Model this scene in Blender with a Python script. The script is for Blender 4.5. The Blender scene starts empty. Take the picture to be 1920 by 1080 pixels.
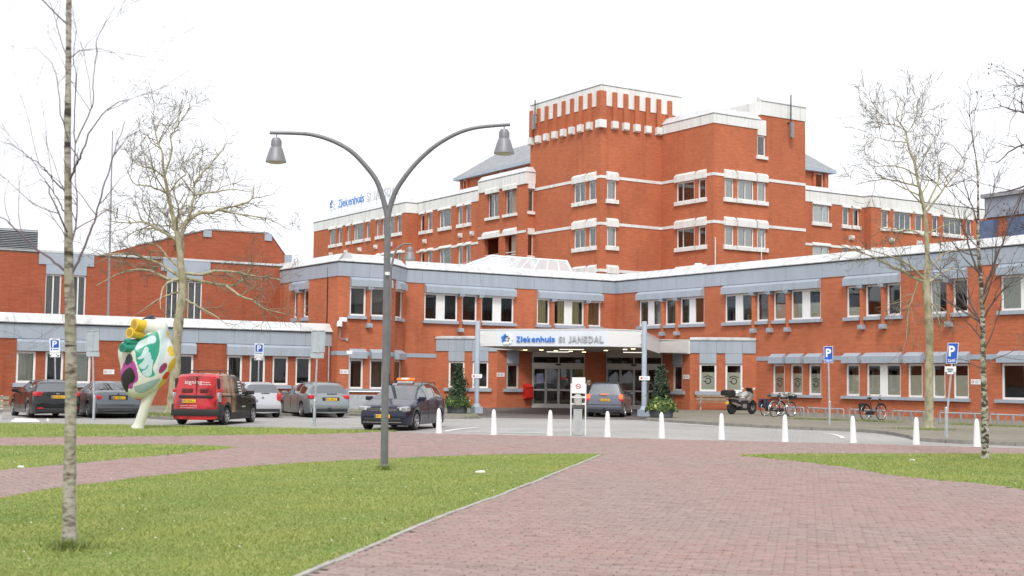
import bpy, math, random
import numpy as np
from mathutils import Matrix, Vector
R_ = math.radians
rnd = random.Random(7)
scene = bpy.context.scene
COL = scene.collection

# ------------------------------------------------------------------ camera
# World axes follow the hospital's own grid: X runs along the front wall, Y into the site, Z up.  Camera solved from the wall lines.
FPX, PITCH, ROLL, YAW, CAMH = 2489.0, R_(3.889), R_(0.714), R_(32.47), 1.75
_rt = np.array([math.cos(YAW), -math.sin(YAW), 0.0]); _fw = np.array([math.sin(YAW), math.cos(YAW), 0.0]); _up = np.array([0, 0, 1.0])
_f3 = _fw*math.cos(PITCH) + _up*math.sin(PITCH); _u3 = -_fw*math.sin(PITCH) + _up*math.cos(PITCH)
CX = _rt*math.cos(ROLL) + _u3*math.sin(ROLL); CY = -_rt*math.sin(ROLL) + _u3*math.cos(ROLL); CF = _f3
CAM = np.array([0, 0, CAMH])
cam_d = bpy.data.cameras.new('camera'); cam = bpy.data.objects.new('camera', cam_d); COL.objects.link(cam)
cam.matrix_world = Matrix(((CX[0], CY[0], -CF[0], 0), (CX[1], CY[1], -CF[1], 0), (CX[2], CY[2], -CF[2], CAMH), (0, 0, 0, 1)))
cam_d.sensor_width = 36.0; cam_d.lens = 36.0*FPX/1920.0; cam_d.clip_start = 0.1; cam_d.clip_end = 3000
cam_d.dof.use_dof = True; cam_d.dof.focus_distance = 52.0; cam_d.dof.aperture_fstop = 2.5
scene.camera = cam

# ------------------------------------------------------------------ sky, sun, exposure
SUN_EL, SUN_AZ = R_(48), R_(215)
world = bpy.data.worlds.new('World'); scene.world = world; world.use_nodes = True
nt = world.node_tree; nt.nodes.clear()
sky = nt.nodes.new('ShaderNodeTexSky'); sky.sky_type = 'NISHITA'; sky.sun_disc = False
sky.sun_elevation = SUN_EL; sky.sun_rotation = SUN_AZ; sky.air_density = 1.0; sky.dust_density = 4.0; sky.ozone_density = 1.0
hsv = nt.nodes.new('ShaderNodeHueSaturation'); hsv.inputs['Saturation'].default_value = 0.12; hsv.inputs['Value'].default_value = 1.0
mixw = nt.nodes.new('ShaderNodeMix'); mixw.data_type = 'RGBA'; mixw.inputs[0].default_value = 0.75
mixw.inputs[7].default_value = (8.8, 9.0, 9.4, 1)
bg = nt.nodes.new('ShaderNodeBackground'); bg.inputs[1].default_value = 0.1
wo = nt.nodes.new('ShaderNodeOutputWorld')
nt.links.new(sky.outputs[0], hsv.inputs['Color']); nt.links.new(hsv.outputs[0], mixw.inputs[6]); nt.links.new(mixw.outputs[2], bg.inputs[0]); nt.links.new(bg.outputs[0], wo.inputs[0])
sun_d = bpy.data.lights.new('sun', 'SUN'); sun_d.energy = 1.3; sun_d.angle = R_(14); sun_d.color = (1.0, 0.97, 0.92)
sun = bpy.data.objects.new('sun', sun_d); COL.objects.link(sun)
# the sun stands behind the camera's left shoulder, high and veiled by cloud
_sd = Vector((math.sin(SUN_AZ)*math.cos(SUN_EL), math.cos(SUN_AZ)*math.cos(SUN_EL), math.sin(SUN_EL)))
sun.rotation_euler = _sd.to_track_quat('Z', 'Y').to_euler()
vs = scene.view_settings
vs.view_transform = 'Standard'; vs.look = 'None'; vs.gamma = 1.0; vs.use_curve_mapping = False; vs.exposure = 0.62
scene.render.engine = 'CYCLES'
scene.cycles.max_bounces = 6; scene.cycles.diffuse_bounces = 3; scene.cycles.glossy_bounces = 3; scene.cycles.transmission_bounces = 4; scene.cycles.transparent_max_bounces = 10
scene.cycles.use_denoising = True; scene.cycles.caustics_reflective = False; scene.cycles.caustics_refractive = False

# ------------------------------------------------------------------ photo pixel -> place
def ray(px, py): return CF + CX*((px-960)/FPX) - CY*((py-540)/FPX)
def onZ(px, py, z=0.0):
    d = ray(px, py); return CAM + d*((z-CAMH)/d[2])
def onX(px, py, x):
    d = ray(px, py); return CAM + d*(x/d[0])
def onY(px, py, y):
    d = ray(px, py); return CAM + d*(y/d[1])
def atD(px, py, dep): return CAM + ray(px, py)*dep

# ------------------------------------------------------------------ materials
MATS = {}
def _mat(name):
    m = bpy.data.materials.new(name); m.use_nodes = True
    n = m.node_tree.nodes; p = n['Principled BSDF']
    MATS[name] = m
    return m, m.node_tree, p
def _noise(nt, scale, detail=4, rough=.55, coord='Object', w=None):
    tc = nt.nodes.new('ShaderNodeTexCoord'); nz = nt.nodes.new('ShaderNodeTexNoise')
    nz.inputs['Scale'].default_value = scale; nz.inputs['Detail'].default_value = detail; nz.inputs['Roughness'].default_value = rough
    nt.links.new(tc.outputs[coord], nz.inputs['Vector']); return nz
def _ramp(nt, src, stops):
    r = nt.nodes.new('ShaderNodeValToRGB'); el = r.color_ramp.elements
    while len(el) < len(stops): el.new(0.5)
    for e, (p, c) in zip(el, stops): e.position = p; e.color = (*c, 1) if len(c) == 3 else c
    nt.links.new(src, r.inputs[0]); return r
def _mix(nt, fac, a, b, blend='MIX'):
    m = nt.nodes.new('ShaderNodeMix'); m.data_type = 'RGBA'; m.blend_type = blend
    for i, v in ((0, fac), (6, a), (7, b)):
        if hasattr(v, 'links'): nt.links.new(v, m.inputs[i])
        elif i == 0: m.inputs[0].default_value = v
        else: m.inputs[i].default_value = (*v, 1)
    return m.outputs[2]
def _bump(nt, p, h, strength=.3, dist=.01):
    b = nt.nodes.new('ShaderNodeBump'); b.inputs['Strength'].default_value = strength; b.inputs['Distance'].default_value = dist
    nt.links.new(h, b.inputs['Height']); nt.links.new(b.outputs[0], p.inputs['Normal'])
def plain(name, col, rough=.5, metal=0.0, var=.12, scale=3.0, spec=.5, coat=0.0, emit=None, bump=0.0):
    """one paint/plastic/metal colour with a little uneven wear"""
    m, nt, p = _mat(name)
    p.inputs['Roughness'].default_value = rough; p.inputs['Metallic'].default_value = metal
    p.inputs['Specular IOR Level'].default_value = spec; p.inputs['Coat Weight'].default_value = coat; p.inputs['Coat Roughness'].default_value = .06
    if var > 0:
        nz = _noise(nt, scale, 5, .6)
        lo = tuple(c*(1-var) for c in col); hi = tuple(min(1, c*(1+var*.6)) for c in col)
        r = _ramp(nt, nz.outputs[0], [(.3, lo), (.7, hi)]); nt.links.new(r.outputs[0], p.inputs['Base Color'])
        if bump: _bump(nt, p, nz.outputs[0], bump, .01)
    else: p.inputs['Base Color'].default_value = (*col, 1)
    if emit: p.inputs['Emission Color'].default_value = (*emit[0], 1); p.inputs['Emission Strength'].default_value = emit[1]
    return m
def brick_mat(name, c1, c2, mortar, msize=.011):
    m, nt, p = _mat(name); p.inputs['Roughness'].default_value = .9; p.inputs['Specular IOR Level'].default_value = .08
    tc = nt.nodes.new('ShaderNodeTexCoord'); bt = nt.nodes.new('ShaderNodeTexBrick')
    bt.inputs['Scale'].default_value = 1.0; bt.inputs['Brick Width'].default_value = .22; bt.inputs['Row Height'].default_value = .0625
    bt.inputs['Mortar Size'].default_value = msize; bt.inputs['Mortar Smooth'].default_value = .3; bt.inputs['Bias'].default_value = 0
    bt.inputs['Color1'].default_value = (*c1, 1); bt.inputs['Color2'].default_value = (*c2, 1); bt.inputs['Mortar'].default_value = (*mortar, 1)
    nt.links.new(tc.outputs['UV'], bt.inputs['Vector'])
    n1 = _noise(nt, .35, 5, .6); r1 = _ramp(nt, n1.outputs[0], [(.3, (.86, .84, .84)), (.7, (1.08, 1.06, 1.04))])
    c = _mix(nt, 1.0, bt.outputs['Color'], r1.outputs[0], 'MULTIPLY')
    mp = nt.nodes.new('ShaderNodeMapping'); mp.inputs['Scale'].default_value = (1.6, 1.6, .12); n2 = nt.nodes.new('ShaderNodeTexNoise'); n2.inputs['Scale'].default_value = 1.0; n2.inputs['Detail'].default_value = 5
    nt.links.new(tc.outputs['Object'], mp.inputs[0]); nt.links.new(mp.outputs[0], n2.inputs['Vector'])
    r2 = _ramp(nt, n2.outputs[0], [(.56, (1, 1, 1)), (.75, (.80, .78, .76))])
    c = _mix(nt, 1.0, c, r2.outputs[0], 'MULTIPLY')
    mp3 = nt.nodes.new('ShaderNodeMapping'); mp3.inputs['Scale'].default_value = (1.5, 8.0, 1.0); n3 = nt.nodes.new('ShaderNodeTexNoise'); n3.inputs['Scale'].default_value = 1.0; n3.inputs['Detail'].default_value = 4; n3.inputs['Roughness'].default_value = .7
    nt.links.new(tc.outputs['UV'], mp3.inputs[0]); nt.links.new(mp3.outputs[0], n3.inputs['Vector']); r3 = _ramp(nt, n3.outputs[0], [(.32, (.86, .84, .83)), (.68, (1.10, 1.12, 1.13))]); c = _mix(nt, 1.0, c, r3.outputs[0], 'MULTIPLY')
    nt.links.new(c, p.inputs['Base Color']); _bump(nt, p, bt.outputs['Fac'], -.35, .006)
    return m
def streaked(name, col, dark, rough=.5, amount=.5, metal=0.0):
    """painted cladding with run-off streaks and grime that has a shape of its own"""
    m, nt, p = _mat(name); p.inputs['Roughness'].default_value = rough; p.inputs['Metallic'].default_value = metal
    tc = nt.nodes.new('ShaderNodeTexCoord'); mp = nt.nodes.new('ShaderNodeMapping'); mp.inputs['Scale'].default_value = (2.2, 2.2, .25)
    n2 = nt.nodes.new('ShaderNodeTexNoise'); n2.inputs['Scale'].default_value = 1.3; n2.inputs['Detail'].default_value = 6
    nt.links.new(tc.outputs['Object'], mp.inputs[0]); nt.links.new(mp.outputs[0], n2.inputs['Vector'])
    r = _ramp(nt, n2.outputs[0], [(.48, col), (.48+.35*(1.2-amount), dark)])
    n1 = _noise(nt, .6, 4); r1 = _ramp(nt, n1.outputs[0], [(.3, (.93, .93, .93)), (.7, (1.04, 1.04, 1.04))])
    nt.links.new(_mix(nt, 1.0, r.outputs[0], r1.outputs[0], 'MULTIPLY'), p.inputs['Base Color'])
    return m
def glass(name, tint=(.02, .025, .03), refl=.09, see=.8, dif=.15):
    m = bpy.data.materials.new(name); m.use_nodes = True; nt = m.node_tree; nt.nodes.clear(); MATS[name] = m
    o = nt.nodes.new('ShaderNodeOutputMaterial'); g = nt.nodes.new('ShaderNodeBsdfGlossy'); g.inputs['Roughness'].default_value = .015; g.inputs['Color'].default_value = (.92, .95, .97, 1)
    t = nt.nodes.new('ShaderNodeBsdfTransparent'); t.inputs['Color'].default_value = (see, see*1.01, see*1.0, 1)
    d = nt.nodes.new('ShaderNodeBsdfDiffuse'); d.inputs['Color'].default_value = (*tint, 1)
    m1 = nt.nodes.new('ShaderNodeMixShader'); m1.inputs[0].default_value = dif; nt.links.new(t.outputs[0], m1.inputs[1]); nt.links.new(d.outputs[0], m1.inputs[2])
    lw = nt.nodes.new('ShaderNodeFresnel'); lw.inputs['IOR'].default_value = 1.38
    ad = nt.nodes.new('ShaderNodeMath'); ad.operation = 'MULTIPLY_ADD'; ad.inputs[1].default_value = .9; ad.inputs[2].default_value = refl-.04; nt.links.new(lw.outputs[0], ad.inputs[0])
    m2 = nt.nodes.new('ShaderNodeMixShader'); nt.links.new(ad.outputs[0], m2.inputs[0]); nt.links.new(m1.outputs[0], m2.inputs[1]); nt.links.new(g.outputs[0], m2.inputs[2])
    nt.links.new(m2.outputs[0], o.inputs[0]); return m
def carpaint(name, col, metal=.35, rough=.28):
    return plain(name, col, rough, metal, .05, 1.2, .4, .45)

brick_mat('brick', (.57, .148, .061), (.48, .120, .051), (.48, .22, .14), .012)
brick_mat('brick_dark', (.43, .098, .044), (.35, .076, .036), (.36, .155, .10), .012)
streaked('gray_panel', (.37, .42, .485), (.31, .35, .39), .45, .2)
streaked('white_coping', (.63, .64, .65), (.45, .45, .44), .5, .55)
streaked('white_trim', (.80, .80, .78), (.62, .61, .58), .55, .35)
plain('white_frame', (.84, .84, .83), .4, var=.04)
plain('white_paint', (.80, .80, .79), .5, var=.10, scale=2.5)
plain('beige_frame', (.56, .54, .51), .45, var=.06)
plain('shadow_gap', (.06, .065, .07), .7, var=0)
glass('window_glass', see=.96, refl=.045, dif=.02); glass('car_glass', (.02, .024, .028), .27, .6); glass('door_glass', (.02, .02, .02), .06, .92, .05); glass('skylight_glass', (.72, .76, .78), .2, .5, .8)
plain('interior_wall', (.30, .25, .20), .9, var=.2, scale=.8); plain('interior_warm', (.34, .20, .10), .9, var=.3, scale=.7)
plain('interior_floor', (.12, .10, .09), .8, var=.2)
plain('curtain_yellow', (.52, .44, .20), .9, var=.25, scale=14); plain('curtain_white', (.84, .84, .81), .9, var=.15, scale=14); plain('curtain_green', (.48, .52, .40), .9, var=.2, scale=12)
plain('film', (.80, .81, .64), .35, var=.10, scale=1.2); plain('blind', (.50, .50, .44), .7, var=.1, scale=10); plain('blind_dim', (.20, .21, .19), .8, var=.2, scale=6)
plain('emblem_dark', (.06, .055, .05), .6, var=0)
plain('slate', (.30, .31, .33), .7, var=.25, scale=2.0); plain('flat_roof', (.33, .33, .33), .9, var=.2, scale=.5)
plain('steel_gray', (.30, .30, .33), .45, .4, .15, 4); plain('galvanised', (.50, .53, .56), .45, .5, .18, 6); plain('column_gray', (.40, .46, .54), .5, var=.12)
plain('black_plastic', (.022, .022, .024), .55, var=.1); plain('rubber', (.020, .020, .021), .8, var=.2, scale=9); plain('alloy', (.55, .56, .58), .32, .8, .12, 8)
plain('dark_metal', (.05, .05, .055), .45, .5, .15); plain('chrome', (.75, .76, .78), .15, 1.0, .04)
plain('plate_yellow', (.85, .50, .03), .45, var=.05); plain('plate_ink', (.02, .02, .02), .6, var=0); plain('sign_blue', (.015, .10, .50), .4, var=.05); plain('sign_white', (.85, .86, .87), .4, var=.04)
plain('sign_back', (.50, .56, .61), .4, .5, .12); plain('sign_red', (.62, .06, .04), .4, var=.05); plain('taillight', (.55, .015, .02), .15, var=.1, coat=.8); plain('headlight', (.42, .44, .47), .12, .5, .35, 14, coat=.9)
plain('amber', (.85, .25, .02), .3, var=.05); plain('brake_lit', (.9, .08, .03), .3, var=0, emit=((1, .10, .03), 1.6))
plain('letter_blue', (.02, .19, .66), .35, var=.04); plain('letter_steel', (.55, .56, .58), .28, .7, .05); plain('light_warm', (1, .85, .55), .5, var=0, emit=((1, .80, .45), 2.5)); plain('tube_white', (.9, .9, .88), .5, var=0, emit=((1, .95, .85), .8))
plain('wood_old', (.26, .22, .16), .85, var=.35, scale=5, bump=.3); plain('concrete', (.50, .49, .46), .85, var=.2, scale=4); plain('kerb_dark', (.26, .245, .22), .9, var=.25, scale=3); plain('kerb_stone', (.40, .385, .355), .9, var=.25, scale=3)
plain('red_box', (.62, .025, .02), .35, var=.06); plain('planter_slate', (.11, .13, .15), .6, var=.15)
plain('litter', (.85, .85, .84), .6, var=.05); plain('soil', (.06, .045, .03), .95, var=.3, scale=6)
# ------------------------------------------------------------------ building blocks
class Fr:
    """a vertical wall plane: s runs left to right as you face it, d outwards, z up"""
    def __init__(self, a, b):
        self.a = np.array(a, float); v = np.array(b, float)-self.a; self.len = float(np.hypot(*v)); self.u = v/self.len
        self.n = np.array([self.u[1], -self.u[0]])
    def hit(self, px, py):
        r = ray(px, py); t = ((self.a)@self.n)/(r[:2]@self.n); p = CAM+r*t
        return float((p[:2]-self.a)@self.u), float(p[2])
    def s(self, px, z=4.0):
        """s of picture column px at height z on this wall"""
        py = 600.0
        for _ in range(6):
            s, zz = self.hit(px, py); _, z2 = self.hit(px, py+1); py += (z-zz)/(z2-zz)
        return self.hit(px, py)[0]
    def pt(self, s, d, z):
        p = self.a+self.u*s+self.n*d; return (p[0], p[1], z)
WORLD = Fr((0, 0), (1, 0)); WORLD.n = np.array([0, 1.0])      # s=x, d=y
class MB:
    def __init__(self, fr=None): self.fr = fr or WORLD; self.L = []; self.F = []; self.mi = []
    def v(self, s, d, z): self.L.append((s, d, z)); return len(self.L)-1
    def face(self, pts, m=0):
        i = len(self.L); self.L.extend(pts); self.F.append(tuple(range(i, i+len(pts)))); self.mi.append(m)
    def box(self, s0, s1, z0, z1, d0, d1, m=0):
        i = len(self.L)
        self.L += [(s0, d0, z0), (s1, d0, z0), (s1, d1, z0), (s0, d1, z0), (s0, d0, z1), (s1, d0, z1), (s1, d1, z1), (s0, d1, z1)]
        for f in ((0, 1, 2, 3), (7, 6, 5, 4), (0, 4, 5, 1), (1, 5, 6, 2), (2, 6, 7, 3), (3, 7, 4, 0)): self.F.append(tuple(i+k for k in f)); self.mi.append(m)
        return self
    def prism(self, prof, s0, s1, k0=0.0, k1=0.0, m=0):
        """profile [(d,z)] swept along s; ends mitred by s += k*d"""
        n = len(prof); i = len(self.L)
        self.L += [(s0+k0*d, d, z) for d, z in prof]+[(s1+k1*d, d, z) for d, z in prof]
        for j in range(n):
            k = (j+1) % n; self.F.append((i+j, i+k, i+n+k, i+n+j)); self.mi.append(m)
        self.F.append(tuple(range(i+n-1, i-1, -1))); self.F.append(tuple(range(i+n, i+2*n))); self.mi += [m, m]
        return self
    def poly(self, pts, z0, z1, m=0):
        """plan polygon [(s,d)] extruded from z0 to z1"""
        n = len(pts); i = len(self.L)
        self.L += [(a, b, z0) for a, b in pts]+[(a, b, z1) for a, b in pts]
        for j in range(n):
            k = (j+1) % n; self.F.append((i+j, i+k, i+n+k, i+n+j)); self.mi.append(m)
        self.F.append(tuple(range(i+n-1, i-1, -1))); self.F.append(tuple(range(i+n, i+2*n))); self.mi += [m, m]
        return self
    def tube(self, pts, rad, n=8, m=0, cap=True):
        P = [np.array(p, float) for p in pts]; N = len(P)
        if not hasattr(rad, '__len__'): rad = [rad]*N
        T = [P[min(i+1, N-1)]-P[max(i-1, 0)] for i in range(N)]
        up = np.array([0, 0, 1.0]) if abs(T[0][2]) < .9*np.linalg.norm(T[0])+1e-9 else np.array([1.0, 0, 0])
        base = len(self.L); a = None
        for i in range(N):
            t = T[i]/(np.linalg.norm(T[i])+1e-12)
            if a is None: a = np.cross(t, up)
            a = a-t*(a@t); a /= (np.linalg.norm(a)+1e-12); b = np.cross(t, a)
            for k in range(n):
                w = 2*math.pi*k/n; self.L.append(tuple(P[i]+(a*math.cos(w)+b*math.sin(w))*rad[i]))
        for i in range(N-1):
            for k in range(n):
                q = (k+1) % n; self.F.append((base+i*n+k, base+i*n+q, base+(i+1)*n+q, base+(i+1)*n+k)); self.mi.append(m)
        if cap:
            self.F.append(tuple(base+k for k in range(n-1, -1, -1))); self.F.append(tuple(base+(N-1)*n+k for k in range(n))); self.mi += [m, m]
        return self
    def lathe(self, prof, c, n=16, axis='z', m=0):
        """profile [(r,h)] turned about an axis through c"""
        i = len(self.L); c = np.array(c, float)
        for r, h in prof:
            for k in range(n):
                w = 2*math.pi*k/n; x, y = r*math.cos(w), r*math.sin(w)
                p = {'z': (x, y, h), 'y': (x, h, y), 'x': (h, x, y)}[axis]; self.L.append(tuple(c+np.array(p)))
        for j in range(len(prof)-1):
            for k in range(n):
                q = (k+1) % n; self.F.append((i+j*n+k, i+j*n+q, i+(j+1)*n+q, i+(j+1)*n+k)); self.mi.append(m)
        self.F.append(tuple(i+k for k in range(n-1, -1, -1))); self.F.append(tuple(i+(len(prof)-1)*n+k for k in range(n))); self.mi += [m, m]
        return self
    def build(self, name, mat, parent=None, smooth=False, local=False, kind=None, recalc=True):
        fr = self.fr; L = np.array(self.L, float)
        if fr is WORLD: V = L
        else: V = np.column_stack([fr.a[0]+fr.u[0]*L[:, 0]+fr.n[0]*L[:, 1], fr.a[1]+fr.u[1]*L[:, 0]+fr.n[1]*L[:, 1], L[:, 2]])
        root = parent
        while root is not None and root.parent is not None: root = root.parent
        if root is not None and not local: V = V-np.array(root.location)
        me = bpy.data.meshes.new(name); me.from_pydata(V.tolist(), [], self.F)
        mats = mat if isinstance(mat, (list, tuple)) else [mat]
        for mm in mats: me.materials.append(MATS[mm])
        if len(mats) > 1: me.polygons.foreach_set('material_index', self.mi)
        # metric box-projected UVs in wall space
        uv = me.uv_layers.new(name='UVMap'); co = []
        for f in self.F:
            a, b, c = L[f[0]], L[f[1]], L[f[2]]; nn = np.abs(np.cross(b-a, c-b)); k = int(np.argmax(nn))
            for i in f: co += ([L[i][1], L[i][2]], [L[i][0], L[i][2]], [L[i][0], L[i][1]])[k]
        uv.data.foreach_set('uv', co)
        if recalc:
            import bmesh
            bm = bmesh.new(); bm.from_mesh(me); bmesh.ops.remove_doubles(bm, verts=bm.verts, dist=1e-5); bmesh.ops.recalc_face_normals(bm, faces=bm.faces); bm.to_mesh(me); bm.free()
        if smooth:
            me.polygons.foreach_set('use_smooth', [True]*len(me.polygons))
            if smooth != 'all': me.set_sharp_from_angle(angle=R_(40))
        me.update()
        o = bpy.data.objects.new(name, me); COL.objects.link(o)
        if parent is not None: o.parent = parent
        if kind: o['kind'] = kind
        return o
def thing(name, label, cat, loc=(0, 0, 0), rz=0.0, group=None, kind=None):
    o = bpy.data.objects.new(name, None); COL.objects.link(o); o.empty_display_size = .3
    o.location = tuple(float(c) for c in loc); o.rotation_euler = (0, 0, rz); o['label'] = label; o['category'] = cat
    if group: o['group'] = group
    return o
def tag(o, label, cat, group=None):
    o['label'] = label; o['category'] = cat
    if group: o['group'] = group
    return o
def struct(o): o['kind'] = 'structure'; return o
def copy_tree(o, parent=None):
    c = o.copy(); COL.objects.link(c); c.parent = parent
    for ch in list(o.children): copy_tree(ch, c)
    return c
def text_mesh(name, body, size, mat, parent, M, depth=.01, bold=0.0, align='CENTER', xs=1.0, local=True):
    cu = bpy.data.curves.new(name, 'FONT'); cu.body = body; cu.size = size; cu.extrude = depth; cu.align_x = align; cu.align_y = 'CENTER'; cu.offset = bold; cu.resolution_u = 3
    t = bpy.data.objects.new(name+'_tmp', cu); COL.objects.link(t)
    dg = bpy.context.evaluated_depsgraph_get(); me = bpy.data.meshes.new_from_object(t.evaluated_get(dg)); COL.objects.unlink(t); bpy.data.objects.remove(t)
    me.transform(Matrix.Diagonal((xs, 1, 1, 1))); me.transform(M)
    me.materials.clear(); me.materials.append(MATS[mat]); me.name = name
    o = bpy.data.objects.new(name, me); COL.objects.link(o); o.parent = parent; return o
def inset(pts, d):
    """plan polygon shrunk by d on every side"""
    P = [np.array(p, float) for p in pts]; n = len(P); ar = sum(P[i][0]*P[(i+1) % n][1]-P[(i+1) % n][0]*P[i][1] for i in range(n)); sg = 1 if ar > 0 else -1; out = []
    for i in range(n):
        a, b, c = P[i-1], P[i], P[(i+1) % n]; u, v = (b-a)/np.hypot(*(b-a)), (c-b)/np.hypot(*(c-b)); nu_, nv_ = sg*np.array([-u[1], u[0]]), sg*np.array([-v[1], v[0]]); den = 1+nu_@nv_
        out.append(tuple(b+(nu_+nv_)*d/max(den, .2)))
    return out
def fr_matrix(fr, s, d, z, root=None):
    """text plane matrix on a wall frame: x along s, y up, facing outwards"""
    p = fr.pt(s, d, z); r = root.location if root else (0, 0, 0)
    return Matrix(((fr.u[0], 0, fr.n[0], p[0]-r[0]), (fr.u[1], 0, fr.n[1], p[1]-r[1]), (0, 1, 0, p[2]-r[2]), (0, 0, 0, 1)))
def wall(name, fr, s0, s1, z0, z1, holes, parent, mat='brick', reveal=.24, d=0.0, reveal_mat=None, tops=None):
    """brick wall with real openings; holes [(s0,s1,z0,z1)]"""
    mb = MB(fr); ss = sorted({s0, s1, *[min(max(h[i], s0), s1) for h in holes for i in (0, 1)]}); zs = sorted({z0, z1, *[min(max(h[i], z0), z1) for h in holes for i in (2, 3)]})
    for i in range(len(ss)-1):
        for j in range(len(zs)-1):
            cs, cz = (ss[i]+ss[i+1])/2, (zs[j]+zs[j+1])/2
            if ss[i+1]-ss[i] < 1e-6 or zs[j+1]-zs[j] < 1e-6: continue
            if any(h[0] < cs < h[1] and h[2] < cz < h[3] for h in holes): continue
            mb.face([(ss[i], d, zs[j]), (ss[i+1], d, zs[j]), (ss[i+1], d, zs[j+1]), (ss[i], d, zs[j+1])])
    for h in holes:
        a, b, c, e = h; q = d-reveal
        mb.face([(a, d, c), (a, d, e), (a, q, e), (a, q, c)]); mb.face([(b, d, e), (b, d, c), (b, q, c), (b, q, e)])
        mb.face([(a, d, e), (b, d, e), (b, q, e), (a, q, e)]); mb.face([(b, d, c), (a, d, c), (a, q, c), (b, q, c)])
    return mb.build(name, mat, parent, recalc=False)
def window(fr, s0, s1, z0, z1, parent, panels=None, dep=.07, frame=.105, mat='white_frame', film=None, curtain=None, blind_box=False, mull=None, sash=False, pane='window_glass', d=0.0):
    """white framed window set back in its opening: frame part > panes, films, curtains"""
    mb = MB(fr); e = .002; a, b = s0+e, s1-e; d0, d1 = d-dep-.06, d-dep
    mb.box(a, b, z0+e, z0+frame, d0, d1+.01); mb.box(a, b, z1-frame, z1-e, d0, d1)
    mb.box(a, a+frame, z0+frame, z1-frame, d0, d1); mb.box(b-frame, b, z0+frame, z1-frame, d0, d1)
    bays = [(a+frame, b-frame)]
    if panels:                                                   # solid white infill panels between lights, as fractions
        w = b-a; bays = []; cur = a+frame
        for p0, p1 in panels:
            mb.box(a+p0*w, a+p1*w, z0+frame, z1-frame, d0, d1+.006); bays.append((cur, a+p0*w)); cur = a+p1*w
        bays.append((cur, b-frame))
    if mull:
        out = []
        for q0, q1 in bays:
            cs = [q0+(q1-q0)*m for m in mull]; cur = q0
            for c in cs: mb.box(c-.03, c+.03, z0+frame, z1-frame, d0, d1); out.append((cur, c-.03)); cur = c+.03
            out.append((cur, q1))
        bays = out
    if blind_box: mb.box(a-.01, b+.01, z1-.11, z1+.0, d1+.002, d1+.09)
    w = mb.build('window', mat, parent)
    for i, (q0, q1) in enumerate(bays):
        MB(fr).box(q0, q1, z0+frame, z1-frame, d0+.022, d0+.030).build('pane', pane, w)
        if film: MB(fr).box(q0+.01, q1-.01, z0+frame, z0+frame+(z1-z0-2*frame)*film, d0+.008, d0+.014).build('privacy_film', 'film', w)
        if curtain:
            c = curtain[i % len(curtain)] if isinstance(curtain, list) else curtain
            if c:
                mat_c, f0, f1 = c; cb = MB(fr); n = max(3, int((q1-q0)*(f1-f0)/.09)); sA, sB = q0+(q1-q0)*f0, q0+(q1-q0)*f1; dd = d0-.03
                for k in range(n): 
                    x0, x1 = sA+(sB-sA)*k/n, sA+(sB-sA)*(k+1)/n; o0, o1 = (0, .03) if k % 2 else (.03, 0)
                    cb.face([(x0, dd+o0, z0+.02), (x1, dd+o1, z0+.02), (x1, dd+o1, z1), (x0, dd+o0, z1)])
                cb.build('curtain', mat_c, w, recalc=False)
    return w
def room(fr, s0, s1, z0, z1, parent, depth=4.0, mat='interior_wall', d=-.26):
    """the rooms behind a row of windows: back wall, floor, ceiling and partition ends"""
    mb = MB(fr); q = d-depth
    mb.face([(s0, q, z0), (s1, q, z0), (s1, q, z1), (s0, q, z1)]); mb.face([(s0, d, z0), (s0, q, z0), (s0, q, z1), (s0, d, z1)]); mb.face([(s1, q, z0), (s1, d, z0), (s1, d, z1), (s1, q, z1)])
    mb.face([(s0, d, z0), (s1, d, z0), (s1, q, z0), (s0, q, z0)], 1); mb.face([(s0, q, z1), (s1, q, z1), (s1, d, z1), (s0, d, z1)])
    return mb.build('interior', [mat, 'interior_floor'], parent, recalc=False)
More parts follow.
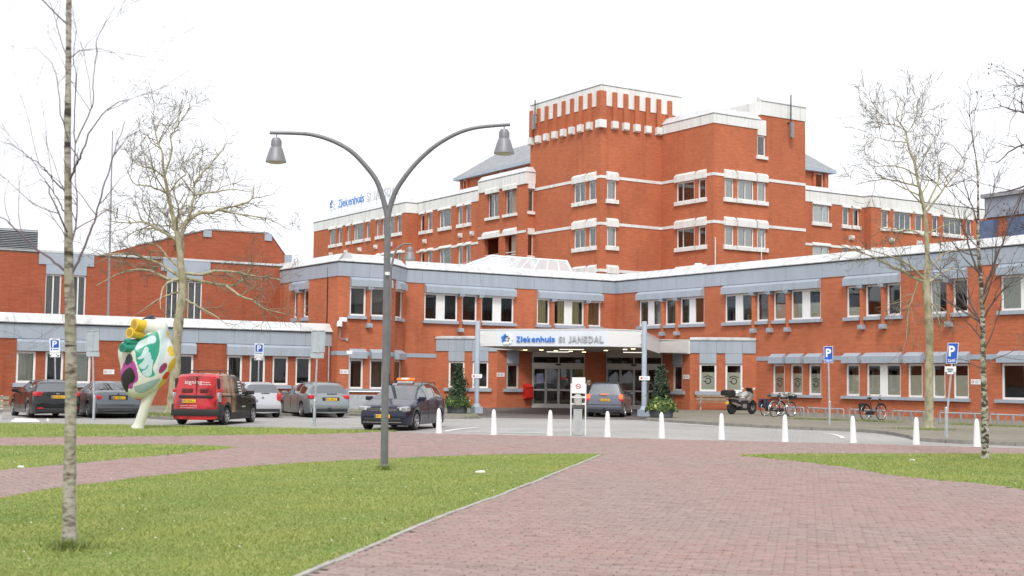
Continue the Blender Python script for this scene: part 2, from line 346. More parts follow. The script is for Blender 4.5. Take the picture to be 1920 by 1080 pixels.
# ------------------------------------------------------------------ ground, road, plaza, lawns
def ground_mat(name, cols, scale, rough=.95, fine=40.0, fine_amt=.25, bump=.2):
    m, nt, p = _mat(name); p.inputs['Roughness'].default_value = rough; p.inputs['Specular IOR Level'].default_value = .2
    n1 = _noise(nt, scale, 6, .65); r1 = _ramp(nt, n1.outputs[0], [(.25+.5*i/(len(cols)-1), c) for i, c in enumerate(cols)])
    n2 = _noise(nt, fine, 3, .6); r2 = _ramp(nt, n2.outputs[0], [(.3, (1-fine_amt,)*3), (.7, (1+fine_amt*.6,)*3)])
    nt.links.new(_mix(nt, 1.0, r1.outputs[0], r2.outputs[0], 'MULTIPLY'), p.inputs['Base Color']); _bump(nt, p, n2.outputs[0], bump, .01)
    return m
def sett_mat(name, c1, c2, mortar, w, h, rot, grime, rough=.85):
    """small paving units beyond the reach of single pieces"""
    m, nt, p = _mat(name); p.inputs['Roughness'].default_value = rough; p.inputs['Specular IOR Level'].default_value = .3
    tc = nt.nodes.new('ShaderNodeTexCoord'); mp = nt.nodes.new('ShaderNodeMapping'); mp.inputs['Rotation'].default_value = (0, 0, rot)
    bt = nt.nodes.new('ShaderNodeTexBrick'); bt.inputs['Scale'].default_value = 1.0; bt.inputs['Brick Width'].default_value = w; bt.inputs['Row Height'].default_value = h; bt.inputs['Mortar Size'].default_value = .006
    for k, c in (('Color1', c1), ('Color2', c2), ('Mortar', mortar)): bt.inputs[k].default_value = (*c, 1)
    nt.links.new(tc.outputs['Object'], mp.inputs[0]); nt.links.new(mp.outputs[0], bt.inputs['Vector'])
    n1 = _noise(nt, .22, 6, .65); r1 = _ramp(nt, n1.outputs[0], [(.3, (.82, .82, .82)), (.7, (1.1, 1.1, 1.1))])
    c = _mix(nt, 1.0, bt.outputs['Color'], r1.outputs[0], 'MULTIPLY')
    n2 = _noise(nt, 1.1, 6, .7); r2 = _ramp(nt, n2.outputs[0], [(.58, (0, 0, 0)), (.72, (1, 1, 1))])
    c = _mix(nt, _mix(nt, 1.0, r2.outputs[0], (.35, .35, .35), 'MULTIPLY'), c, grime)
    nt.links.new(c, p.inputs['Base Color']); _bump(nt, p, bt.outputs['Fac'], -.3, .004)
    return m
def vcol_mat(name, rough=.85, spec=.3, blotch=None, trans=False):
    m, nt, p = _mat(name); p.inputs['Roughness'].default_value = rough; p.inputs['Specular IOR Level'].default_value = spec
    at = nt.nodes.new('ShaderNodeAttribute'); at.attribute_name = 'Col'; c = at.outputs['Color']
    if blotch:
        sc, lo, hi, cc, amt = blotch; n = _noise(nt, sc, 6, .7); r = _ramp(nt, n.outputs[0], [(lo, (0, 0, 0)), (hi, (amt, amt, amt))]); c = _mix(nt, r.outputs[0], c, cc)
    n3 = _noise(nt, 30, 3); r3 = _ramp(nt, n3.outputs[0], [(.3, (.85, .85, .85)), (.7, (1.1, 1.1, 1.1))]); c = _mix(nt, 1.0, c, r3.outputs[0], 'MULTIPLY')
    nt.links.new(c, p.inputs['Base Color'])
    return m
def raw_mesh(name, V, F, mat, parent=None, colors=None, kind=None, smooth=False, nper=None):
    """big meshes from numpy arrays; F is (n,k) int array"""
    V = np.asarray(V, np.float32); F = np.asarray(F, np.int32)
    root = parent
    while root is not None and root.parent is not None: root = root.parent
    if root is not None: V = V-np.array(root.location, np.float32)
    me = bpy.data.meshes.new(name); k = F.shape[1]; n = len(F)
    me.vertices.add(len(V)); me.vertices.foreach_set('co', V.ravel()); me.loops.add(n*k); me.loops.foreach_set('vertex_index', F.ravel())
    me.polygons.add(n); me.polygons.foreach_set('loop_start', np.arange(n, dtype=np.int32)*k); me.polygons.foreach_set('loop_total', np.full(n, k, np.int32))
    if smooth: me.polygons.foreach_set('use_smooth', [True]*n)
    if colors is not None:
        a = me.attributes.new('Col', 'FLOAT_COLOR', 'POINT'); a.data.foreach_set('color', np.column_stack([colors, np.ones(len(colors))]).astype(np.float32).ravel())
    me.materials.append(MATS[mat]); me.update(calc_edges=True); me.validate()
    o = bpy.data.objects.new(name, me); COL.objects.link(o)
    if parent is not None: o.parent = parent
    if kind: o['kind'] = kind
    return o
D45 = R_(45)
ground_mat('far_ground', [(.10, .11, .07), (.13, .14, .09)], .05)
sett_mat('road_setts', (.40, .385, .365), (.35, .335, .32), (.24, .23, .215), .22, .11, 0.0, (.34, .33, .31))
sett_mat('plaza_setts', (.32, .235, .215), (.28, .205, .19), (.16, .125, .11), .21, .105, D45, (.36, .32, .26))
sett_mat('pavement_setts', (.27, .245, .195), (.22, .205, .165), (.13, .135, .08), .30, .30, 0.0, (.16, .18, .08))
sett_mat('dark_setts', (.18, .155, .145), (.145, .125, .12), (.085, .075, .07), .22, .11, D45, (.22, .20, .18))
ground_mat('lawn_soil', [(.135, .21, .042), (.22, .28, .07), (.34, .335, .11)], .45, .95, 25, .3, .4)
vcol_mat('paver', .8, .3, (1.3, .64, .72, (.50, .46, .36), .5)); vcol_mat('grass', .7, .25); 
def spline(P, n=6, closed=False):
    P = np.array(P, float); out = []
    for i in range(len(P)-1):
        p0, p1, p2, p3 = P[max(i-1, 0)], P[i], P[i+1], P[min(i+2, len(P)-1)]
        for k in range(n):
            t = k/n; out.append(.5*((2*p1)+(-p0+p2)*t+(2*p0-5*p1+4*p2-p3)*t*t+(-p0+3*p1-3*p2+p3)*t**3))
    out.append(P[-1]); return np.array(out)
def gp(pix, z=0.0): return [tuple(onZ(x, y, z)[:2]) for x, y in pix]
def sheet(name, pts, z, mat, thick=0.0):
    mb = MB()
    if thick: mb.poly(pts, z-thick, z)
    else: mb.face([(a, b, z) for a, b in pts])
    o = mb.build(name, mat); return struct(o)
struct(MB().box(-700, 900, -.6, -.012, -300, 1300).build('ground', 'far_ground'))
sheet('road', [(-60, 20), (20, 0), (60, 0), (60, 90), (-60, 90)], 0.0, 'road_setts')
back = lambda d, l: tuple((-_fw*d+_rt*l)[:2])
edge_px = [(-500, 826), (0, 821.5), (400, 817.5), (640, 813.5), (705, 809.5), (760, 811.5), (830, 814), (1070, 819.5), (1240, 824), (1600, 833), (1920, 841.5), (2300, 852)]
plaza_pts = gp([tuple(p) for p in spline(edge_px, 4)])+[back(12, 60), back(12, -60)]
plaza = sheet('plaza', plaza_pts, .004, 'plaza_setts')
LAWNS = {}
l1 = [tuple(p) for p in spline([(-260, 985), (0, 936), (145, 911), (440, 878), (720, 861), (960, 852.5), (1105, 851.5), (1130, 853)], 5)]+[tuple(p) for p in spline([(1122, 858), (1060, 882), (950, 926), (830, 971), (720, 1017), (572, 1080), (440, 1140), (250, 1240)], 5)]
LAWNS['front'] = gp(l1)+[back(-5.5, -2.2), back(-5.5, -14)]
LAWNS['path'] = gp([tuple(p) for p in spline([(-350, 838), (0, 837), (250, 834), (400, 836.5), (445, 840.5)], 5)]+[tuple(p) for p in spline([(420, 844), (250, 860), (0, 883.5), (-350, 925)], 5)])
LAWNS['back'] = gp([tuple(p) for p in spline([(-400, 790), (0, 794), (280, 798), (690, 806.5), (745, 809.3)], 5)]+[tuple(p) for p in spline([(700, 811), (640, 813.2), (400, 817.2), (0, 821.2), (-400, 825)], 5)])
LAWNS['right'] = gp([tuple(p) for p in spline([(1382, 855), (1420, 852.2), (1600, 851.5), (1920, 852), (2300, 853)], 5)]+[tuple(p) for p in spline([(2300, 985), (1920, 919), (1700, 896), (1560, 874), (1400, 857)], 5)])
lawn_obj = {}
for k, pts in LAWNS.items(): lawn_obj[k] = sheet('lawn', pts, .012, 'lawn_soil')
def inside(P, poly):
    x, y = P[:, 0], P[:, 1]; r = np.zeros(len(P), bool); q = np.array(poly); j = len(q)-1
    for i in range(len(q)):
        xi, yi, xj, yj = q[i, 0], q[i, 1], q[j, 0], q[j, 1]
        c = ((yi > y) != (yj > y)) & (x < (xj-xi)*(y-yi)/(yj-yi+1e-12)+xi); r ^= c; j = i
    return r
def to_px(P):
    d = np.column_stack([P[:, 0], P[:, 1], np.zeros(len(P))])-CAM; z = d@CF
    return 960+FPX*(d@CX)/z, 540-FPX*(d@CY)/z, z
NR = np.random.default_rng(11)
# --- clay pavers laid one by one over the part of the plaza in sight
pw, ph = .21, .105; U = np.array([1, -1])/math.sqrt(2); Wv = np.array([1, 1])/math.sqrt(2)
ii, jj = np.meshgrid(np.arange(-170, 130), np.arange(40, 560)); sx = (ii+.5*(jj % 2))*pw; sy = jj*ph
ctr = sx.ravel()[:, None]*U+sy.ravel()[:, None]*Wv
ok = inside(ctr, plaza_pts)
for pts in LAWNS.values(): ok &= ~inside(ctr, pts)
ctr = ctr[ok]; px, py, dz = to_px(ctr); ok = (dz > 8) & (px > -160) & (px < 2080) & (py < 1150); ctr = ctr[ok]; px, py, dz = px[ok], py[ok], dz[ok]
n = len(ctr); tone = NR.random(n); big = np.sin(ctr[:, 0]*.9+1.3*np.sin(ctr[:, 1]*.6))*.5+.5
pcol = np.array([.335, .246, .226])*(1-.14*tone[:, None]**1.5)+np.array([.028, -.010, -.014])*(NR.random(n)[:, None]*big[:, None])
pcol *= (.95+.10*NR.random(n))[:, None]
zt = .016+.004*NR.standard_normal(n).clip(-1.5, 1.5)
def paver_geo(c, z, jit):
    a, b = pw/2-.0045, ph/2-.0045; ch = .007
    q = []
    for sgn, zz, ins in ((1, 0.0, 0.0), (1, z-.004, 0.0), (1, z, ch)):
        for su, sv in ((-1, -1), (1, -1), (1, 1), (-1, 1)):
            o = U*su*(a-ins)+Wv*sv*(b-ins); q.append((c[0]+o[0]+jit[0], c[1]+o[1]+jit[1], zz+jit[2]*su*.5))
    return q
pF = [(0, 1, 5, 4), (1, 2, 6, 5), (2, 3, 7, 6), (3, 0, 4, 7), (4, 5, 9, 8), (5, 6, 10, 9), (6, 7, 11, 10), (7, 4, 8, 11), (8, 9, 10, 11)]
jit = NR.normal(0, 1, (n, 3))*np.array([.0016, .0016, .0012])
inview = (px > 0) & (px < 1920) & (py < 1080); order = np.argsort(np.where(inview, dz, 1e9))[:300]; single = np.zeros(n, bool); single[order] = True
for i in order:
    o = raw_mesh('paver', paver_geo(ctr[i], zt[i], jit[i]), pF, 'paver', plaza, np.repeat(pcol[i][None], 12, 0))
rest = np.where(~single)[0]; V = np.concatenate([np.array(paver_geo(ctr[i], zt[i], jit[i])) for i in rest]); F = (np.array(pF)[None]+12*np.arange(len(rest))[:, None, None]).reshape(-1, 4)
raw_mesh('paver_field', V, F, 'paver', plaza, np.repeat(pcol[rest], 12, 0), kind='stuff')
# --- grass blades and daisies
def grass(key, n, hmin, hmax, near=None):
    pts = np.array(LAWNS[key]); lo, hi = pts.min(0), pts.max(0); P = []; got = 0
    while got < n:
        q = lo+(hi-lo)*NR.random((n*3, 2)); q = q[inside(q, pts)]; x, y, z = to_px(q); q = q[(z > 6) & (x > -130) & (x < 2050) & (y < 1130)]
        if near: x, y, z = to_px(q); q = q[NR.random(len(q)) < np.clip((near/np.maximum(z, near))**1.5, .15, 1)]
        P.append(q); got += len(q)
    P = np.concatenate(P)[:n]; m = len(P); a = NR.random(m)*6.283; patch = .5+.5*np.sin(P[:, 0]*1.7+2*np.sin(P[:, 1]*1.1))*np.sin(P[:, 1]*2.3+1.5*np.sin(P[:, 0]*.7))
    h = (hmin+(hmax-hmin)*NR.random(m))*(.75+.5*patch); w = .0030+.0022*NR.random(m); lean = h*(.5+.8*NR.random(m)); b = NR.random(m)*6.283
    wx, wy = np.cos(a)*w, np.sin(a)*w; tx, ty = np.cos(b)*lean, np.sin(b)*lean
    V = np.empty((m, 3, 3)); V[:, 0] = np.column_stack([P[:, 0]-wx, P[:, 1]-wy, np.full(m, .006)]); V[:, 1] = np.column_stack([P[:, 0]+wx, P[:, 1]+wy, np.full(m, .006)]); V[:, 2] = np.column_stack([P[:, 0]+tx, P[:, 1]+ty, h])
    t = np.clip(patch*.75+.2*NR.random(m)+NR.normal(0, .10, m), 0, 1)[:, None]; dry = (NR.random(m) < .14+.16*(1-patch))[:, None]
    c = np.array([.135, .235, .042])*(1-t)+np.array([.375, .410, .120])*t; c = np.where((NR.random(m) < .10)[:, None], c*.6, c); c = np.where(dry, np.array([.46, .42, .18])*(.8+.4*NR.random((m, 1))), c)
    return raw_mesh('grass', V.reshape(-1, 3), np.arange(m*3).reshape(-1, 3), 'grass', lawn_obj[key], np.repeat(c, 3, 0), kind='stuff')
grass('front', 300000, .018, .042, 14); grass('path', 26000, .03, .06); grass('back', 34000, .04, .09); grass('right', 60000, .03, .06)
def daisies(key, n, r):
    pts = np.array(LAWNS[key]); lo, hi = pts.min(0), pts.max(0); q = lo+(hi-lo)*NR.random((n*6, 2)); q = q[inside(q, pts)][:n]
    V, F = [], []
    for c in q:
        rr = r*(.6+.8*NR.random()); z = .045+.03*NR.random(); i = len(V); V.append((c[0], c[1], z+.006))
        for k in range(6): V.append((c[0]+rr*math.cos(k*1.047), c[1]+rr*math.sin(k*1.047), z))
        F += [(i, i+1+k, i+1+(k+1) % 6) for k in range(6)]
    raw_mesh('daisies', V, F, 'litter', lawn_obj[key], kind='stuff')
daisies('front', 130, .011); daisies('path', 40, .016); daisies('right', 30, .014)
# --- light concrete edging along the big lawn, stone by stone
kp = np.array([onZ(x, y)[:2] for x, y in spline([(1128, 854), (1060, 883), (950, 927), (830, 972.5), (720, 1019), (572, 1083), (440, 1145)], 12)])
seg = np.r_[0, np.cumsum(np.hypot(*np.diff(kp, axis=0).T))]; edging = None
def along(t): return np.array([np.interp(t, seg, kp[:, 0]), np.interp(t, seg, kp[:, 1])])
edge_root = struct(MB().poly([tuple(p) for p in kp]+[tuple(p+np.array([.03, -.05])) for p in kp[::-1]], .0, .008).build('lawn_kerb', 'soil'))
t = 0.0
while t < seg[-1]-1:
    L = .98; a, b = along(t+.012), along(t+L-.012); u = (b-a)/np.hypot(*(b-a)); nn = np.array([u[1], -u[0]]); w = .065; dz0 = rnd.uniform(-.008, .002); off = rnd.uniform(-.012, .012)
    mb = MB(); mb.poly([tuple(a+nn*(off)), tuple(b+nn*(off+rnd.uniform(-.01, .01))), tuple(b+nn*(off+w)), tuple(a+nn*(off+w))], .0, .03+dz0); mb.build('edging_stone', 'kerb_stone', edge_root); t += L
# --- raised pavement along the building with kerb stones
PAVE_Z = .11
pv_right = [onZ(x, y, .05)[:2] for x, y in spline([(1213, 787), (1250, 789), (1345, 795), (1500, 803), (1600, 806.5), (1660, 811), (1705, 818), (1730, 824), (1800, 828.5), (1920, 833), (2300, 846)], 6)]
pv_left = [onZ(x, y, .05)[:2] for x, y in spline([(-400, 772), (0, 770), (260, 781), (330, 785), (420, 779), (640, 777.5), (700, 779.5), (830, 783), (898, 782.5)], 5)]
def pavement(line, closing):
    o = MB().poly([tuple(p) for p in line]+closing, -.02, PAVE_Z-.004).build('pavement', 'pavement_setts'); struct(o)
    P = np.array(line); sg = np.r_[0, np.cumsum(np.hypot(*np.diff(P, axis=0).T))]; f = lambda t: np.array([np.interp(t, sg, P[:, 0]), np.interp(t, sg, P[:, 1])])
    t = 0.0
    while t < sg[-1]-.3:
        a, b = f(t+.006), f(t+.994); u = (b-a)/np.hypot(*(b-a)); nn = np.array([u[1], -u[0]])
        MB().poly([tuple(a-nn*.02), tuple(b-nn*.02), tuple(b+nn*.12), tuple(a+nn*.12)], -.01, PAVE_Z+rnd.uniform(-.004, .004)).build('kerb_stone', 'kerb_dark', o); t += 1.0
    return o
E_A, E_B = (38.93, 69.6), (52.3, 56.23)
pav_r = pavement(pv_right, [(60, 8), (60, 56), (52.2, 56.4), (47, 58.5)])
pav_l = pavement(pv_left, [(33.5, 55.9), (40, 66.5), (39.2, 69.4), (31, 69.4), (31, 76), (-30, 76)])
sheet('driveway', [tuple(p) for p in gp([(898, 783), (1213, 788)])]+[(47, 58.6), (49.9, 59), (49.9, 61), (44, 67.2), (40, 66.6), (33.6, 56)], .006, 'dark_setts')
# --- white road paint
def paint(pix, w, label_z=.005):
    P = np.array([onZ(x, y)[:2] for x, y in spline(pix, 6)]); T = np.gradient(P, axis=0); N = np.column_stack([T[:, 1], -T[:, 0]])/np.hypot(*T.T)[:, None]
    A = [tuple(p) for p in P-N*w/2]; B = [tuple(p) for p in P+N*w/2]; mb = MB()
    for i in range(len(A)-1): mb.face([(*A[i], .012), (*A[i+1], .012), (*B[i+1], .012), (*B[i], .012)])
    return struct(mb.build('road_marking', 'road_paint'))
m, nt_, p_ = _mat('road_paint'); p_.inputs['Roughness'].default_value = .7; p_.inputs['Base Color'].default_value = (.72, .72, .70, 1)
_n = _noise(nt_, 9, 5, .7); _r = _ramp(nt_, _n.outputs[0], [(.55, (.80, .80, .78)), (.78, (.50, .49, .47))]); nt_.links.new(_r.outputs[0], p_.inputs['Base Color'])
paint([(833, 809.5), (860, 805), (895, 802)], .2); paint([(876, 810.5), (960, 812), (1032, 813.5)], .22)
for a, b in (((893, 809), (1040, 812.5)), ((905, 807), (1055, 810.8)), ((918, 805.2), (1068, 808.9)), ((930, 803.6), (1078, 807))): paint([a, ((a[0]+b[0])/2, (a[1]+b[1])/2), b], .24)
paint([(650, 802), (672, 801), (690, 800)], .12); paint([(1545, 812.5), (1562, 814.6), (1577, 819), (1580, 822)], .13); paint([(1215, 791.5), (1262, 794.5), (1340, 799.5)], .16)
paint([(1098, 783.5), (1130, 785.3), (1172, 787)], .12); paint([(430, 798), (480, 796.5), (505, 796)], .1)
# ------------------------------------------------------------------ two-storey front wing
XD, YA1, YA, XB = 31.56, 67.65, 69.6, 52.3
ZF, ZD = 7.35, 8.17
wing = thing('hospital_wing', 'two storey red brick hospital wing with grey fascia and white coping, folded around the entrance', 'building', (44, 69.6, 0))
fD = Fr((XD, 80), (XD, YA1)); fA1 = Fr((XD, YA1), (34.9, YA1)); fK = Fr((34.9, YA1), (36.85, YA)); fA = Fr((36.85, YA), (XB, YA)); fB = Fr((XB, YA), (XB, 22))
HOOD_U = [(0, 7.343), (.30, 7.17), (.30, 6.80), (0, 6.80)]
HOOD_L = [(0, 3.29), (.30, 3.10), (.30, 2.75), (0, 2.75)]
def hood(fr, s0, s1, prof, mat='gray_panel', parent=None): return MB(fr).prism(prof, s0, s1).build('window_hood', mat, parent or wing)
def sill(fr, s0, s1, z0, z1, d=.16, mat='gray_panel', parent=None): return MB(fr).box(s0, s1, z0, z1, -.02, d).build('window_sill', mat, parent or wing)
def pilaster(fr, s0, s1):
    w = s1-s0; pts = [(s0, 0), (s0+.04, .13), (s0+w*.32, .21), (s1-w*.32, .21), (s1-.04, .13), (s1, 0)]
    p = MB(fr).poly(pts, 4.74, 6.62).build('pilaster', 'brick', wing)
    mb = MB(fr); mb.box(s0-.02, s1+.02, 6.66, 6.96, .0, .33); mb.lathe([(.085, .33), (.085, .37), (.05, .37)], ((s0+s1)/2, 0, 6.84), 10, 'y'); mb.build('pilaster_cap', 'gray_panel', p)
    MB(fr).box(s0+.01, s1-.01, 6.62, 6.66, .0, .25).build('cap_strip', 'white_trim', p)
    mb = MB(fr); mb.box(s0-.03, s1+.03, 4.50, 4.74, 0, .27); mb.lathe([(.06, .27), (.06, .30), (.03, .30)], ((s0+s1)/2, 0, 4.60), 8, 'y'); mb.build('corbel', 'gray_panel', p)
def fascia(fr, cuts, k0, k1, last=True):
    """grey cladding panels, dark gap and white coping, panel by panel; k = mitre at the two ends"""
    for i in range(len(cuts)-1):
        a, b = cuts[i], cuts[i+1]; first, fin = i == 0, i == len(cuts)-2
        g0, g1 = (0 if first else .008), (0 if fin else .008)
        MB(fr).prism([(-.02, ZF), (.045, ZF), (.045, ZD-.07), (-.02, ZD-.07)], a+g0, b-g1, k0 if first else 0, k1 if fin else 0).build('fascia_panel', 'gray_panel', wing)
        MB(fr).prism([(.11, ZD-.005), (.13, ZD+.03), (-.40, ZD+.50), (-.75, ZD+.52), (-.75, ZD-.005)], a+g0, b-g1, k0 if first else 0, k1 if fin else 0).build('coping_panel', 'white_coping', wing)
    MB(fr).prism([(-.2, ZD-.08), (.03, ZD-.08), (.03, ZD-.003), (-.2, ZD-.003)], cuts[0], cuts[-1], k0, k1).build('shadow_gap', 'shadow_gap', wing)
T22 = math.tan(R_(22.5))
UZ0, UZ1, LZ0, LZ1 = 5.15, 6.80, 1.05, 2.72
CY_, CW, CG = ('curtain_yellow', 0, .8), ('curtain_white', .1, .9), ('curtain_green', .05, .95)
# ---- wall A (front, left of the entrance)
def seq(fr, x0, x1, pils, side, z=6.0):
    """split a window run at its pilasters -> windows and pilaster spans"""
    a, b = fr.s(x0, z), fr.s(x1, z); P = []
    for p in pils:
        s = fr.s(p, z); P.append((s, s+.26) if side == 'L' else (s-.26, s))
    W = []; cur = a
    for p in P: W.append((cur, p[0]-.012)); cur = p[1]+.012
    W.append((cur, b)); return W, P
def upper_run(fr, run, pils, side, opts):
    W, P = seq(fr, *run, pils, side)
    for i, (a, b) in enumerate(W):
        o = dict(opts[i % len(opts)]); wide = b-a > 1.45
        if wide: o.setdefault('panels', [(.36, .62)])
        window(fr, a, b, UZ0, UZ1, wing, **o)
        sill(fr, a-(.12 if i == 0 else 0), b+(.12 if i == len(W)-1 else 0), 4.97, UZ0, .17)
    for p in P: pilaster(fr, *p)
    hood(fr, W[0][0]-.02, W[-1][1]+.02, HOOD_U)
    return [(a, b, UZ0, UZ1) for a, b in W]
hA = upper_run(fA, (795.8, 963.7), [858.6, 895], 'L', [dict(blind_box=True), dict(blind_box=True), dict(blind_box=True)])
hA += upper_run(fA, (1006.8, 1126.7), [1031.4, 1095.6], 'L', [dict(blind_box=True, curtain=CY_), dict(blind_box=True, curtain=[('curtain_yellow', .35, 1), ('curtain_yellow', 0, .7)]), dict(blind_box=True, curtain=('interior_warm', .1, 1))])
wall('wall', fA, 0, fA.len, 0, ZD-.1, hA, wing); room(fA, .3, fA.len-.2, 4.3, 7.2, wing, 5)
MB(fA).box(0, fA.s(817.5, 3), 2.91, 3.15, -.01, .03).build('band_course', 'gray_panel', wing)
fascia(fA, [0]+[fA.s(x, 7.7) for x in (791, 864, 900, 969.7, 1001, 1036, 1100, 1132)]+[fA.len], -T22, -1.0)
# ---- projecting corner block: front A1, chamfer K, side D
W1, P1 = seq(fA1, 655.8, 729, [686.8], 'L'); hh = []
for i, (a, b) in enumerate(W1): window(fA1, a, b, UZ0, UZ1, wing, blind_box=True); sill(fA1, a-.15*(i == 0), b+.1*(i == 1), 4.97, UZ0, .17); hh.append((a, b, UZ0, UZ1))
pilaster(fA1, *P1[0]); hood(fA1, W1[0][0]-.02, W1[1][1]+.12, HOOD_U)
for x0, x1 in ((654.8, 681.2), (693.5, 720)):
    a, b = fA1.s(x0, 2), fA1.s(x1, 2); window(fA1, a, b, LZ0, LZ1, wing); hh.append((a, b, LZ0, LZ1)); hood(fA1, a-.04, b+.1, HOOD_L)
a0, b0 = fA1.s(647, 1), fA1.s(731, 1); sill(fA1, a0, b0, .90, LZ0, .15)
MB(fA1).box(0, fA1.len, 2.91, 3.15, -.01, .03).build('band_course', 'gray_panel', wing)
wall('wall', fA1, 0, fA1.len, 0, ZD-.1, hh, wing); room(fA1, .2, fA1.len-.1, 4.3, 7.2, wing, 4); room(fA1, .2, fA1.len-.1, .2, 3.4, wing, 4, 'interior_warm')
hk = []
for z0, z1, pr, zs in ((UZ0, UZ1, HOOD_U, 4.97), (LZ0, LZ1, HOOD_L, .90)):
    a, b = .75, 2.1; window(fK, a, b, z0, z1, wing, blind_box=z0 > 3); hk.append((a, b, z0, z1)); hood(fK, a-.05, b+.05, pr); sill(fK, a-.1, b+.1, zs, z0, .16)
MB(fK).box(0, fK.len, 2.91, 3.15, -.01, .03).build('band_course', 'gray_panel', wing)
wall('wall', fK, 0, fK.len, 0, ZD-.1, hk, wing); room(fK, .1, fK.len-.1, 4.3, 7.2, wing, 2); room(fK, .1, fK.len-.1, .2, 3.4, wing, 2)
hd = []; sD = lambda x: fD.s(x, 6)
for x0, x1 in ((551, 560.5), (568.6, 578)):
    a, b = sD(x0), sD(x1); window(fD, a, b, UZ0, UZ1, wing); sill(fD, a-.1, b+.1, 4.95, UZ0, .16); hd.append((a, b, UZ0, UZ1))
hood(fD, hd[0][0]-.1, hd[1][1]+.05, HOOD_U); pilaster(fD, hd[0][1]+.1, hd[1][0]-.1)
MB(fD).box(fD.s(621, 3), fD.len, 2.91, 3.15, -.01, .03).build('band_course', 'gray_panel', wing)
wall('wall', fD, 0, fD.len, 0, ZD-.1, hd, wing); room(fD, .3, fD.len-4.5, 4.3, 7.2, wing, 4)
fascia(fA1, [0, fA1.s(693, 7.7), fA1.len], -1.0, T22); fascia(fK, [0, fK.len], -T22, -T22)
fascia(fD, [0]+[fD.s(x, 7.7) for x in (582, 599.5, 616.5, 635)]+[fD.len], 0, 1.0)
MB(fD).box(fD.s(614.4, 6)-.02, fD.s(614.4, 6)+.02, 3.3, 7.9, .0, .05).build('downpipe', 'dark_metal', wing)
# ---- wall B (right of the entrance)
hB = upper_run(fB, (1198.3, 1320.2), [1247, 1274.8], 'R', [dict(curtain=[CG, CW]), dict(curtain=CG), dict(curtain=[None, ('interior_warm', 0, 1)])])
hB += upper_run(fB, (1358.8, 1539), [1418.4, 1449.5, 1482.6], 'R', [dict(curtain=[None, CG]), dict(curtain=('curtain_white', .2, .9)), dict(film=.55), dict(film=.55)])
hB += upper_run(fB, (1587, 1689), [1622, 1662], 'R', [dict(film=.3), dict(), dict()])
hB += upper_run(fB, (1743, 1815), [1785.6], 'R', [dict(curtain=('curtain_white', .0, .5)), dict()])
hB += upper_run(fB, (1876, 1990), [], 'R', [dict(curtain=('blind', 0, 1), panels=[(.33, .55)])])
low = [(1448.6, 1471, None, True), (1481.8, 1504.5, None, True), (1516, 1539.5, None, True), (1586, 1611.5, .68, False), (1624.5, 1688.8, .68, False), (1702, 1730, .68, False), (1747.6, 1772.5, .68, False), (1787, 1816.5, .68, False), (1877.5, 1990, None, False)]
def emblem(fr, s, z, w, parent, d):
    """round arrow under a roof chevron, printed on the glass"""
    mb = MB(fr); n = 20; r0, r1 = .13, .19
    for k in range(n-3):
        w0, w1 = 3.4+2*math.pi*k/n, 3.4+2*math.pi*(k+1)/n
        mb.face([(s+r0*math.cos(w0), d, z+r0*math.sin(w0)), (s+r1*math.cos(w0), d, z+r1*math.sin(w0)), (s+r1*math.cos(w1), d, z+r1*math.sin(w1)), (s+r0*math.cos(w1), d, z+r0*math.sin(w1))])
    for sg in (-1, 1): mb.face([(s, d, z+.33), (s, d, z+.27), (s+sg*.26, d, z+.17), (s+sg*.26, d, z+.23)])
    mb.face([(s-.30, d, z-.02), (s-.10, d, z+.03), (s-.10, d, z-.07)])
    mb.build('emblem', 'emblem_dark', parent, recalc=False)
for x0, x1, fl, em in low:
    a, b = fB.s(x0, 2), fB.s(x1, 2); wide = b-a > 2; kw = dict(film=fl or (.72 if em else None))
    if wide: kw['panels'] = [(.38, .60)]
    w = window(fB, a, b, LZ0, LZ1, wing, **kw); hB.append((a, b, LZ0, LZ1)); hood(fB, a-.06, b+.1, HOOD_L)
    if em: emblem(fB, (a+b)/2, LZ0+.60, .3, w, -.095)
for x0, x1 in ((1446, 1542), (1580, 1821), (1868, 1995)): sill(fB, fB.s(x0, 1), fB.s(x1, 1), .90, LZ0, .16)
sE = fB.s(1418.5, 3); MB(fB).box(sE, fB.len-1, 2.91, 3.15, -.01, .03).build('band_course', 'gray_panel', wing)
wall('wall', fB, 0, fB.len, 0, ZD-.1, hB, wing); room(fB, .3, fB.len-.5, 4.3, 7.2, wing, 5); room(fB, fB.s(1430, 2), fB.len-.5, .2, 3.4, wing, 4)
fascia(fB, [0]+[fB.s(x, 7.7) for x in (1193, 1243, 1269, 1323.5, 1352.3, 1411.3, 1474.8, 1543, 1592, 1655, 1722, 1792, 1868, 1950)]+[fB.len], 1.0, 0)
# roof deck and rear walls close the wing
MB().poly(inset([(XD, YA1), (34.9, YA1), (36.85, YA), (XB, YA), (XB, 22), (62, 22), (62, 80), (XD, 80)], .72), ZD+.1, ZD+.3).build('roof', 'flat_roof', wing)
mb = MB(); mb.box(61.8, 62, 0, ZD+.05, 22, 80); mb.box(XD, 62, 0, ZD+.05, 79.8, 80); mb.box(XB, 61.9, 0, ZD+.05, 22.0, 22.2); mb.build('rear_wall', 'brick', wing)
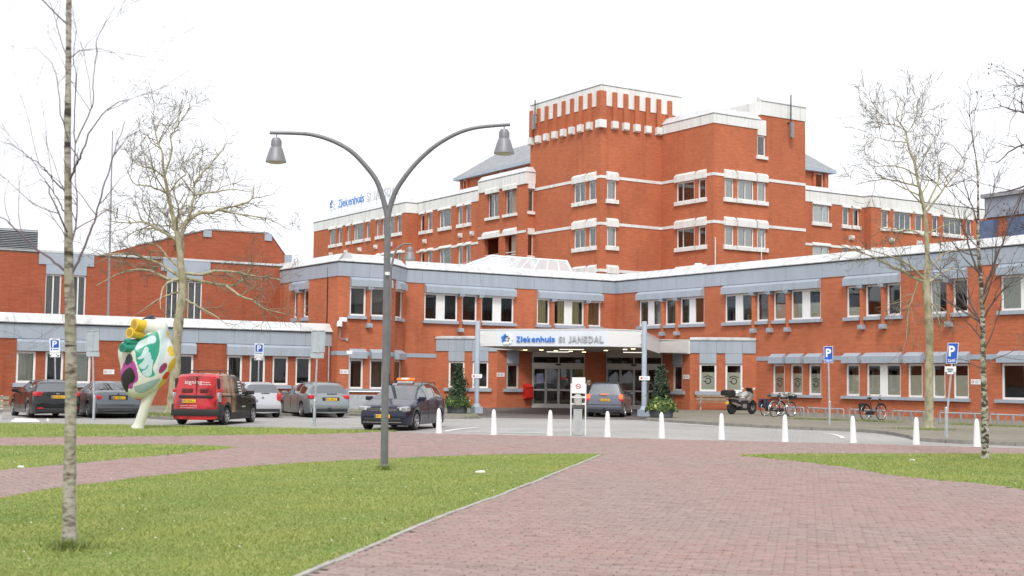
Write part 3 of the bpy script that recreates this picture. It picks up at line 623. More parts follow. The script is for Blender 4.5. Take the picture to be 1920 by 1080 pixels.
# glass lantern on the roof
sk = MB(); y0, y1 = 72.2, 77.5; p0 = onY(850, 505, y0); p1 = onY(1078, 505, y0); x0, x1 = p0[0], p1[0]; ym = 74.8; zb, zr = 8.5, float(onY(921, 480, ym)[2])
ra, rb = onY(921, 480, ym)[0], onY(1063, 489, ym)[0]
sk.face([(x0, y0, zb), (x1, y0, zb), (rb, ym, zr), (ra, ym, zr)]); sk.face([(x1, y0, zb), (x1, y1, zb), (rb, ym, zr)]); sk.face([(x1, y1, zb), (x0, y1, zb), (ra, ym, zr), (rb, ym, zr)]); sk.face([(x0, y1, zb), (x0, y0, zb), (ra, ym, zr)])
sko = sk.build('skylight', 'skylight_glass', wing)
for k in range(9):
    f = k/8; b0 = np.array([x0+(x1-x0)*f, y0, zb]); r0 = np.array([ra+(rb-ra)*f, ym, zr]); MB().tube([b0, r0], .05, 4).build('glazing_bar', 'white_paint', sko)
for a_, b_ in (((ra, ym, zr), (rb, ym, zr)), ((x0, y0, zb), (ra, ym, zr)), ((x1, y0, zb), (rb, ym, zr))): MB().tube([a_, b_], .08, 4).build('glazing_bar', 'white_paint', sko)
MB().poly([(x0, y0+.05), (x1, y0+.05), (x1, y1), (x0, y1)], ZD+.3, zb).build('skylight_base', 'white_paint', sko)
p = onX(1310, 494, 54.5); MB().lathe([(.45, 0), (.45, .35), (.28, .62), (.0, .64)], (54.5, p[1], ZD+.3), 4).build('roof_vent', 'white_paint', wing)
# ---- one-storey entrance front set across the corner at 45 degrees
fE = Fr(E_A, E_B); sl, sr = fE.s(931.6, 2), fE.s(1293.5, 2)
def pav_part(s0, s1, wins, cuts):
    H = []
    for x0, x1, em in wins:
        a, b = fE.s(x0, 2), fE.s(x1, 2); w = window(fE, a, b, 1.14, 2.72, wing, dep=.05, film=.72 if em else None); H.append((a, b, 1.14, 2.72))
        if em: emblem(fE, (a+b)/2, 1.74, .3, w, -.075)
        sill(fE, a-.24, b+.24, .94, 1.14, .14); MB(fE).box(a, b, 2.73, 3.32, 0, .05).build('drop_panel', 'gray_panel', wing)
    wall('wall', fE, s0, s1, 0, 4.05, H, wing); room(fE, s0+.3, s1-.3, .3, 3.2, wing, 1.7)
    for i in range(len(cuts)-1): MB(fE).box(cuts[i]+.006, cuts[i+1]-.006, 3.325, 4.05, .0, .06).build('fascia_panel', 'gray_panel', wing)
    MB(fE).prism([(-.3, 4.06), (.12, 4.06), (.12, 4.16), (-.3, 4.24)], s0, s1).build('coping_panel', 'white_coping', wing)
pav_part(0, sl, [(840.8, 870.7, False), (885.6, 915.4, False)], [0.02]+[fE.s(x, 3.7) for x in (841, 871, 886, 916)]+[sl])
pav_part(sr, fE.len, [(1311.5, 1343.3, True), (1360, 1392, True)], [sr]+[fE.s(x, 3.7) for x in (1311, 1343.5, 1359.7, 1392)]+[fE.len-.02])
L0, R0 = fE.pt(sl, 0, 0)[:2], fE.pt(sr, 0, 0)[:2]; KS = 111.0
fRL = Fr(L0, (KS-L0[1], L0[1])); fRR = Fr((R0[0], KS-R0[0]), R0); fDr = Fr((KS-L0[1], L0[1]), (R0[0], KS-R0[0]))
for fr, x0, x1 in ((fRL, 950, 972.5), (fRR, 1262, 1279.5)):
    a, b = fr.s(x0, 2), fr.s(x1, 2); window(fr, a, b, 1.14, 2.62, wing, dep=.05, mat='beige_frame'); wall('wall', fr, 0, fr.len, 0, 3.6, [(a, b, 1.14, 2.62)], wing)
    sill(fr, a-.24, b+.24, .94, 1.14, .14); MB(fr).box(a, b, 2.63, 3.45, 0, .04).build('drop_panel', 'gray_panel', wing); room(fr, a-.3, b+.3, .3, 3.0, wing, .9)
MB().poly(inset([E_A, (XB, YA), E_B], .2), 3.62, 4.08).build('pavilion_roof', 'flat_roof', wing)
pa, pb = fDr.s(1097.3, 2), fDr.s(1135.3, 2)
MB(fDr).box(pa, pb, .0, 3.6, -.5, .12).build('pier', 'brick', wing)
def doors(a, b, cuts):
    d = MB(fDr); d.box(a, b, 3.12, 3.62, -.1, -.02).build('door_header', 'beige_frame', wing)
    t = MB(fDr); t.box(a, b, 3.06, 3.12, -.12, 0); t.box(a, b, 2.42, 2.70, -.14, .03); t.box(a, a+.07, .12, 3.06, -.12, 0); t.box(b-.07, b, .12, 3.06, -.12, 0); t.box((a+b)/2-.04, (a+b)/2+.04, 2.70, 3.06, -.12, 0); tr = t.build('door_frame', 'beige_frame', wing)
    for q0, q1 in ((a+.07, (a+b)/2-.04), ((a+b)/2+.04, b-.07)): MB(fDr).box(q0, q1, 2.70, 3.06, -.07, -.06).build('transom_pane', 'door_glass', tr)
    MB(fDr).box((a+b)/2-.14, (a+b)/2+.14, 2.56, 2.66, .03, .10).build('motion_sensor', 'black_plastic', tr)
    n = 4; w = (b-a-.14)/n
    for k in range(n):
        s0, s1 = a+.07+k*w+.004, a+.07+(k+1)*w-.004; m = MB(fDr); q = -.03 if k in (0, 3) else -.08
        for z0, z1 in ((.12, .26), (1.03, 1.13), (2.34, 2.415)): m.box(s0, s1, z0, z1, q-.05, q)
        m.box(s0, s0+.055, .26, 2.34, q-.05, q); m.box(s1-.055, s1, .26, 2.34, q-.05, q); lf = m.build('door_leaf', 'beige_frame', wing)
        MB(fDr).box(s0+.055, s1-.055, 1.13, 2.34, q-.03, q-.02).build('pane', 'door_glass', lf); MB(fDr).box(s0+.055, s1-.055, .26, 1.03, q-.03, q-.02).build('pane', 'door_glass', lf)
    return tr
MB(fDr).box(.02, fDr.len-.02, .0, .119, -.2, .03).build('threshold', 'beige_frame', wing); trL = doors(0.02, pa-.01, None); trR = doors(pb+.01, fDr.len-.02, None)
plain('poster_blue', (.30, .36, .55), .5, var=.5, scale=9); plain('poster_pale', (.60, .62, .66), .5, var=.25, scale=6)
MB(fDr).box(.30, .72, 1.50, 2.05, -.028, -.020).build('poster', 'poster_blue', wing); MB(fDr).box(1.78, 2.12, 1.72, 1.86, -.075, -.068).build('no_entry_sticker', 'sign_red', wing)
q0 = fDr.s(1228, 1.7); MB(fDr).box(q0, q0+.35, 1.55, 2.0, -.028, -.020).build('poster', 'poster_pale', wing)
room(fDr, .0, fDr.len, .1, 3.6, wing, 7, 'interior_wall', -.2)
# ---- small things fixed to the walls
def plate(fr, px, z, w=.55, h=.24):
    s = fr.s(px, z); r = thing('wall_sign', '', 'sign', fr.pt(s, 0, z-.12), 0); MB(fr).box(s-w/2, s+w/2, z-h/2, z+h/2, .004, .02).build('panel', 'sign_white', r)
    mb = MB(fr); mb.lathe([(.075, .02), (.075, .024)], (s-w*.30, 0, z), 14, 'y'); mb.build('red_ring', 'sign_red', r); mb = MB(fr); mb.lathe([(.052, .024), (.052, .027)], (s-w*.30, 0, z), 14, 'y'); mb.build('white_disc', 'sign_white', r)
    mb = MB(fr); mb.box(s-w*.38, s-w*.22, z-.008, z+.008, .027, .029); mb.build('cigarette', 'plate_ink', r)
    mb = MB(fr)
    for k in range(3): mb.box(s-w*.05, s+w*(.40-.08*k), z+.045-.05*k, z+.06-.05*k, .021, .023)
    mb.build('print_line', 'steel_gray', r); return r
fC = Fr((2.0, 68.47), (XD, 68.47))
for fr, px, z, txt in ((fC, 204, 1.82, 'white no smoking plate on the brick wall of the low wing beside the blinds'), (fA1, 645.5, 2.0, 'white no smoking plate at the brick corner beside the low wing'), (fRL, 938.5, 1.95, 'white no smoking plate in the entrance recess above the red box'), (fRR, 1287, 1.95, 'white no smoking plate in the entrance recess behind the conifer planter'), (fB, 1830, 1.85, 'white no smoking plate on the brick between frosted windows behind the thin birch')):
    plate(fr, px, z)['label'] = txt
cc = thing('security_camera', 'white security camera on a bracket at the brick corner of the wing', 'camera', fA1.pt(.1, 0, 5.0))
MB(fA1).box(.02, .32, 4.78, 5.02, .12, .5).build('housing', 'sign_white', cc); MB(fA1).lathe([(.15, 4.5), (.16, 4.7), (.10, 4.82)], (-.05, .35, 0), 12).build('dome', 'sign_white', cc); MB(fA1).lathe([(.0, 4.42), (.10, 4.45), (.12, 4.5)], (-.05, .35, 0), 12).build('lens', 'black_plastic', cc)
MB(fA1).tube([(.17, .12, 4.78), (.12, .06, 4.6), (.12, .05, 3.9), (.2, .05, 3.8), (.5, .05, 3.8)], .025, 6).build('conduit', 'galvanised', cc); MB(fA1).box(.48, .6, 3.72, 3.88, .0, .1).build('junction_box', 'galvanised', cc)
# ------------------------------------------------------------------ low wing on the left (one storey)
lowing = thing('low_wing', 'one storey brick wing with grey fascia and white coping behind the parked cars', 'building', (20, 68.47, 0))
zh, zd = 2.81, 4.19
HC = []
def c_run(wins, hx0, hx1, **kw):
    for x0, x1, o in wins:
        a, b = fC.s(x0, 2), fC.s(x1, 2); window(fC, a, b, 1.22, zh-.02, lowing, mat='white_frame', dep=.06, frame=.11, **o); HC.append((a, b, 1.22, zh-.02)); MB(fC).box(a-.15, b+.15, 1.02, 1.215, -.02, .14).build('window_sill', 'gray_panel', lowing)
    a, b = fC.s(hx0, 3), fC.s(hx1, 3); MB(fC).prism([(0, 3.42), (.2, 3.26), (.2, zh), (0, zh)], a, b).build('window_hood', 'gray_panel', lowing)
BL = ('blind', 0, 1)
c_run([(30, 67, dict(curtain=BL)), (84.5, 119, dict()), (136, 170, dict(curtain=BL))], 31, 176)
c_run([(330, 363, dict())], 318, 366.5)
c_run([(425.5, 454.5, dict()), (468, 497.5, dict()), (511, 540.5, dict()), (554, 583, dict())], 424.5, 584)
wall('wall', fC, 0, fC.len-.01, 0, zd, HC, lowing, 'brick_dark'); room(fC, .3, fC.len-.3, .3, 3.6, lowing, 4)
cuts = [0, 3, 6, 9]+[fC.s(x, 3.8) for x in (26, 78, 132, 186, 240, 292, 372, 440, 506, 572)]; ce = fC.len+.36
for a, b in zip(cuts, cuts[1:]+[ce]):
    MB(fC).box(a+.006, b-.006, 3.42, zd-.06, .0, .05).build('fascia_panel', 'gray_panel', lowing)
    MB(fC).prism([(.16, zd), (.19, zd+.04), (-.28, zd+.50), (-.6, zd+.52), (-.6, zd)], a+.004, b-.004, 0, (1.0 if b == ce else 0)).build('coping_panel', 'white_coping', lowing)
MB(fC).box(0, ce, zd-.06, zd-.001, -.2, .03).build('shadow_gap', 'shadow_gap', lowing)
MB().poly([(2, 69.1), (XD-.02, 69.1), (XD-.02, 75.9), (2, 75.9)], zd+.1, zd+.3).build('roof', 'flat_roof', lowing)
MB(fC).tube([(fC.s(615, 2), .08, 0.1), (fC.s(615, 2), .08, 3.4)], .045, 6).build('downpipe', 'galvanised', lowing)
# ------------------------------------------------------------------ brick hall behind it, with gable end
YH = 76.0
hall = thing('brick_hall', 'dark red brick hall with tall narrow windows and a sloped gable above the low wing', 'building', (24, YH, 0))
fH = Fr((6, YH), (XD+.6, YH)); hz = lambda x, y: fH.hit(x, y)
H = []
for x0, x1 in ((84.5, 114.5), (132, 160.5), (311, 334), (352, 378.5)):
    a, b = fH.s(x0, 6), fH.s(x1, 6); window(fH, a, b, 4.6, 7.2, hall, mull=[.5], frame=.06, curtain=('blind_dim', .0, 1)); H.append((a, b, 4.6, 7.2))
ztop = hz(120, 470)[1]
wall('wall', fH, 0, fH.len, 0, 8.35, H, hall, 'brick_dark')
for x0, x1 in ((73, 176), (302, 394)):
    a, b = fH.s(x0, 8), fH.s(x1, 8); i0, i1 = (H[0], H[1]) if x0 < 200 else (H[2], H[3])
    MB(fH).box(a, b, 7.75, 8.42, .0, .06).build('fascia_panel', 'gray_panel', hall); MB(fH).box(i0[0], i1[1], 7.22, 7.75, .0, .05).build('drop_panel', 'gray_panel', hall)
MB(fH).box(0, fH.len, 8.42, 8.54, -.3, .08).build('coping_panel', 'white_coping', hall)
a, b = 0, fH.s(71, 9); nb = 11
for k in range(nb): MB(fH).prism([(.0, 8.56+k*.095), (.14, 8.53+k*.095), (.14, 8.55+k*.095), (.0, 8.60+k*.095)], a, b).build('louvre_slat', 'galvanised', hall)
MB(fH).box(a, b, 8.55, 9.62, -1.4, -.01).build('louvre_box', 'slate', hall)
# gable wall a little behind the window wall
YG = 77.2; fG = Fr((10, YG), (42, YG)); G = [fG.hit(x, y) for x, y in ((254, 461), (385, 432), (392, 431), (500, 437.5), (508, 441), (538, 484), (545, 493))]
prof = [(G[0][0], 0)]+[g for g in G]+[(G[-1][0], 0)]
mb = MB(fG); mb.face([(s, 0, z) for s, z in prof]); mb.face([(s, -6, z) for s, z in prof[::-1]])
for (s0, z0), (s1, z1) in zip(prof, prof[1:]): mb.face([(s0, 0, z0), (s0, -6, z0), (s1, -6, z1), (s1, 0, z1)])
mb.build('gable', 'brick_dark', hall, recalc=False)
for (x0, y0, x1, y1) in ((381, 431, 396, 445), (496, 437, 509, 452), (533, 477, 546, 500)):
    s0, z1 = fG.hit(x0, y0); s1, z0 = fG.hit(x1, y1); MB(fG).poly([(s0, -.3), (s1, -.3), (s1, .08), (s0, .08)], z0, z1-.02).build('corner_cap', 'gray_panel', hall)
for i in range(len(G)-1):
    (s0, z0), (s1, z1) = G[i], G[i+1]; mb = MB(fG); mb.face([(s0, .06, z0), (s1, .06, z1), (s1, .06, z1+.07), (s0, .06, z0+.07)]); mb.face([(s0, .06, z0+.07), (s1, .06, z1+.07), (s1, -.4, z1+.07), (s0, -.4, z0+.07)]); mb.build('verge_trim', 'slate', hall, recalc=False)
MB().poly([(6, YH+.05), (XD+.5, YH+.05), (XD+.5, YH+8), (6, YH+8)], 8.2, 8.4).build('roof', 'flat_roof', hall)
# ------------------------------------------------------------------ tower
XT, YT, XU, YU, XE = 59.38, 80.96, 65.29, 74.81, 74.74
tower = thing('hospital_tower', 'tall red brick hospital tower with white crenellated crown and white string courses', 'building', (66, 80, 0))
fTL = Fr((XT, 90.75), (XT, YT)); fTR = Fr((XT, YT), (67.25, YT)); fUL = Fr((XU, YT), (XU, YU)); fUR = Fr((XU, YU), (XE, YU))
ROWS = (17.27, 13.69, 10.11)
zz = [fTL.hit(1087, 120+y/2.7)[1] for y in (605, 703)]
WT, WB = zz[0]-17.27, zz[1]-17.27
def tower_face(fr, wins, zt, holes_extra=(), mat='brick', length=None, parent=None, rows=ROWS, string=True, z0=0, hw=.10):
    parent = parent or tower; H = list(holes_extra); ln = length or fr.len
    for ri, zr in enumerate(rows):
        for x0, x1, o in wins:
            a, b = fr.s(x0, zr-1), fr.s(x1, zr-1); zb, ztp = zr+WB, zr+WT; H.append((a, b, zb, ztp)); o2 = dict(o)
            window(fr, a, b, zb, ztp, parent, dep=.05, frame=.10, **o2)
            MB(fr).prism([(0, zr+.34), (.22, zr+.16), (.22, ztp+.01), (0, ztp+.01)], a-hw, b+hw).build('window_hood', 'white_trim', parent)
            m = MB(fr); m.box(a-.16, b+.16, zb-.26, zb-.01, -.02, .16); m.box(a-.16, a-.02, zb-.01, zb+.06, 0, .15); m.box(b+.02, b+.16, zb-.01, zb+.06, 0, .15); m.build('window_sill', 'white_trim', parent)
        if string: MB(fr).box(0, ln, zr-.22, zr, -.01, .045).build('string_course', 'white_trim', parent)
        if wins: room(fr, max(.2, min(h[0] for h in H)-1), min(ln-.2, max(h[1] for h in H)+1), zr-2.6, zr+.5, parent, 3.5)
    wall('wall', fr, 0, ln, z0, zt, H, parent, mat)
    return H
CWH = ('curtain_white', 0, 1)
tower_face(fTL, [(1076.7, 1097.5, dict(mull=[.5], curtain=CWH)), (1104.5, 1117, dict(curtain=CWH))], 24.1)
tower_face(fTR, [(1138.5, 1155.5, dict(curtain=('curtain_white', .05, .95)))], 24.1)
MB().poly(inset([(XT, YT), (67.25, YT), (67.25, 90.75), (XT, 90.75)], .5), 23.9, 24.15).build('roof', 'flat_roof', tower)
mb = MB(); mb.box(67.05, 67.24, 0, 24.1, YT+.03, 90.7); mb.box(XT+.03, 67.2, 0, 24.1, 90.55, 90.74); mb.build('rear_wall', 'brick', tower)
ZC = 24.2
for fr, xs, k0, k1 in ((fTL, [100, 140, 181, 224, 267, 310, 354, 400], 0, 1), (fTR, [515, 571, 627, 683, 738, 793], -1, 0)):
    cuts = np.linspace(0, fr.len, 6)
    MB(fr).prism([(-.1, 22.65), (.06, 22.65), (.06, ZC-.02), (-.1, ZC-.02)], 0, fr.len, k0, k1).build('crown_fascia', 'white_trim', tower)
    for i in range(5): MB(fr).prism([(.10, ZC), (.12, ZC+.04), (-.3, ZC+.42), (-.6, ZC+.42), (-.6, ZC)], cuts[i]+.006*(i > 0), cuts[i+1]-.006*(i < 4), k0 if i == 0 else 0, k1 if i == 4 else 0).build('coping_panel', 'white_coping', tower)
    for x in xs:
        s = fr.s(960+x/2.7, 22); s = min(max(s, .25), fr.len-.25); r = MB(fr).box(s-.2, s+.2, 21.5, 23.75, .0, .20).build('crown_rib', 'brick', tower); MB(fr).prism([(0, 21.5), (.30, 21.5), (.30, 20.98), (.18, 20.9), (0, 20.9)], s-.26, s+.26).build('corbel', 'white_trim', r)
MB().box(XT-.20, XT+.35, 21.5, 23.75, YT-.20, YT+.35).build('crown_rib', 'brick', tower); MB().box(XT-.32, XT+.3, 20.9, 21.5, YT-.32, YT+.3).build('corbel', 'white_trim', tower)
def antenna(fr, px, ztop, zbot):
    s = fr.s(px, ztop); MB(fr).tube([(s, .35, zbot), (s, .35, ztop)], .05, 6).build('antenna_mast', 'dark_metal', tower); MB(fr).box(s-.16, s+.16, zbot+.05, zbot+1.25, .38, .55).build('antenna_panel', 'steel_gray', tower); MB(fr).box(s-.05, s+.05, zbot+1.2, zbot+1.3, 0, .38).build('antenna_bracket', 'dark_metal', tower)
antenna(fTL, 1010, 24.5, 22.0)
# lower part of the tower to the right
win_UL = [(1269, 1302, dict(mull=[.32])), (1309.5, 1323.5, dict())]
win_UR = [(1359, 1375.3, dict(curtain=CWH)), (1383, 1413, dict(mull=[.48], curtain=CWH)), (1420, 1436, dict(curtain=CWH))]
ZU = 21.72
tower_face(fUL, win_UL, ZU)
sst = fUR.s(1426.5, 22); tw = (fUR.s(1420, 20.5), fUR.s(1435.5, 20.5), 18.95, 20.55); tower_face(fUR, win_UR, ZU, [tw]); window(fUR, *tw, tower, dep=.08); MB(fUR).box(tw[0]-.14, tw[1]+.14, 18.7, 18.94, -.02, .16).build('window_sill', 'white_trim', tower); MB(fUR).box(tw[0], tw[1], 20.56, ZU+.02, .0, .07).build('drop_panel', 'white_trim', tower); room(fUR, tw[0]-.5, tw[1]+.5, 18.2, 21, tower, 2)
MB(fUL).prism([(-.05, 21.0), (.06, 21.0), (.06, ZU-.02), (-.05, ZU-.02)], 0, fUL.len, 0, 1).build('crown_fascia', 'white_trim', tower); MB(fUR).prism([(-.05, 21.0), (.06, 21.0), (.06, ZU-.02), (-.05, ZU-.02)], 0, sst, -1, 0).build('crown_fascia', 'white_trim', tower)
for fr, e, k0, k1 in ((fUL, fUL.len, 0, 1), (fUR, sst, -1, 0)):
    n = 3
    for i in range(n): MB(fr).prism([(.10, ZU), (.12, ZU+.04), (-.5, ZU+.62), (-.9, ZU+.64), (-.9, ZU)], e*i/n+.006*(i > 0), e*(i+1)/n-.006*(i < n-1), k0 if i == 0 else 0, k1 if i == n-1 else 0).build('coping_panel', 'white_coping', tower)
zs_t = [fUR.hit(1470, 120+y/2.7)[1] for y in (215, 275)]
MB().box(XU+sst, XE-.002, ZU+.002, zs_t[1], YU, YU+6).build('stair_head', 'brick', tower); MB().box(XU+sst-.05, XE+.05, zs_t[1], zs_t[0]+.15, YU-.06, YU+6.05).build('stair_fascia', 'white_trim', tower); MB(fUR).prism([(.12, zs_t[0]+.15), (.12, zs_t[0]+.2), (-.4, zs_t[0]+.6), (-.4, zs_t[0]+.15)], sst-.06, fUR.len+.06).build('coping_panel', 'white_coping', tower)
antenna(fUR, 1477, zs_t[0]+.9, zs_t[1]-1.6)
MB().poly([(XU+.3, YU+.3), (XE-.3, YU+.3), (XE-.3, 82), (XU+.3, 82)], ZU-.2, ZU+.05).build('roof', 'flat_roof', tower); mb = MB(); mb.box(XE-.2, XE-.004, 0, ZU-.03, YU+.02, 88); mb.build('side_wall', 'brick', tower)
for px, yt in ((1336, 445), (1426, 443)):
    s = fUR.s(px, 11); MB(fUR).tube([(max(s, .1), .1, 8), (max(s, .1), .1, fUR.hit(px, yt)[1])], .04, 5).build('downpipe', 'white_paint', tower)
# ------------------------------------------------------------------ ward block left of the tower
ward = thing('ward_block', 'long brick ward block with white cornice and small paired windows, carrying the roof lettering', 'building', (62, 110, 0))
YB0, YB1, XV, XV2, XBk, Y2 = 90.02, 97.53, 59.45, 58.22, 58.55, 110.3
fBK = Fr((XBk, YB1), (XBk, YB0)); fBS = Fr((XBk, YB0), (XT, YB0)); fV = Fr((XV, Y2), (XV, YB1)); fV2 = Fr((XV2, 131.35), (XV2, Y2)); fVs = Fr((XV2, Y2), (XV, Y2))
ZV = 18.15; RV = (16.95, 13.4, 9.85)
zz = [fV.hit(834, 280+y/3.84)[1] for y in (437, 565)]; WT, WB = zz[0]-16.95, zz[1]-16.95
V1 = [(789, 796, dict()), (802.5, 810.5, dict(curtain=('curtain_white', .3, 1))), (824.5, 845.5, dict(mull=[.3], curtain=CWH)), (859.5, 867.5, dict(curtain=CWH)), (874, 882.5, dict(curtain=('curtain_white', .3, 1)))]
tower_face(fV, V1, ZV, parent=ward, rows=RV, string=False)
V2 = [(619, 629, dict(curtain=CWH)), (635, 641, dict()), (651.6, 656.8, dict(curtain=CWH)), (664, 681, dict(mull=[.25], curtain=CWH)), (687.8, 694, dict()), (706.7, 712, dict(curtain=CWH)), (717, 722.5, dict()), (731, 739.5, dict(curtain=CWH)), (745, 752.5, dict())]
tower_face(fV2, V2, ZV, parent=ward, rows=RV, string=False)
for zr in RV[1:]:
    for fr in (fV, fV2): MB(fr).box(0, fr.len, zr+.02, zr+.22, -.01, .05).build('string_course', 'white_trim', ward)
for zr in RV[:2]:
    for fr, xs in ((fV, (806, 873, 898-3)), (fV2, (630, 658, 684, 714, 742))):
        for x in xs:
            s = fr.s(x-8, zr-2.6); MB(fr).prism([(0, zr-2.35), (.25, zr-2.35), (.25, zr-2.6), (.12, zr-2.75), (0, zr-2.75)], s-.2, s+.2).build('corbel', 'white_trim', ward)
wall('wall', fVs, 0, fVs.len, 0, ZV, [], ward, 'brick')
def white_top(fr, zt, h, k0, k1, n):
    MB(fr).prism([(-.05, zt-h), (.06, zt-h), (.06, zt-.02), (-.05, zt-.02)], 0, fr.len, k0, k1).build('crown_fascia', 'white_trim', ward); MB(fr).prism([(-.05, zt-.02), (.09, zt-.02), (.09, zt+.01), (-.05, zt+.01)], 0, fr.len, k0, k1).build('shadow_gap', 'shadow_gap', ward)
    for i in range(n): MB(fr).prism([(.08, zt+.012), (.10, zt+.05), (-.35, zt+.5), (-.7, zt+.52), (-.7, zt+.012)], fr.len*i/n+.006*(i > 0), fr.len*(i+1)/n-.006*(i < n-1), k0 if i == 0 else 0, k1 if i == n-1 else 0).build('coping_panel', 'white_coping', ward)
white_top(fV2, ZV, .95, 0, 1, 6); white_top(fVs, ZV, .95, -1, -1, 1); white_top(fV, ZV, .95, 1, 0, 4)
fVe = Fr((XV2+14, 131.35), (XV2, 131.35))
MB().poly(inset([(XV2, 131.35), (XV2, Y2), (XV, Y2), (XV, YB1), (XBk, YB1), (XBk, YB0), (74, YB0), (74, 131.35)], .6), ZV-.3, ZV+.1).build('roof', 'flat_roof', ward)
mb = MB(); mb.box(XV2+.03, 74, 0, ZV, 131.15, 131.34); mb.box(73.8, 74, 0, ZV, YB0, 131.1); mb.build('rear_wall', 'brick', ward)
# balcony bay
ZBK = 18.55; hb = []
for x0, x1 in ((914, 934.5), (947, 968)): 
    a, b = fBK.s(x0, 16), fBK.s(x1, 16); hb.append((a, b, 15.35, 17.35)); window(fBK, a, b, 15.35, 17.35, ward, dep=.16, mull=[.5], frame=.05, curtain=CWH); MB(fBK).box(a-.2, b+.2, 15.1, 15.34, -.02, .18).build('window_sill', 'white_trim', ward)
    MB(fBK).prism([(0, 17.9), (.2, 17.7), (.2, 17.36), (0, 17.36)], a-.15, b+.15).build('window_hood', 'white_trim', ward)
for x0, x1 in ((908, 934.5), (946.5, 967)):
    a, b = fBK.s(x0, 12.6), fBK.s(x1, 12.6); hb.append((a, b, 11.2, 13.55)); MB(fBK).prism([(0, 14.15), (.2, 13.95), (.2, 13.56), (0, 13.56)], a-.15, b+.15).build('window_hood', 'white_trim', ward)
    for zr in (11.9, 12.15): MB(fBK).tube([(a, -.1, zr), (b, -.1, zr)], .035, 5).build('balcony_rail', 'white_paint', ward)
wall('wall', fBK, 0, fBK.len, 0, 17.6, hb, ward, reveal=.4); room(fBK, .3, fBK.len-.2, 14.8, 17.8, ward, 4); room(fBK, .3, fBK.len-.2, 11.1, 13.8, ward, 2.5, 'brick_dark', -.4)
hs = [(.22, .70, 15.35, 17.2), (.22, .70, 11.7, 13.45)]; wall('wall', fBS, 0, fBS.len, 0, 17.6, hs, ward); 
for h in hs: window(fBS, *h, ward, frame=.05); MB(fBS).box(h[0]-.1, h[1]+.1, h[2]-.25, h[2]-.01, -.02, .15).build('window_sill', 'white_trim', ward); MB(fBS).box(h[0]-.06, h[1]+.06, h[3]+.01, h[3]+.5, 0, .15).build('window_hood', 'white_trim', ward)
room(fBS, .1, .8, 11, 17.5, ward, 2, d=-.3)
for fr, k0, k1, n in ((fBK, 0, 1, 3), (fBS, -1, 0, 1)):
    MB(fr).prism([(-.05, 17.6), (.10, 17.6), (.10, ZBK-.02), (-.05, ZBK-.02)], 0, fr.len, k0, k1).build('crown_fascia', 'white_trim', ward)
    for i in range(n): MB(fr).prism([(.14, ZBK), (.16, ZBK+.05), (-.3, ZBK+.5), (-.7, ZBK+.5), (-.7, ZBK)], fr.len*i/n+.005*(i > 0), fr.len*(i+1)/n-.005*(i < n-1), k0 if i == 0 else 0, k1 if i == n-1 else 0).build('coping_panel', 'white_coping', ward)
for zr in (13.55,): MB(fBK).box(0, fBK.len, zr+.05, zr+.25, -.01, .05).build('string_course', 'white_trim', ward)
# slate-roofed top storey standing back on the roof
def attic(name_parent, pts, z0, z1, zr, inset, ov=.5):
    MB().poly(pts, z0, z1).build('attic_wall', 'brick', name_parent)
    x0, y0 = min(p[0] for p in pts)-ov, min(p[1] for p in pts)-ov; x1, y1 = max(p[0] for p in pts)+ov, max(p[1] for p in pts)+ov
    mb = MB(); b = [(x0, y0, z1), (x1, y0, z1), (x1, y1, z1), (x0, y1, z1)]; t = [(x0+inset, y0+inset, zr), (x1-inset, y0+inset, zr), (x1-inset, y1-inset, zr), (x0+inset, y1-inset, zr)]
    for i in range(4): mb.face([b[i], b[(i+1) % 4], t[(i+1) % 4], t[i]])
    mb.face(t); mb.face(b[::-1]); mb.build('slate_roof', 'slate', name_parent)
    mb = MB(); mb.box(x0-.03, x1+.03, z1-.28, z1-.01, y0-.03, y1+.03); mb.build('eaves_board', 'column_gray', name_parent)
XL = 66.0; e0 = onX(850, 334, XL); e1 = onX(995, 300, XL); za = (e0[2]+e1[2])/2
fAt = Fr((XL+.5, 140), (XL+.5, 70)); yl = e0[1]-.5; attic(ward, [(XL+.5, 89), (76, 89), (76, yl), (XL+.5, yl)], ZV, za, za+2.6, 3.4)
for x in (872, 940):
    s = fAt.s(x, 19.5); window(fAt, s-.35, s+.35, ZV+.3, za-.35, ward, dep=-.03, frame=.05); MB(fAt).box(s-.75, s-.45, ZV, za-.3, 0, .2).build('pilaster', 'brick', ward); MB(fAt).box(s+.45, s+.75, ZV, za-.3, 0, .2).build('pilaster', 'brick', ward)
# ------------------------------------------------------------------ ward block right of the tower
rward = thing('ward_block', 'brick ward block with white cornice behind the right hand plane tree', 'building', (90, 82, 0))
YW, YW2, XW2 = 81.85, 81.04, 88.9
fW = Fr((XE, YW), (XW2, YW)); fWs = Fr((XW2, YW), (XW2, YW2)); fW2 = Fr((XW2, YW2), (106.5, YW2))
zz = [fW.hit(1540, 260+y/3.6)[1] for y in (450, 570)]; WT, WB = zz[0]-16.95, zz[1]-16.95
tower_face(fW, [(1524, 1555, dict(mull=[.6], curtain=CWH)), (1580, 1591.5, dict(curtain=CWH)), (1599.5, 1610.5, dict())], ZV, parent=rward, rows=RV, string=False)
tower_face(fW2, [(1653, 1665, dict(curtain=CWH)), (1676, 1708, dict(mull=[.33, .66], curtain=CWH)), (1716, 1729, dict(curtain=CWH)), (1748, 1758, dict()), (1769, 1803, dict(mull=[.33, .66], curtain=CWH)), (1812, 1821, dict())], ZV, parent=rward, rows=RV, string=False)
for x in (1595, 1670, 1722, 1785):
    fr = fW if x < 1620 else fW2; s = fr.s(x, 14.3); MB(fr).prism([(0, 14.6), (.25, 14.6), (.25, 14.35), (.12, 14.2), (0, 14.2)], s-.25, s+.25).build('corbel', 'white_trim', rward)
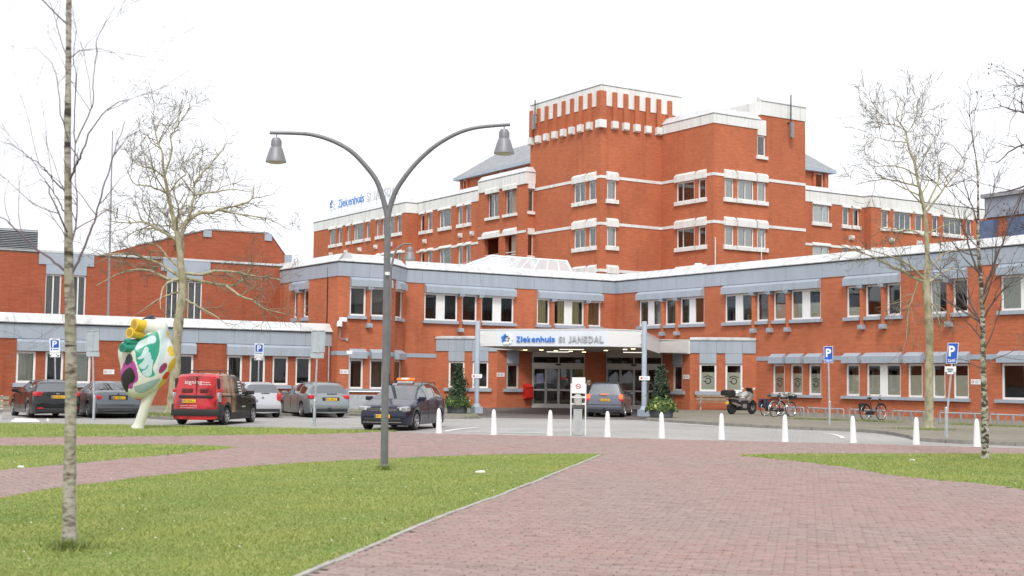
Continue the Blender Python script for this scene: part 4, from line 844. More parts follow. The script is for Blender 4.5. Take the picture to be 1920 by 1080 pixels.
wall('wall', fWs, 0, fWs.len, 0, ZV, [], rward)
_w = ward; ward = rward; white_top(fW, ZV, .95, 0, -1, 4); white_top(fWs, ZV, .95, 1, 1, 1); white_top(fW2, ZV, .95, -1, 0, 5); ward = _w
for fr in (fW, fW2): MB(fr).box(0, fr.len, 13.42, 13.62, -.01, .05).build('string_course', 'white_trim', rward)
MB().poly(inset([(XE, YW), (XW2, YW), (XW2, YW2), (106.5, YW2), (106.5, 96), (XE, 96)], .6), ZV-.3, ZV+.1).build('roof', 'flat_roof', rward)
mb = MB(); mb.box(106.3, 106.5, 0, ZV, YW2, 96); mb.box(XE, 106.4, 0, ZV, 95.8, 96); mb.build('rear_wall', 'brick', rward)
YQ = 87.0; e0 = onY(1513, 312, YQ); e1 = onY(1568, 320, YQ); za = e1[2]; attic(rward, [(XE, YQ+.5), (e1[0]-.5, YQ+.5), (e1[0]-.5, 94), (XE, 94)], ZV, za, za+2.5, 3.0)
fQ = Fr((XE, YQ+.5), (95, YQ+.5)); s = fQ.s(1535, 19); window(fQ, s-.45, s+.45, ZV+.2, za-.4, rward, dep=-.03, frame=.05)
for o_ in (-.85, .6): MB(fQ).box(s+o_, s+o_+.3, ZV, za-.3, 0, .2).build('pilaster', 'brick', rward)
# plant room far right on the roof line
plantroom = thing('plant_room', 'grey roof plant room with blue panels at the far right behind the trees', 'building', (78, 52, 0))
pz = [onX(1880, y, 72)[2] for y in (372, 408, 440)]; ya, yb = onX(1842, 400, 72)[1], onX(2010, 400, 72)[1]
plain('plant_gray', (.30, .34, .40), .5, var=.15); plain('plant_blue', (.10, .16, .29), .5, var=.25)
MB().box(72, 84, pz[1]+.1, pz[0]+.15, yb, ya-.2).build('upper_box', 'plant_gray', plantroom); MB().box(71.8, 84.2, pz[0]+.15, pz[0]+.4, yb-.2, ya).build('roof_edge', 'slate', plantroom)
MB().box(72.2, 84, 8.2, pz[1]+.1, yb, ya+.5).build('lower_wall', 'brick', plantroom)
for x0, x1 in ((1838, 1866), (1893, 1925)):
    y1, y0 = onX(x0, 425, 71.9)[1], onX(x1, 425, 71.9)[1]; MB().box(71.7, 72.15, pz[2]-.2, pz[2]+1.0, y0, y1).build('blue_panel', 'plant_blue', plantroom)
# ------------------------------------------------------------------ entrance canopy with lettering
canopy = thing('entrance_canopy', 'white entrance canopy with blue and steel hospital lettering, reaching out over the drive', 'canopy', (39, 56, 0))
CP = [atD(x, 640, d)[:2] for x, d in ((898, 64.0), (932, 63.2), (1140, 61.3), (1203, 62.3))]
CZ0, CZ1 = 3.27, 4.05
e_r0 = np.array(fE.pt(fE.s(1238, 3.6), .07, 0)[:2]); e_r1 = np.array(fE.pt(sr+.02, .07, 0)[:2]); e_l = np.array(fE.pt(sl-.02, .07, 0)[:2]); t_ = (108.4-CP[0].sum())/2; e_lm = CP[0]+t_
poly = [CP[0], CP[1], CP[2], CP[3], e_r0, e_r1, e_lm]
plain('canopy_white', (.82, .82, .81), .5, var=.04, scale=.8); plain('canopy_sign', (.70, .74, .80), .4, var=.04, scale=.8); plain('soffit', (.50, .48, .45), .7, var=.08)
for i in range(len(poly)-1):
    a, b = poly[i], poly[i+1]; fr = Fr(a, b); ln = fr.len; n = max(1, round(ln/3.0)) if i not in (1, 5) else 1
    if i == 5: continue
    for k in range(n): MB(fr).prism([(-.10, CZ0), (.0, CZ0), (.0, CZ1), (-.10, CZ1)], ln*k/n+.004*(k > 0), ln*(k+1)/n-.004*(k < n-1)).build('fascia_panel', 'canopy_sign' if i == 1 else 'canopy_white', canopy)
    MB(fr).prism([(-.14, CZ1), (.03, CZ1), (.03, CZ1+.035), (-.14, CZ1+.035)], 0, ln).build('edge_trim', 'white_frame', canopy)
fr = Fr(e_r0, e_r1); MB(fr).box(.0, fr.len, CZ0, CZ1, -.06, .0).build('fascia_panel', 'canopy_white', canopy)
fr = Fr(e_lm, CP[0]); MB(fr).box(0.0, fr.len-.02, CZ0, CZ1, -.10, .0).build('fascia_panel', 'canopy_white', canopy)
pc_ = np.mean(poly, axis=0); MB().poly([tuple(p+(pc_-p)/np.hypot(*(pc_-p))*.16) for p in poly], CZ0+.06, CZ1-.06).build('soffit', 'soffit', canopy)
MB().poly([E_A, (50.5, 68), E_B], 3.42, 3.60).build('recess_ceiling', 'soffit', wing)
for px, py in ((955, 654), (985, 656), (1015, 656), (1042, 657.5), (1070, 658.5), (1095, 660), (1172, 655), (1187, 654), (1136, 657)):
    p = onZ(px, py, CZ0+.05); MB().lathe([(.11, CZ0+.03), (.11, CZ0+.058)], (p[0], p[1], 0), 12).build('downlight', 'light_warm', canopy)
for px, py in ((1072, 655), (1046, 659.5), (1190, 660.5)):
    p = onZ(px, py, CZ0+.05); mb = MB(); mb.poly([(p[0]-.5, p[1]+.42), (p[0]+.42, p[1]-.5), (p[0]+.5, p[1]-.42), (p[0]-.42, p[1]+.5)], CZ0+.02, CZ0+.058); mb.build('tube_light', 'tube_white', canopy)
fCan = Fr(CP[1], CP[2])
def fit_text(name, body, fr, s0, s1, z0, z1, mat, parent, d, bold=.0, depth=.03):
    """lettering fitted to the span s0..s1 and the cap height z0..z1 on a wall frame"""
    o = text_mesh(name, body, 1.0, mat, parent, Matrix(), depth=0.02, bold=bold, align='LEFT'); me = o.data
    V = np.empty(len(me.vertices)*3); me.vertices.foreach_get('co', V); V = V.reshape(-1, 3); lo, hi = V.min(0), V.max(0); kx = (s1-s0)/(hi[0]-lo[0]); kz = (z1-z0)/(hi[1]-lo[1])
    S, Z, D = s0+(V[:, 0]-lo[0])*kx, z0+(V[:, 1]-lo[1])*kz, d+np.where(V[:, 2] > 0, depth, 0.0); r = np.array(parent.location)
    W = np.column_stack([fr.a[0]+fr.u[0]*S+fr.n[0]*D-r[0], fr.a[1]+fr.u[1]*S+fr.n[1]*D-r[1], Z-r[2]]); me.vertices.foreach_set('co', W.ravel()); me.update(); return o
def sx(px, z=3.65): return fCan.s(px, z)
zl, zh_ = fCan.hit(1000, 641.3)[1], fCan.hit(1000, 630.7)[1]
def spell(word, fr, px0, px1, z0, z1, mat, parent, d, sfun, widths=None, asc='hkltdbZiSJANDLO'):
    ws = {'i': .45, 'I': .45, 'J': .62, 'l': .4, 't': .55, ' ': .5, 'k': .9, 's': .85, 'A': 1.12, 'N': 1.12, 'D': 1.1, 'S': .95, 'L': .9, 'Z': 1.05}
    tot = sum(ws.get(c, 1.0) for c in word); s0, s1 = sfun(px0), sfun(px1); cur = s0
    for c in word:
        w = ws.get(c, 1.0)/tot*(s1-s0)
        if c != ' ': fit_text('letter', c, fr, cur+w*.08, cur+w*.92, z0, z0+(z1-z0)*(1.0 if c in asc else .74), mat, parent, d, bold=.018)
        cur += w
spell('Ziekenhuis', fCan, 968, 1041.5, zl, zh_, 'letter_blue', canopy, .035, sx)
spell('St', fCan, 1047.5, 1060, zl, zh_, 'letter_steel', canopy, .035, sx); spell('JANSDAL', fCan, 1066, 1133, zl-.02, zh_+.02, 'letter_steel', canopy, .035, sx)
def logo(fr, s, z, r, parent, d):
    """open flower of loose white petals with blue ones at one side"""
    g = random.Random(4)
    for k in range(9):
        w = 2*math.pi*k/9; rr = r*(.62 if k % 2 else .7); MB(fr).lathe([(r*.26, d+.015), (r*.24, d+.05), (r*.1, d+.06)], (s+rr*math.cos(w), 0, z+rr*math.sin(w)), 8, 'y').build('logo_petal', 'letter_blue' if k in (3, 4, 5) else 'sign_white', parent)
    for k in range(5):
        w = 2*math.pi*k/5+.3; MB(fr).lathe([(r*.10, d+.03), (r*.09, d+.07)], (s+r*.32*math.cos(w), 0, z+r*.32*math.sin(w)), 6, 'y').build('logo_dot', 'dark_metal', parent)
logo(fCan, sx(951), (zl+zh_)/2, .32, canopy, 0.0)
for px, dep, nx in ((893.5, 62.0, 0), (1207.5, 60.4, 3)):
    p = atD(px, 770, dep); c = (p[0], p[1]); k = thing('canopy_column', 'slate grey steel column carrying the canopy beside the '+('left planter' if nx == 0 else 'right planter with mixed shrubs'), 'column', (p[0], p[1], .1))
    MB().lathe([(.115, .55), (.115, 4.38), (.10, 4.42)], (*c, 0), 16).build('shaft', 'column_gray', k, smooth=True); MB().box(c[0]-.21, c[0]+.21, .1, .40, c[1]-.21, c[1]+.21).build('plinth', 'column_gray', k); MB().lathe([(.20, .40), (.17, .48), (.12, .56)], (*c, 0), 12).build('collar', 'column_gray', k)
    q = CP[0] if nx == 0 else CP[3]
    for z in (3.42, 3.86): MB().tube([(c[0], c[1], z), (q[0], q[1], z)], .035, 6).build('bracket', 'column_gray', k)
    u = _rt[:2]; f2 = Fr(np.array(c)-u*.24, np.array(c)+u*.24); MB(f2).box(0, .48, 1.74, 1.92, .12, .14).build('notice_plate', 'sign_white', k); MB(f2).lathe([(.05, .14), (.05, .145)], (.10, 0, 1.83), 10, 'y').build('notice_ring', 'sign_red', k); MB(f2).box(.18, .40, 1.80, 1.86, .14, .143).build('notice_print', 'poster_pale', k)
    if nx == 0: MB(f2).box(.0, .1, 1.74, 1.92, .14, .141).build('notice_print', 'sign_white', k)
# ------------------------------------------------------------------ lettering on the roof of the ward block
rs = thing('roof_sign', 'blue and steel hospital lettering standing on thin posts on the ward block roof', 'sign', (XV2+.3, 120, ZV+.3))
fRS = Fr((XV2+.35, 131.35), (XV2+.35, 100)); rsx = lambda x: fRS.s(x, 19.6)
_, rz0 = fRS.hit(660, 383.5); _, rz1 = fRS.hit(660, 368.5)
spell('Ziekenhuis', fRS, 634, 683.5, rz0, rz1, 'letter_blue', rs, .0, rsx); spell('St', fRS, 688, 696.5, rz0, rz1, 'letter_steel', rs, 0, rsx); spell('JANSDAL', fRS, 700, 748, rz0, rz1, 'letter_steel', rs, 0, rsx)
logo(fRS, rsx(624), (rz0+rz1)/2, .75, rs, 0.0)
for x in (622, 628, 640, 652, 664, 678, 692, 706, 718, 730, 742): s = rsx(x); MB(fRS).tube([(s, -.02, ZV+.4), (s, -.02, rz0+.15)], .03, 5).build('post', 'galvanised', rs)
MB(fRS).tube([(rsx(617), -.03, rz0-.05), (rsx(749), -.03, rz0-.05)], .03, 5).build('rail', 'galvanised', rs)
# ------------------------------------------------------------------ street lamps
def lamp_head(px, py_top, dep, parent, k=1.0):
    p = atD(px, py_top, dep); z = p[2]; c = (p[0], p[1], 0)
    MB().tube([(p[0], p[1], z+.02), (p[0], p[1], z-.08*k)], .012, 6).build('hanger', 'steel_gray', parent)
    h = MB().lathe([(.03, z-.06*k), (.07, z-.07*k), (.095, z-.12*k), (.095, z-.24*k), (.11, z-.25*k), (.125, z-.28*k), (.175, z-.44*k), (.195, z-.51*k), (.198, z-.535*k), (.185, z-.535*k)], c, 20).build('lamp_shade', 'lamp_gray', parent, smooth=True)
    MB().lathe([(.180, z-.535*k), (.14, z-.555*k), (.0, z-.56*k)], c, 16).build('lamp_lens', 'lens_gray', h, smooth=True)
    for j in range(10):
        w = 6.283*j/10; x, y = p[0]+.098*math.cos(w), p[1]+.098*math.sin(w); MB().tube([(x, y, z-.12*k), (x, y, z-.235*k)], .006, 4).build('cooling_rib', 'steel_gray', h)
plain('lamp_gray', (.24, .24, .26), .5, .3, .1, 5); plain('lens_gray', (.55, .55, .53), .3, var=.05); plain('lamp_pole', (.20, .20, .215), .5, .3, .15, 5)
def lamp(base, dep, pole_px, arms, heads, label, r0, r1):
    b = onZ(*base); L = thing('street_lamp', label, 'street lamp', b)
    pp = [tuple(b)]+[tuple(atD(x, y, dep)) for x, y in pole_px]; n = len(pp)
    MB().tube(pp, [r0+(r1-r0)*i/(n-1) for i in range(n)], 14).build('pole', 'lamp_pole', L, smooth=True)
    for arm in arms: P = [tuple(atD(x, y, dep)) for x, y in spline(arm, 4)]; m = len(P); MB().tube(P, [r1*(.88-.38*i/(m-1)) for i in range(m)], 12).build('arm', 'lamp_pole', L, smooth=True)
    for x, y in heads: lamp_head(x, y, dep, L)
    MB().lathe([(r0*1.0, .0), (r0*1.35, .015), (r0*1.3, .06), (r0, .09)], (b[0], b[1], 0), 14).build('base_collar', 'lamp_pole', L)
    return L
L1 = lamp((720.5, 878), 25.35, [(721.5, 780), (724, 600), (726, 480), (727, 425)], [[(727, 430), (725, 400), (709, 345), (688, 314), (657, 282.5), (620.6, 263), (584, 252.5), (553, 250), (506, 249)], [(727, 430), (729, 400), (740, 363), (759, 332), (785, 301), (818.5, 272), (857.6, 250), (896.7, 238.8), (956.6, 233.5)]], [(518.6, 252), (945.5, 236)], 'tall grey street lamp with two curved arms and bell shades, standing on the lawn', .075, .062)
p = atD(724.5, 513, 25.27); MB().box(p[0]-.045, p[0]+.045, p[2]-.03, p[2]+.03, p[1]-.045, p[1]-.03).build('number_plate', 'sign_white', L1)
lamp((727, 797), 46.0, [(729, 700), (731, 560), (733, 505)], [[(733, 508), (736, 490), (742, 471.6), (750, 462), (759.4, 457.5), (772, 457.8)]], [(768.8, 459)], 'street lamp with a single curved arm rising behind the two armed lamp', .06, .05)
f0 = onY(203, 588, 72.5); f1 = onY(211, 245, 72.5); flag = thing('flagpole', 'thin bare flagpole standing on the low wing roof', 'flagpole', (f0[0], f0[1], zd+.3))
MB().tube([(f0[0], f0[1], zd+.28), tuple((f0+f1)/2), tuple(f1)], [.07, .055, .03], 8).build('pole', 'steel_gray', flag); MB().box(f0[0]-.25, f0[0]+.25, zd+.28, zd+.6, f0[1]-.25, f0[1]+.25).build('foot', 'concrete', flag)
# ------------------------------------------------------------------ bollards
B_PX = [(823, 812.5), (926, 815), (1031, 816.5), (1139, 819), (1241, 821.5), (1353, 824), (1472, 828), (1600, 830), (1718, 833.5), (1832, 837.5)]
bproto = MB().lathe([(.105, 0), (.10, .03), (.085, .35), (.070, .62), (.060, .70), (.042, .755), (.015, .78), (0, .782)], (0, 0, 0), 14).build('bollard', 'white_paint', None, smooth=True)
for i, (x, y) in enumerate(B_PX):
    o = bproto if i == 0 else bproto.copy()
    if i: COL.objects.link(o)
    p = onZ(x, y); o.location = (p[0], p[1], 0.0); o.rotation_euler = (rnd.uniform(-.015, .015), rnd.uniform(-.02, .02), rnd.uniform(0, 6))
    tag(o, 'white tapered bollard '+('beside the tail of the dark blue taxi', 'at the start of the striped road marking', 'between the striped marking and the notice stand', 'beside the notice stand, before the braking grey car', 'before the planter with slim conifer', 'before the wooden bench and motorcycle', 'before the bicycle with the flower garland', 'before the lone black bicycle', 'before the trunk of the plane tree', 'beside the thin birch trunk')[i], 'bollard', 'white bollards between plaza and road')
# ------------------------------------------------------------------ signs
def screen_fr(px, py_base, dep=None, z=0.0):
    """little frame at a post's foot, facing the camera"""
    b = onZ(px, py_base, z) if dep is None else None
    if b is None: q = atD(px, py_base, dep); b = np.array([q[0], q[1], z])
    v = b[:2]/np.hypot(*b[:2]); u = np.array([v[1], -v[0]]); return b, u
def post_sign(name, label, px, py, top_px, dep=None, z=0.0, face='P', lean=None, yaw=0.0):
    b, u = screen_fr(px, py, dep, z); c, s_ = math.cos(yaw), math.sin(yaw); u = np.array([u[0]*c-u[1]*s_, u[0]*s_+u[1]*c]); d = float((b-CAM)@CF)
    T = thing(name, label, 'sign', b); tp = atD(*top_px, d); f = Fr(b[:2]-u*1.0, b[:2]+u*1.0); ds = float((tp[:2]-b[:2])@u)
    H = tp[2]-b[2]; k = ds/max(H, .1)
    MB(f).tube([(1.0, 0, b[2]), (1.0+ds*.5, 0, b[2]+H*.5), (1.0+ds, 0, b[2]+H)], .032, 8).build('post', 'galvanised', T)
    MB(f).lathe([(.05, b[2]+.0), (.05, b[2]+.9), (.035, b[2]+.93)], (1.0+k*.45, 0, 0), 10).build('post_sleeve', 'galvanised', T) if face != 'Pt' else None
    def panel(s0, s1, z0, z1, mat, nm, d0=.036, d1=.046, par=T):
        mb = MB(f); mb.box(s0, s1, z0, z1, d0, d1); L = np.array(mb.L); L[:, 0] += 1.0+k*(L[:, 2]-b[2]); 
        mb.L = [tuple(v) for v in L]; return mb.build(nm, mat, par)
    ht = b[2]+H
    if face == 'taxi':
        panel(-.17, .17, ht-.62, ht+.02, 'sign_white', 'sign_border'); panel(-.155, .155, ht-.605, ht+.005, 'sign_blue', 'sign_face', .046, .050)
        for bd, za, zb, w in (('P', ht-.40, ht-.07, .20), ('taxi', ht-.57, ht-.46, .24)):
            o = fit_text('letter', bd, f, 1.0-w/2+k*(za-b[2]), 1.0+w/2+k*(za-b[2]), za, zb, 'sign_white', T, .051, .03 if bd == 'P' else .01, .004)
    elif face == 'P':
        panel(-.21, .21, ht-.60, ht, 'sign_white', 'sign_board'); panel(-.17, .17, ht-.40, ht-.07, 'sign_blue', 'sign_face', .046, .050)
        fit_text('letter', 'P', f, .91+ds, 1.10+ds, ht-.37, ht-.10, 'sign_white', T, .051, .03, .004)
        panel(-.08, .16, ht-.49, ht-.455, 'sign_blue', 'small_print', .046, .049); panel(-.17, -.11, ht-.51, ht-.44, 'sign_blue', 'small_print', .046, .049); panel(-.10, .10, ht-.05, ht-.02, 'steel_gray', 'small_print', .046, .049)
        panel(-.21, .21, ht-.80, ht-.615, 'sign_white', 'arrow_plate')
        for sg in (-1, 1):
            mb = MB(f); x, zc = 1.0+ds+sg*.13, ht-.71; mb.face([(x+sg*.06, .048, zc-.06), (x+sg*.06, .048, zc+.02), (x-sg*.02, .048, zc-.06)]); mb.face([(x+sg*.035, .048, zc-.02), (x+sg*.02, .048, zc-.035), (x-sg*.06, .048, zc+.045), (x-sg*.045, .048, zc+.06)]); mb.build('arrow', 'plate_ink', T, recalc=False)
    elif face == 'back':
        panel(-.22, .22, ht-.72, ht, 'sign_back', 'sign_back'); mb = MB(f)
        for a0, a1, z0, z1 in ((-.24, -.215, ht-.74, ht+.02), (.215, .24, ht-.74, ht+.02), (-.215, .215, ht-.74, ht-.715), (-.215, .215, ht-.005, ht+.02)): mb.box(1.0+ds+a0, 1.0+ds+a1, z0, z1, .03, .075)
        mb.build('sign_rim', 'galvanised', T); MB(f).box(1.0+ds-.03, 1.0+ds+.03, ht-.76, ht+.0, .046, .085).build('clamp_rail', 'galvanised', T); panel(-.23, .23, ht-.93, ht-.76, 'sign_back', 'sub_plate'); panel(-.235, .235, ht-.95, ht-.93, 'galvanised', 'sub_plate_rim', .03, .06)
    return T, f, k, ht, ds
post_sign('parking_sign', 'blue taxi parking sign on a straight grey post before the bicycle racks', 1556, 797.5, (1553, 650), z=.1, face='taxi')
Tk, f_, k_, ht_, ds_ = post_sign('parking_sign', 'blue taxi parking sign on a leaning grey post beside the plane tree', 1772, 819.5, (1788, 644), z=.1, face='taxi', yaw=-.35)
sp = lambda z: 1.0+k_*(z-.1)
for dz_, w_, y_ in ((-.88, .17, .5), (-.95, .10, -.6)):
    z0 = ht_+dz_; MB(f_).box(sp(z0)-w_, sp(z0)+w_, z0, z0+.17, .04, .055).build('sub_plate', 'sign_white', Tk); MB(f_).box(sp(z0)-w_*.7, sp(z0)+w_*.5, z0+.06, z0+.11, .056, .058).build('small_print', 'steel_gray', Tk)
post_sign('parking_sign', 'white parking sign with blue P and double arrow plate behind the black hatchback', 106, 742, (102.5, 634.5), dep=57.0, z=.1, face='P')
post_sign('parking_sign', 'white parking sign with blue P and double arrow plate behind the small white car', 484, 742, (486, 643.5), dep=63.0, z=.1, face='P')
post_sign('traffic_sign', 'grey back of a traffic sign on a post beside the painted sculpture', 176.5, 788.5, (173.5, 620), face='back')
post_sign('traffic_sign', 'grey back of a traffic sign on a post before the silver estate car', 588.5, 799.5, (597, 620), face='back')
b, u = screen_fr(653, 772, 64.0, .1); f = Fr(b[:2]-u, b[:2]+u); T = thing('notice_post', 'thin grey post with small white plates by the brick corner', 'post', b)
MB(f).tube([(1, 0, .1), (1, 0, 3.0)], .03, 8).build('post', 'galvanised', T); MB(f).box(.86, 1.14, 2.82, 2.98, .03, .045).build('plate', 'sign_white', T)
# hoop railing behind the taxi
b, u = screen_fr(683, 770, 60.0, .1); f = Fr(b[:2]-u*.9, b[:2]+u*.9); T = thing('guard_rail', 'grey tubular guard rail with infill panel behind the dark blue taxi', 'railing', b)
MB(f).tube([(.1, 0, .1), (.1, 0, .95), (.2, 0, 1.06), (1.6, 0, 1.06), (1.7, 0, .95), (1.7, 0, .1)], .03, 8).build('hoop', 'galvanised', T); MB(f).box(.15, 1.65, .3, .92, -.015, .015).build('infill_panel', 'galvanised', T)
# ------------------------------------------------------------------ notice stand with bins
b, u = screen_fr(1083, 816.5); f = Fr(b[:2]-u, b[:2]+u); d = float((b-CAM)@CF); m_ = d/FPX; st = thing('notice_stand', 'white tubular notice stand with a no smoking board between the bollards', 'sign', b); X = lambda px: 1.0+(px-1083)*m_; Z = lambda py: 1.75+(710.7-py)*m_
for px in (1070.2, 1097.4): MB(f).tube([(X(px), 0, 0), (X(px), 0, Z(719))], .022, 8).build('post', 'white_paint', st)
MB(f).box(X(1071.5), X(1096.6), Z(737.5), Z(707.5), -.03, .03).build('board', 'white_paint', st); MB(f).box(X(1074), X(1094.5), Z(736), Z(710), .03, .034).build('board_face', 'sign_white', st)
mb = MB(f); n = 18; c0, z0 = X(1083.5), Z(724.5)
for k in range(n):
    w0, w1 = 6.283*k/n, 6.283*(k+1)/n; mb.face([(c0+.06*math.cos(w0), .037, z0+.06*math.sin(w0)), (c0+.085*math.cos(w0), .037, z0+.085*math.sin(w0)), (c0+.085*math.cos(w1), .037, z0+.085*math.sin(w1)), (c0+.06*math.cos(w1), .037, z0+.06*math.sin(w1))])
mb.face([(c0-.055, .0375, z0+.045), (c0-.045, .0375, z0+.055), (c0+.055, .0375, z0-.045), (c0+.045, .0375, z0-.055)]); mb.build('no_smoking_ring', 'sign_red', st, recalc=False); MB(f).box(c0-.05, c0+.05, z0-.008, z0+.008, .035, .0365).build('cigarette', 'plate_ink', st)
for y in (744.5, 757): MB(f).box(X(1070), X(1097.5), Z(y+1.6), Z(y-1.6), -.02, .02).build('cross_rail', 'white_paint', st)
bn = thing('litter_bin', 'small white lidded bin hung in the notice stand', 'bin', f.pt(1.0, .1, Z(759))); MB(f).lathe([(.11, Z(759)), (.135, Z(746)), (.135, Z(744)), (.10, Z(740.5)), (.04, Z(739))], (X(1083), .14, 0), 16).build('bin_body', 'concrete', bn, smooth=True); MB(f).lathe([(.142, Z(746.2)), (.142, Z(744.4))], (X(1083), .14, 0), 16).build('bin_rim', 'white_paint', bn)
b2 = thing('litter_bin', 'ribbed grey upright bin standing under the notice board', 'bin', f.pt(1.0, .0, 0)); MB(f).box(X(1075), X(1091), .01, Z(768.5), -.17, .12).build('bin_body', 'concrete', b2); MB(f).box(X(1074.5), X(1091.5), Z(768.5), Z(767), -.18, .13).build('bin_lid', 'galvanised', b2)
for k in range(5): s0 = X(1076)+k*(X(1090)-X(1076))/4; MB(f).box(s0-.012, s0+.012, .04, Z(770), .12, .13).build('rib', 'galvanised', b2)
# red box in the recess
s0 = fRL.s(981, 1.2); s1 = s0+.50; rb = thing('red_box', 'bright red wall box with sloping lid in the entrance recess', 'box', fRL.pt(s0, 0, .5)); MB(fRL).prism([(.01, .52), (.30, .52), (.36, .62), (.36, 1.18), (.01, 1.38)], s0, s1).build('box_body', 'red_box', rb); MB(fRL).prism([(.01, 1.39), (.37, 1.19), (.40, 1.22), (.01, 1.43)], s0-.02, s1+.02).build('box_lid', 'red_box', rb)
# ------------------------------------------------------------------ benches
def bench(label, fr, s0, s1, d, z=.1, mat='wood_old', back=True):
    T = thing('park_bench', label, 'bench', fr.pt((s0+s1)/2, d, z))
    for s in (s0+.25, s1-.25):
        mb = MB(fr); mb.box(s-.04, s+.04, z, z+.42, d-.04, d+.04); mb.box(s-.04, s+.04, z+.36, z+.42, d-.25, d+.22)
        if back: mb.prism([(d-.18, z+.42), (d-.12, z+.42), (d-.24, z+.88), (d-.30, z+.88)], s-.04, s+.04)
        mb.build('leg', 'concrete', T)
    for k in range(3): MB(fr).box(s0, s1, z+.42, z+.465, d-.18+k*.14, d-.06+k*.14).build('seat_slat', mat, T)
    if back:
        for k in range(2): MB(fr).prism([(d-.17-.05*k, z+.52+.2*k), (d-.13-.05*k, z+.53+.2*k), (d-.165-.05*k, z+.66+.2*k), (d-.205-.05*k, z+.65+.2*k)], s0, s1).build('back_slat', mat, T)
    return T
sb0 = fE.s(1308, .6); bench('old wooden slat bench against the brick wall behind the motorcycle', fE, sb0, sb0+2.0, 1.0)
b, u = screen_fr(18, 786, None, 0.0); f = Fr(b[:2]-u*2.0, b[:2]+u*.02); bench('weathered wooden bench end beside the black hatchback', f, .0, 1.95, .0, 0.0)
# ------------------------------------------------------------------ bicycle racks along the wall
XR = 46.7
def rack(y0, y1, where):
    T = thing('bike_rack', 'low galvanised bicycle rack '+where, 'bike rack', (XR, (y0+y1)/2, .1), group='bicycle racks along the brick wall')
    MB().tube([(XR, y0, .1), (XR, y0, .46), (XR, y0-.05, .5), (XR, y1+.05, .5), (XR, y1, .46), (XR, y1, .1)], .032, 8).build('rail', 'galvanised', T)
    n = max(3, int(abs(y0-y1)/.75)); zs = [.1, .35, .52, .58, .5, .3, .12]; xs_ = [-.5, -.52, -.42, -.25, -.1, -.04, -.02]
    for k in range(n):
        y = y0+(y1-y0)*(k+.5)/n; hi = .0 if k % 2 else .12
        for o_ in (-.035, .035): MB().tube([(XR-.05+x, y+o_, z*.85+hi*(z > .2)) for x, z in zip(xs_, zs)], .007, 5).build('wheel_loop', 'steel_gray', T)
        MB().box(XR-.02, XR+.02, .1, .5, y-.05, y+.05).build('loop_post', 'galvanised', T)
for x0, x1, wh in ((1474, 1507, 'next to the flower garland bicycle'), (1515, 1582, 'under the emblem windows, behind the straight taxi sign post'), (1593, 1662, 'holding the lone black bicycle'), (1674, 1745, 'behind the plane tree trunk'), (1763, 1842, 'behind the leaning taxi sign post'), (1857, 1945, 'beyond the thin birch')): rack(onX(x0, 780, XR)[1], onX(x1, 785, XR)[1], wh)
# ------------------------------------------------------------------ litter
def slab(px, py, w, dpt, h, label, name='litter', cat='litter', rz=0.0, mat='litter'):
    p = onZ(px, py); g = random.Random(int(px)); n = 10; pts = []
    for k in range(n): a = 6.283*k/n; r = 1+.25*g.uniform(-1, 1); x, y = w/2*math.cos(a)*r, dpt/2*math.sin(a)*r; pts.append((p[0]+x*_rt[0]+y*_fw[0], p[1]+x*_rt[1]+y*_fw[1]))
    mb = MB(); zt = [h*g.uniform(.5, 1.1) for _ in range(n)]; i = 0
    mb.L = [(a, b, .012) for a, b in pts]+[(a*.9+p[0]*.1, b*.9+p[1]*.1, .012+z) for (a, b), z in zip(pts, zt)]+[(p[0], p[1], .012+h)]
    for k in range(n): q = (k+1) % n; mb.F += [(k, q, n+q, n+k), (n+k, n+q, 2*n)]; mb.mi += [0, 0]
    o = mb.build(name, mat); return tag(o, label, cat)
slab(48, 791, 1.0, .5, .10, 'flat white foam slab lying at the edge of the back lawn', 'foam_slab', 'foam slab')
slab(90, 790.5, .10, .10, .09, 'crumpled white and red paper beside the foam slab')
slab(38.5, 877.5, .12, .08, .03, 'small white scrap on the narrow strip of lawn between the paths')
slab(900, 887, .16, .10, .035, 'torn white scrap on the big lawn to the right of the lamp'); slab(1711, 864.5, .13, .10, .03, 'white scrap on the lawn under the thin birch'); slab(1647, 794, .12, .08, .05, 'white paper scrap on the pavement by the black bicycle')
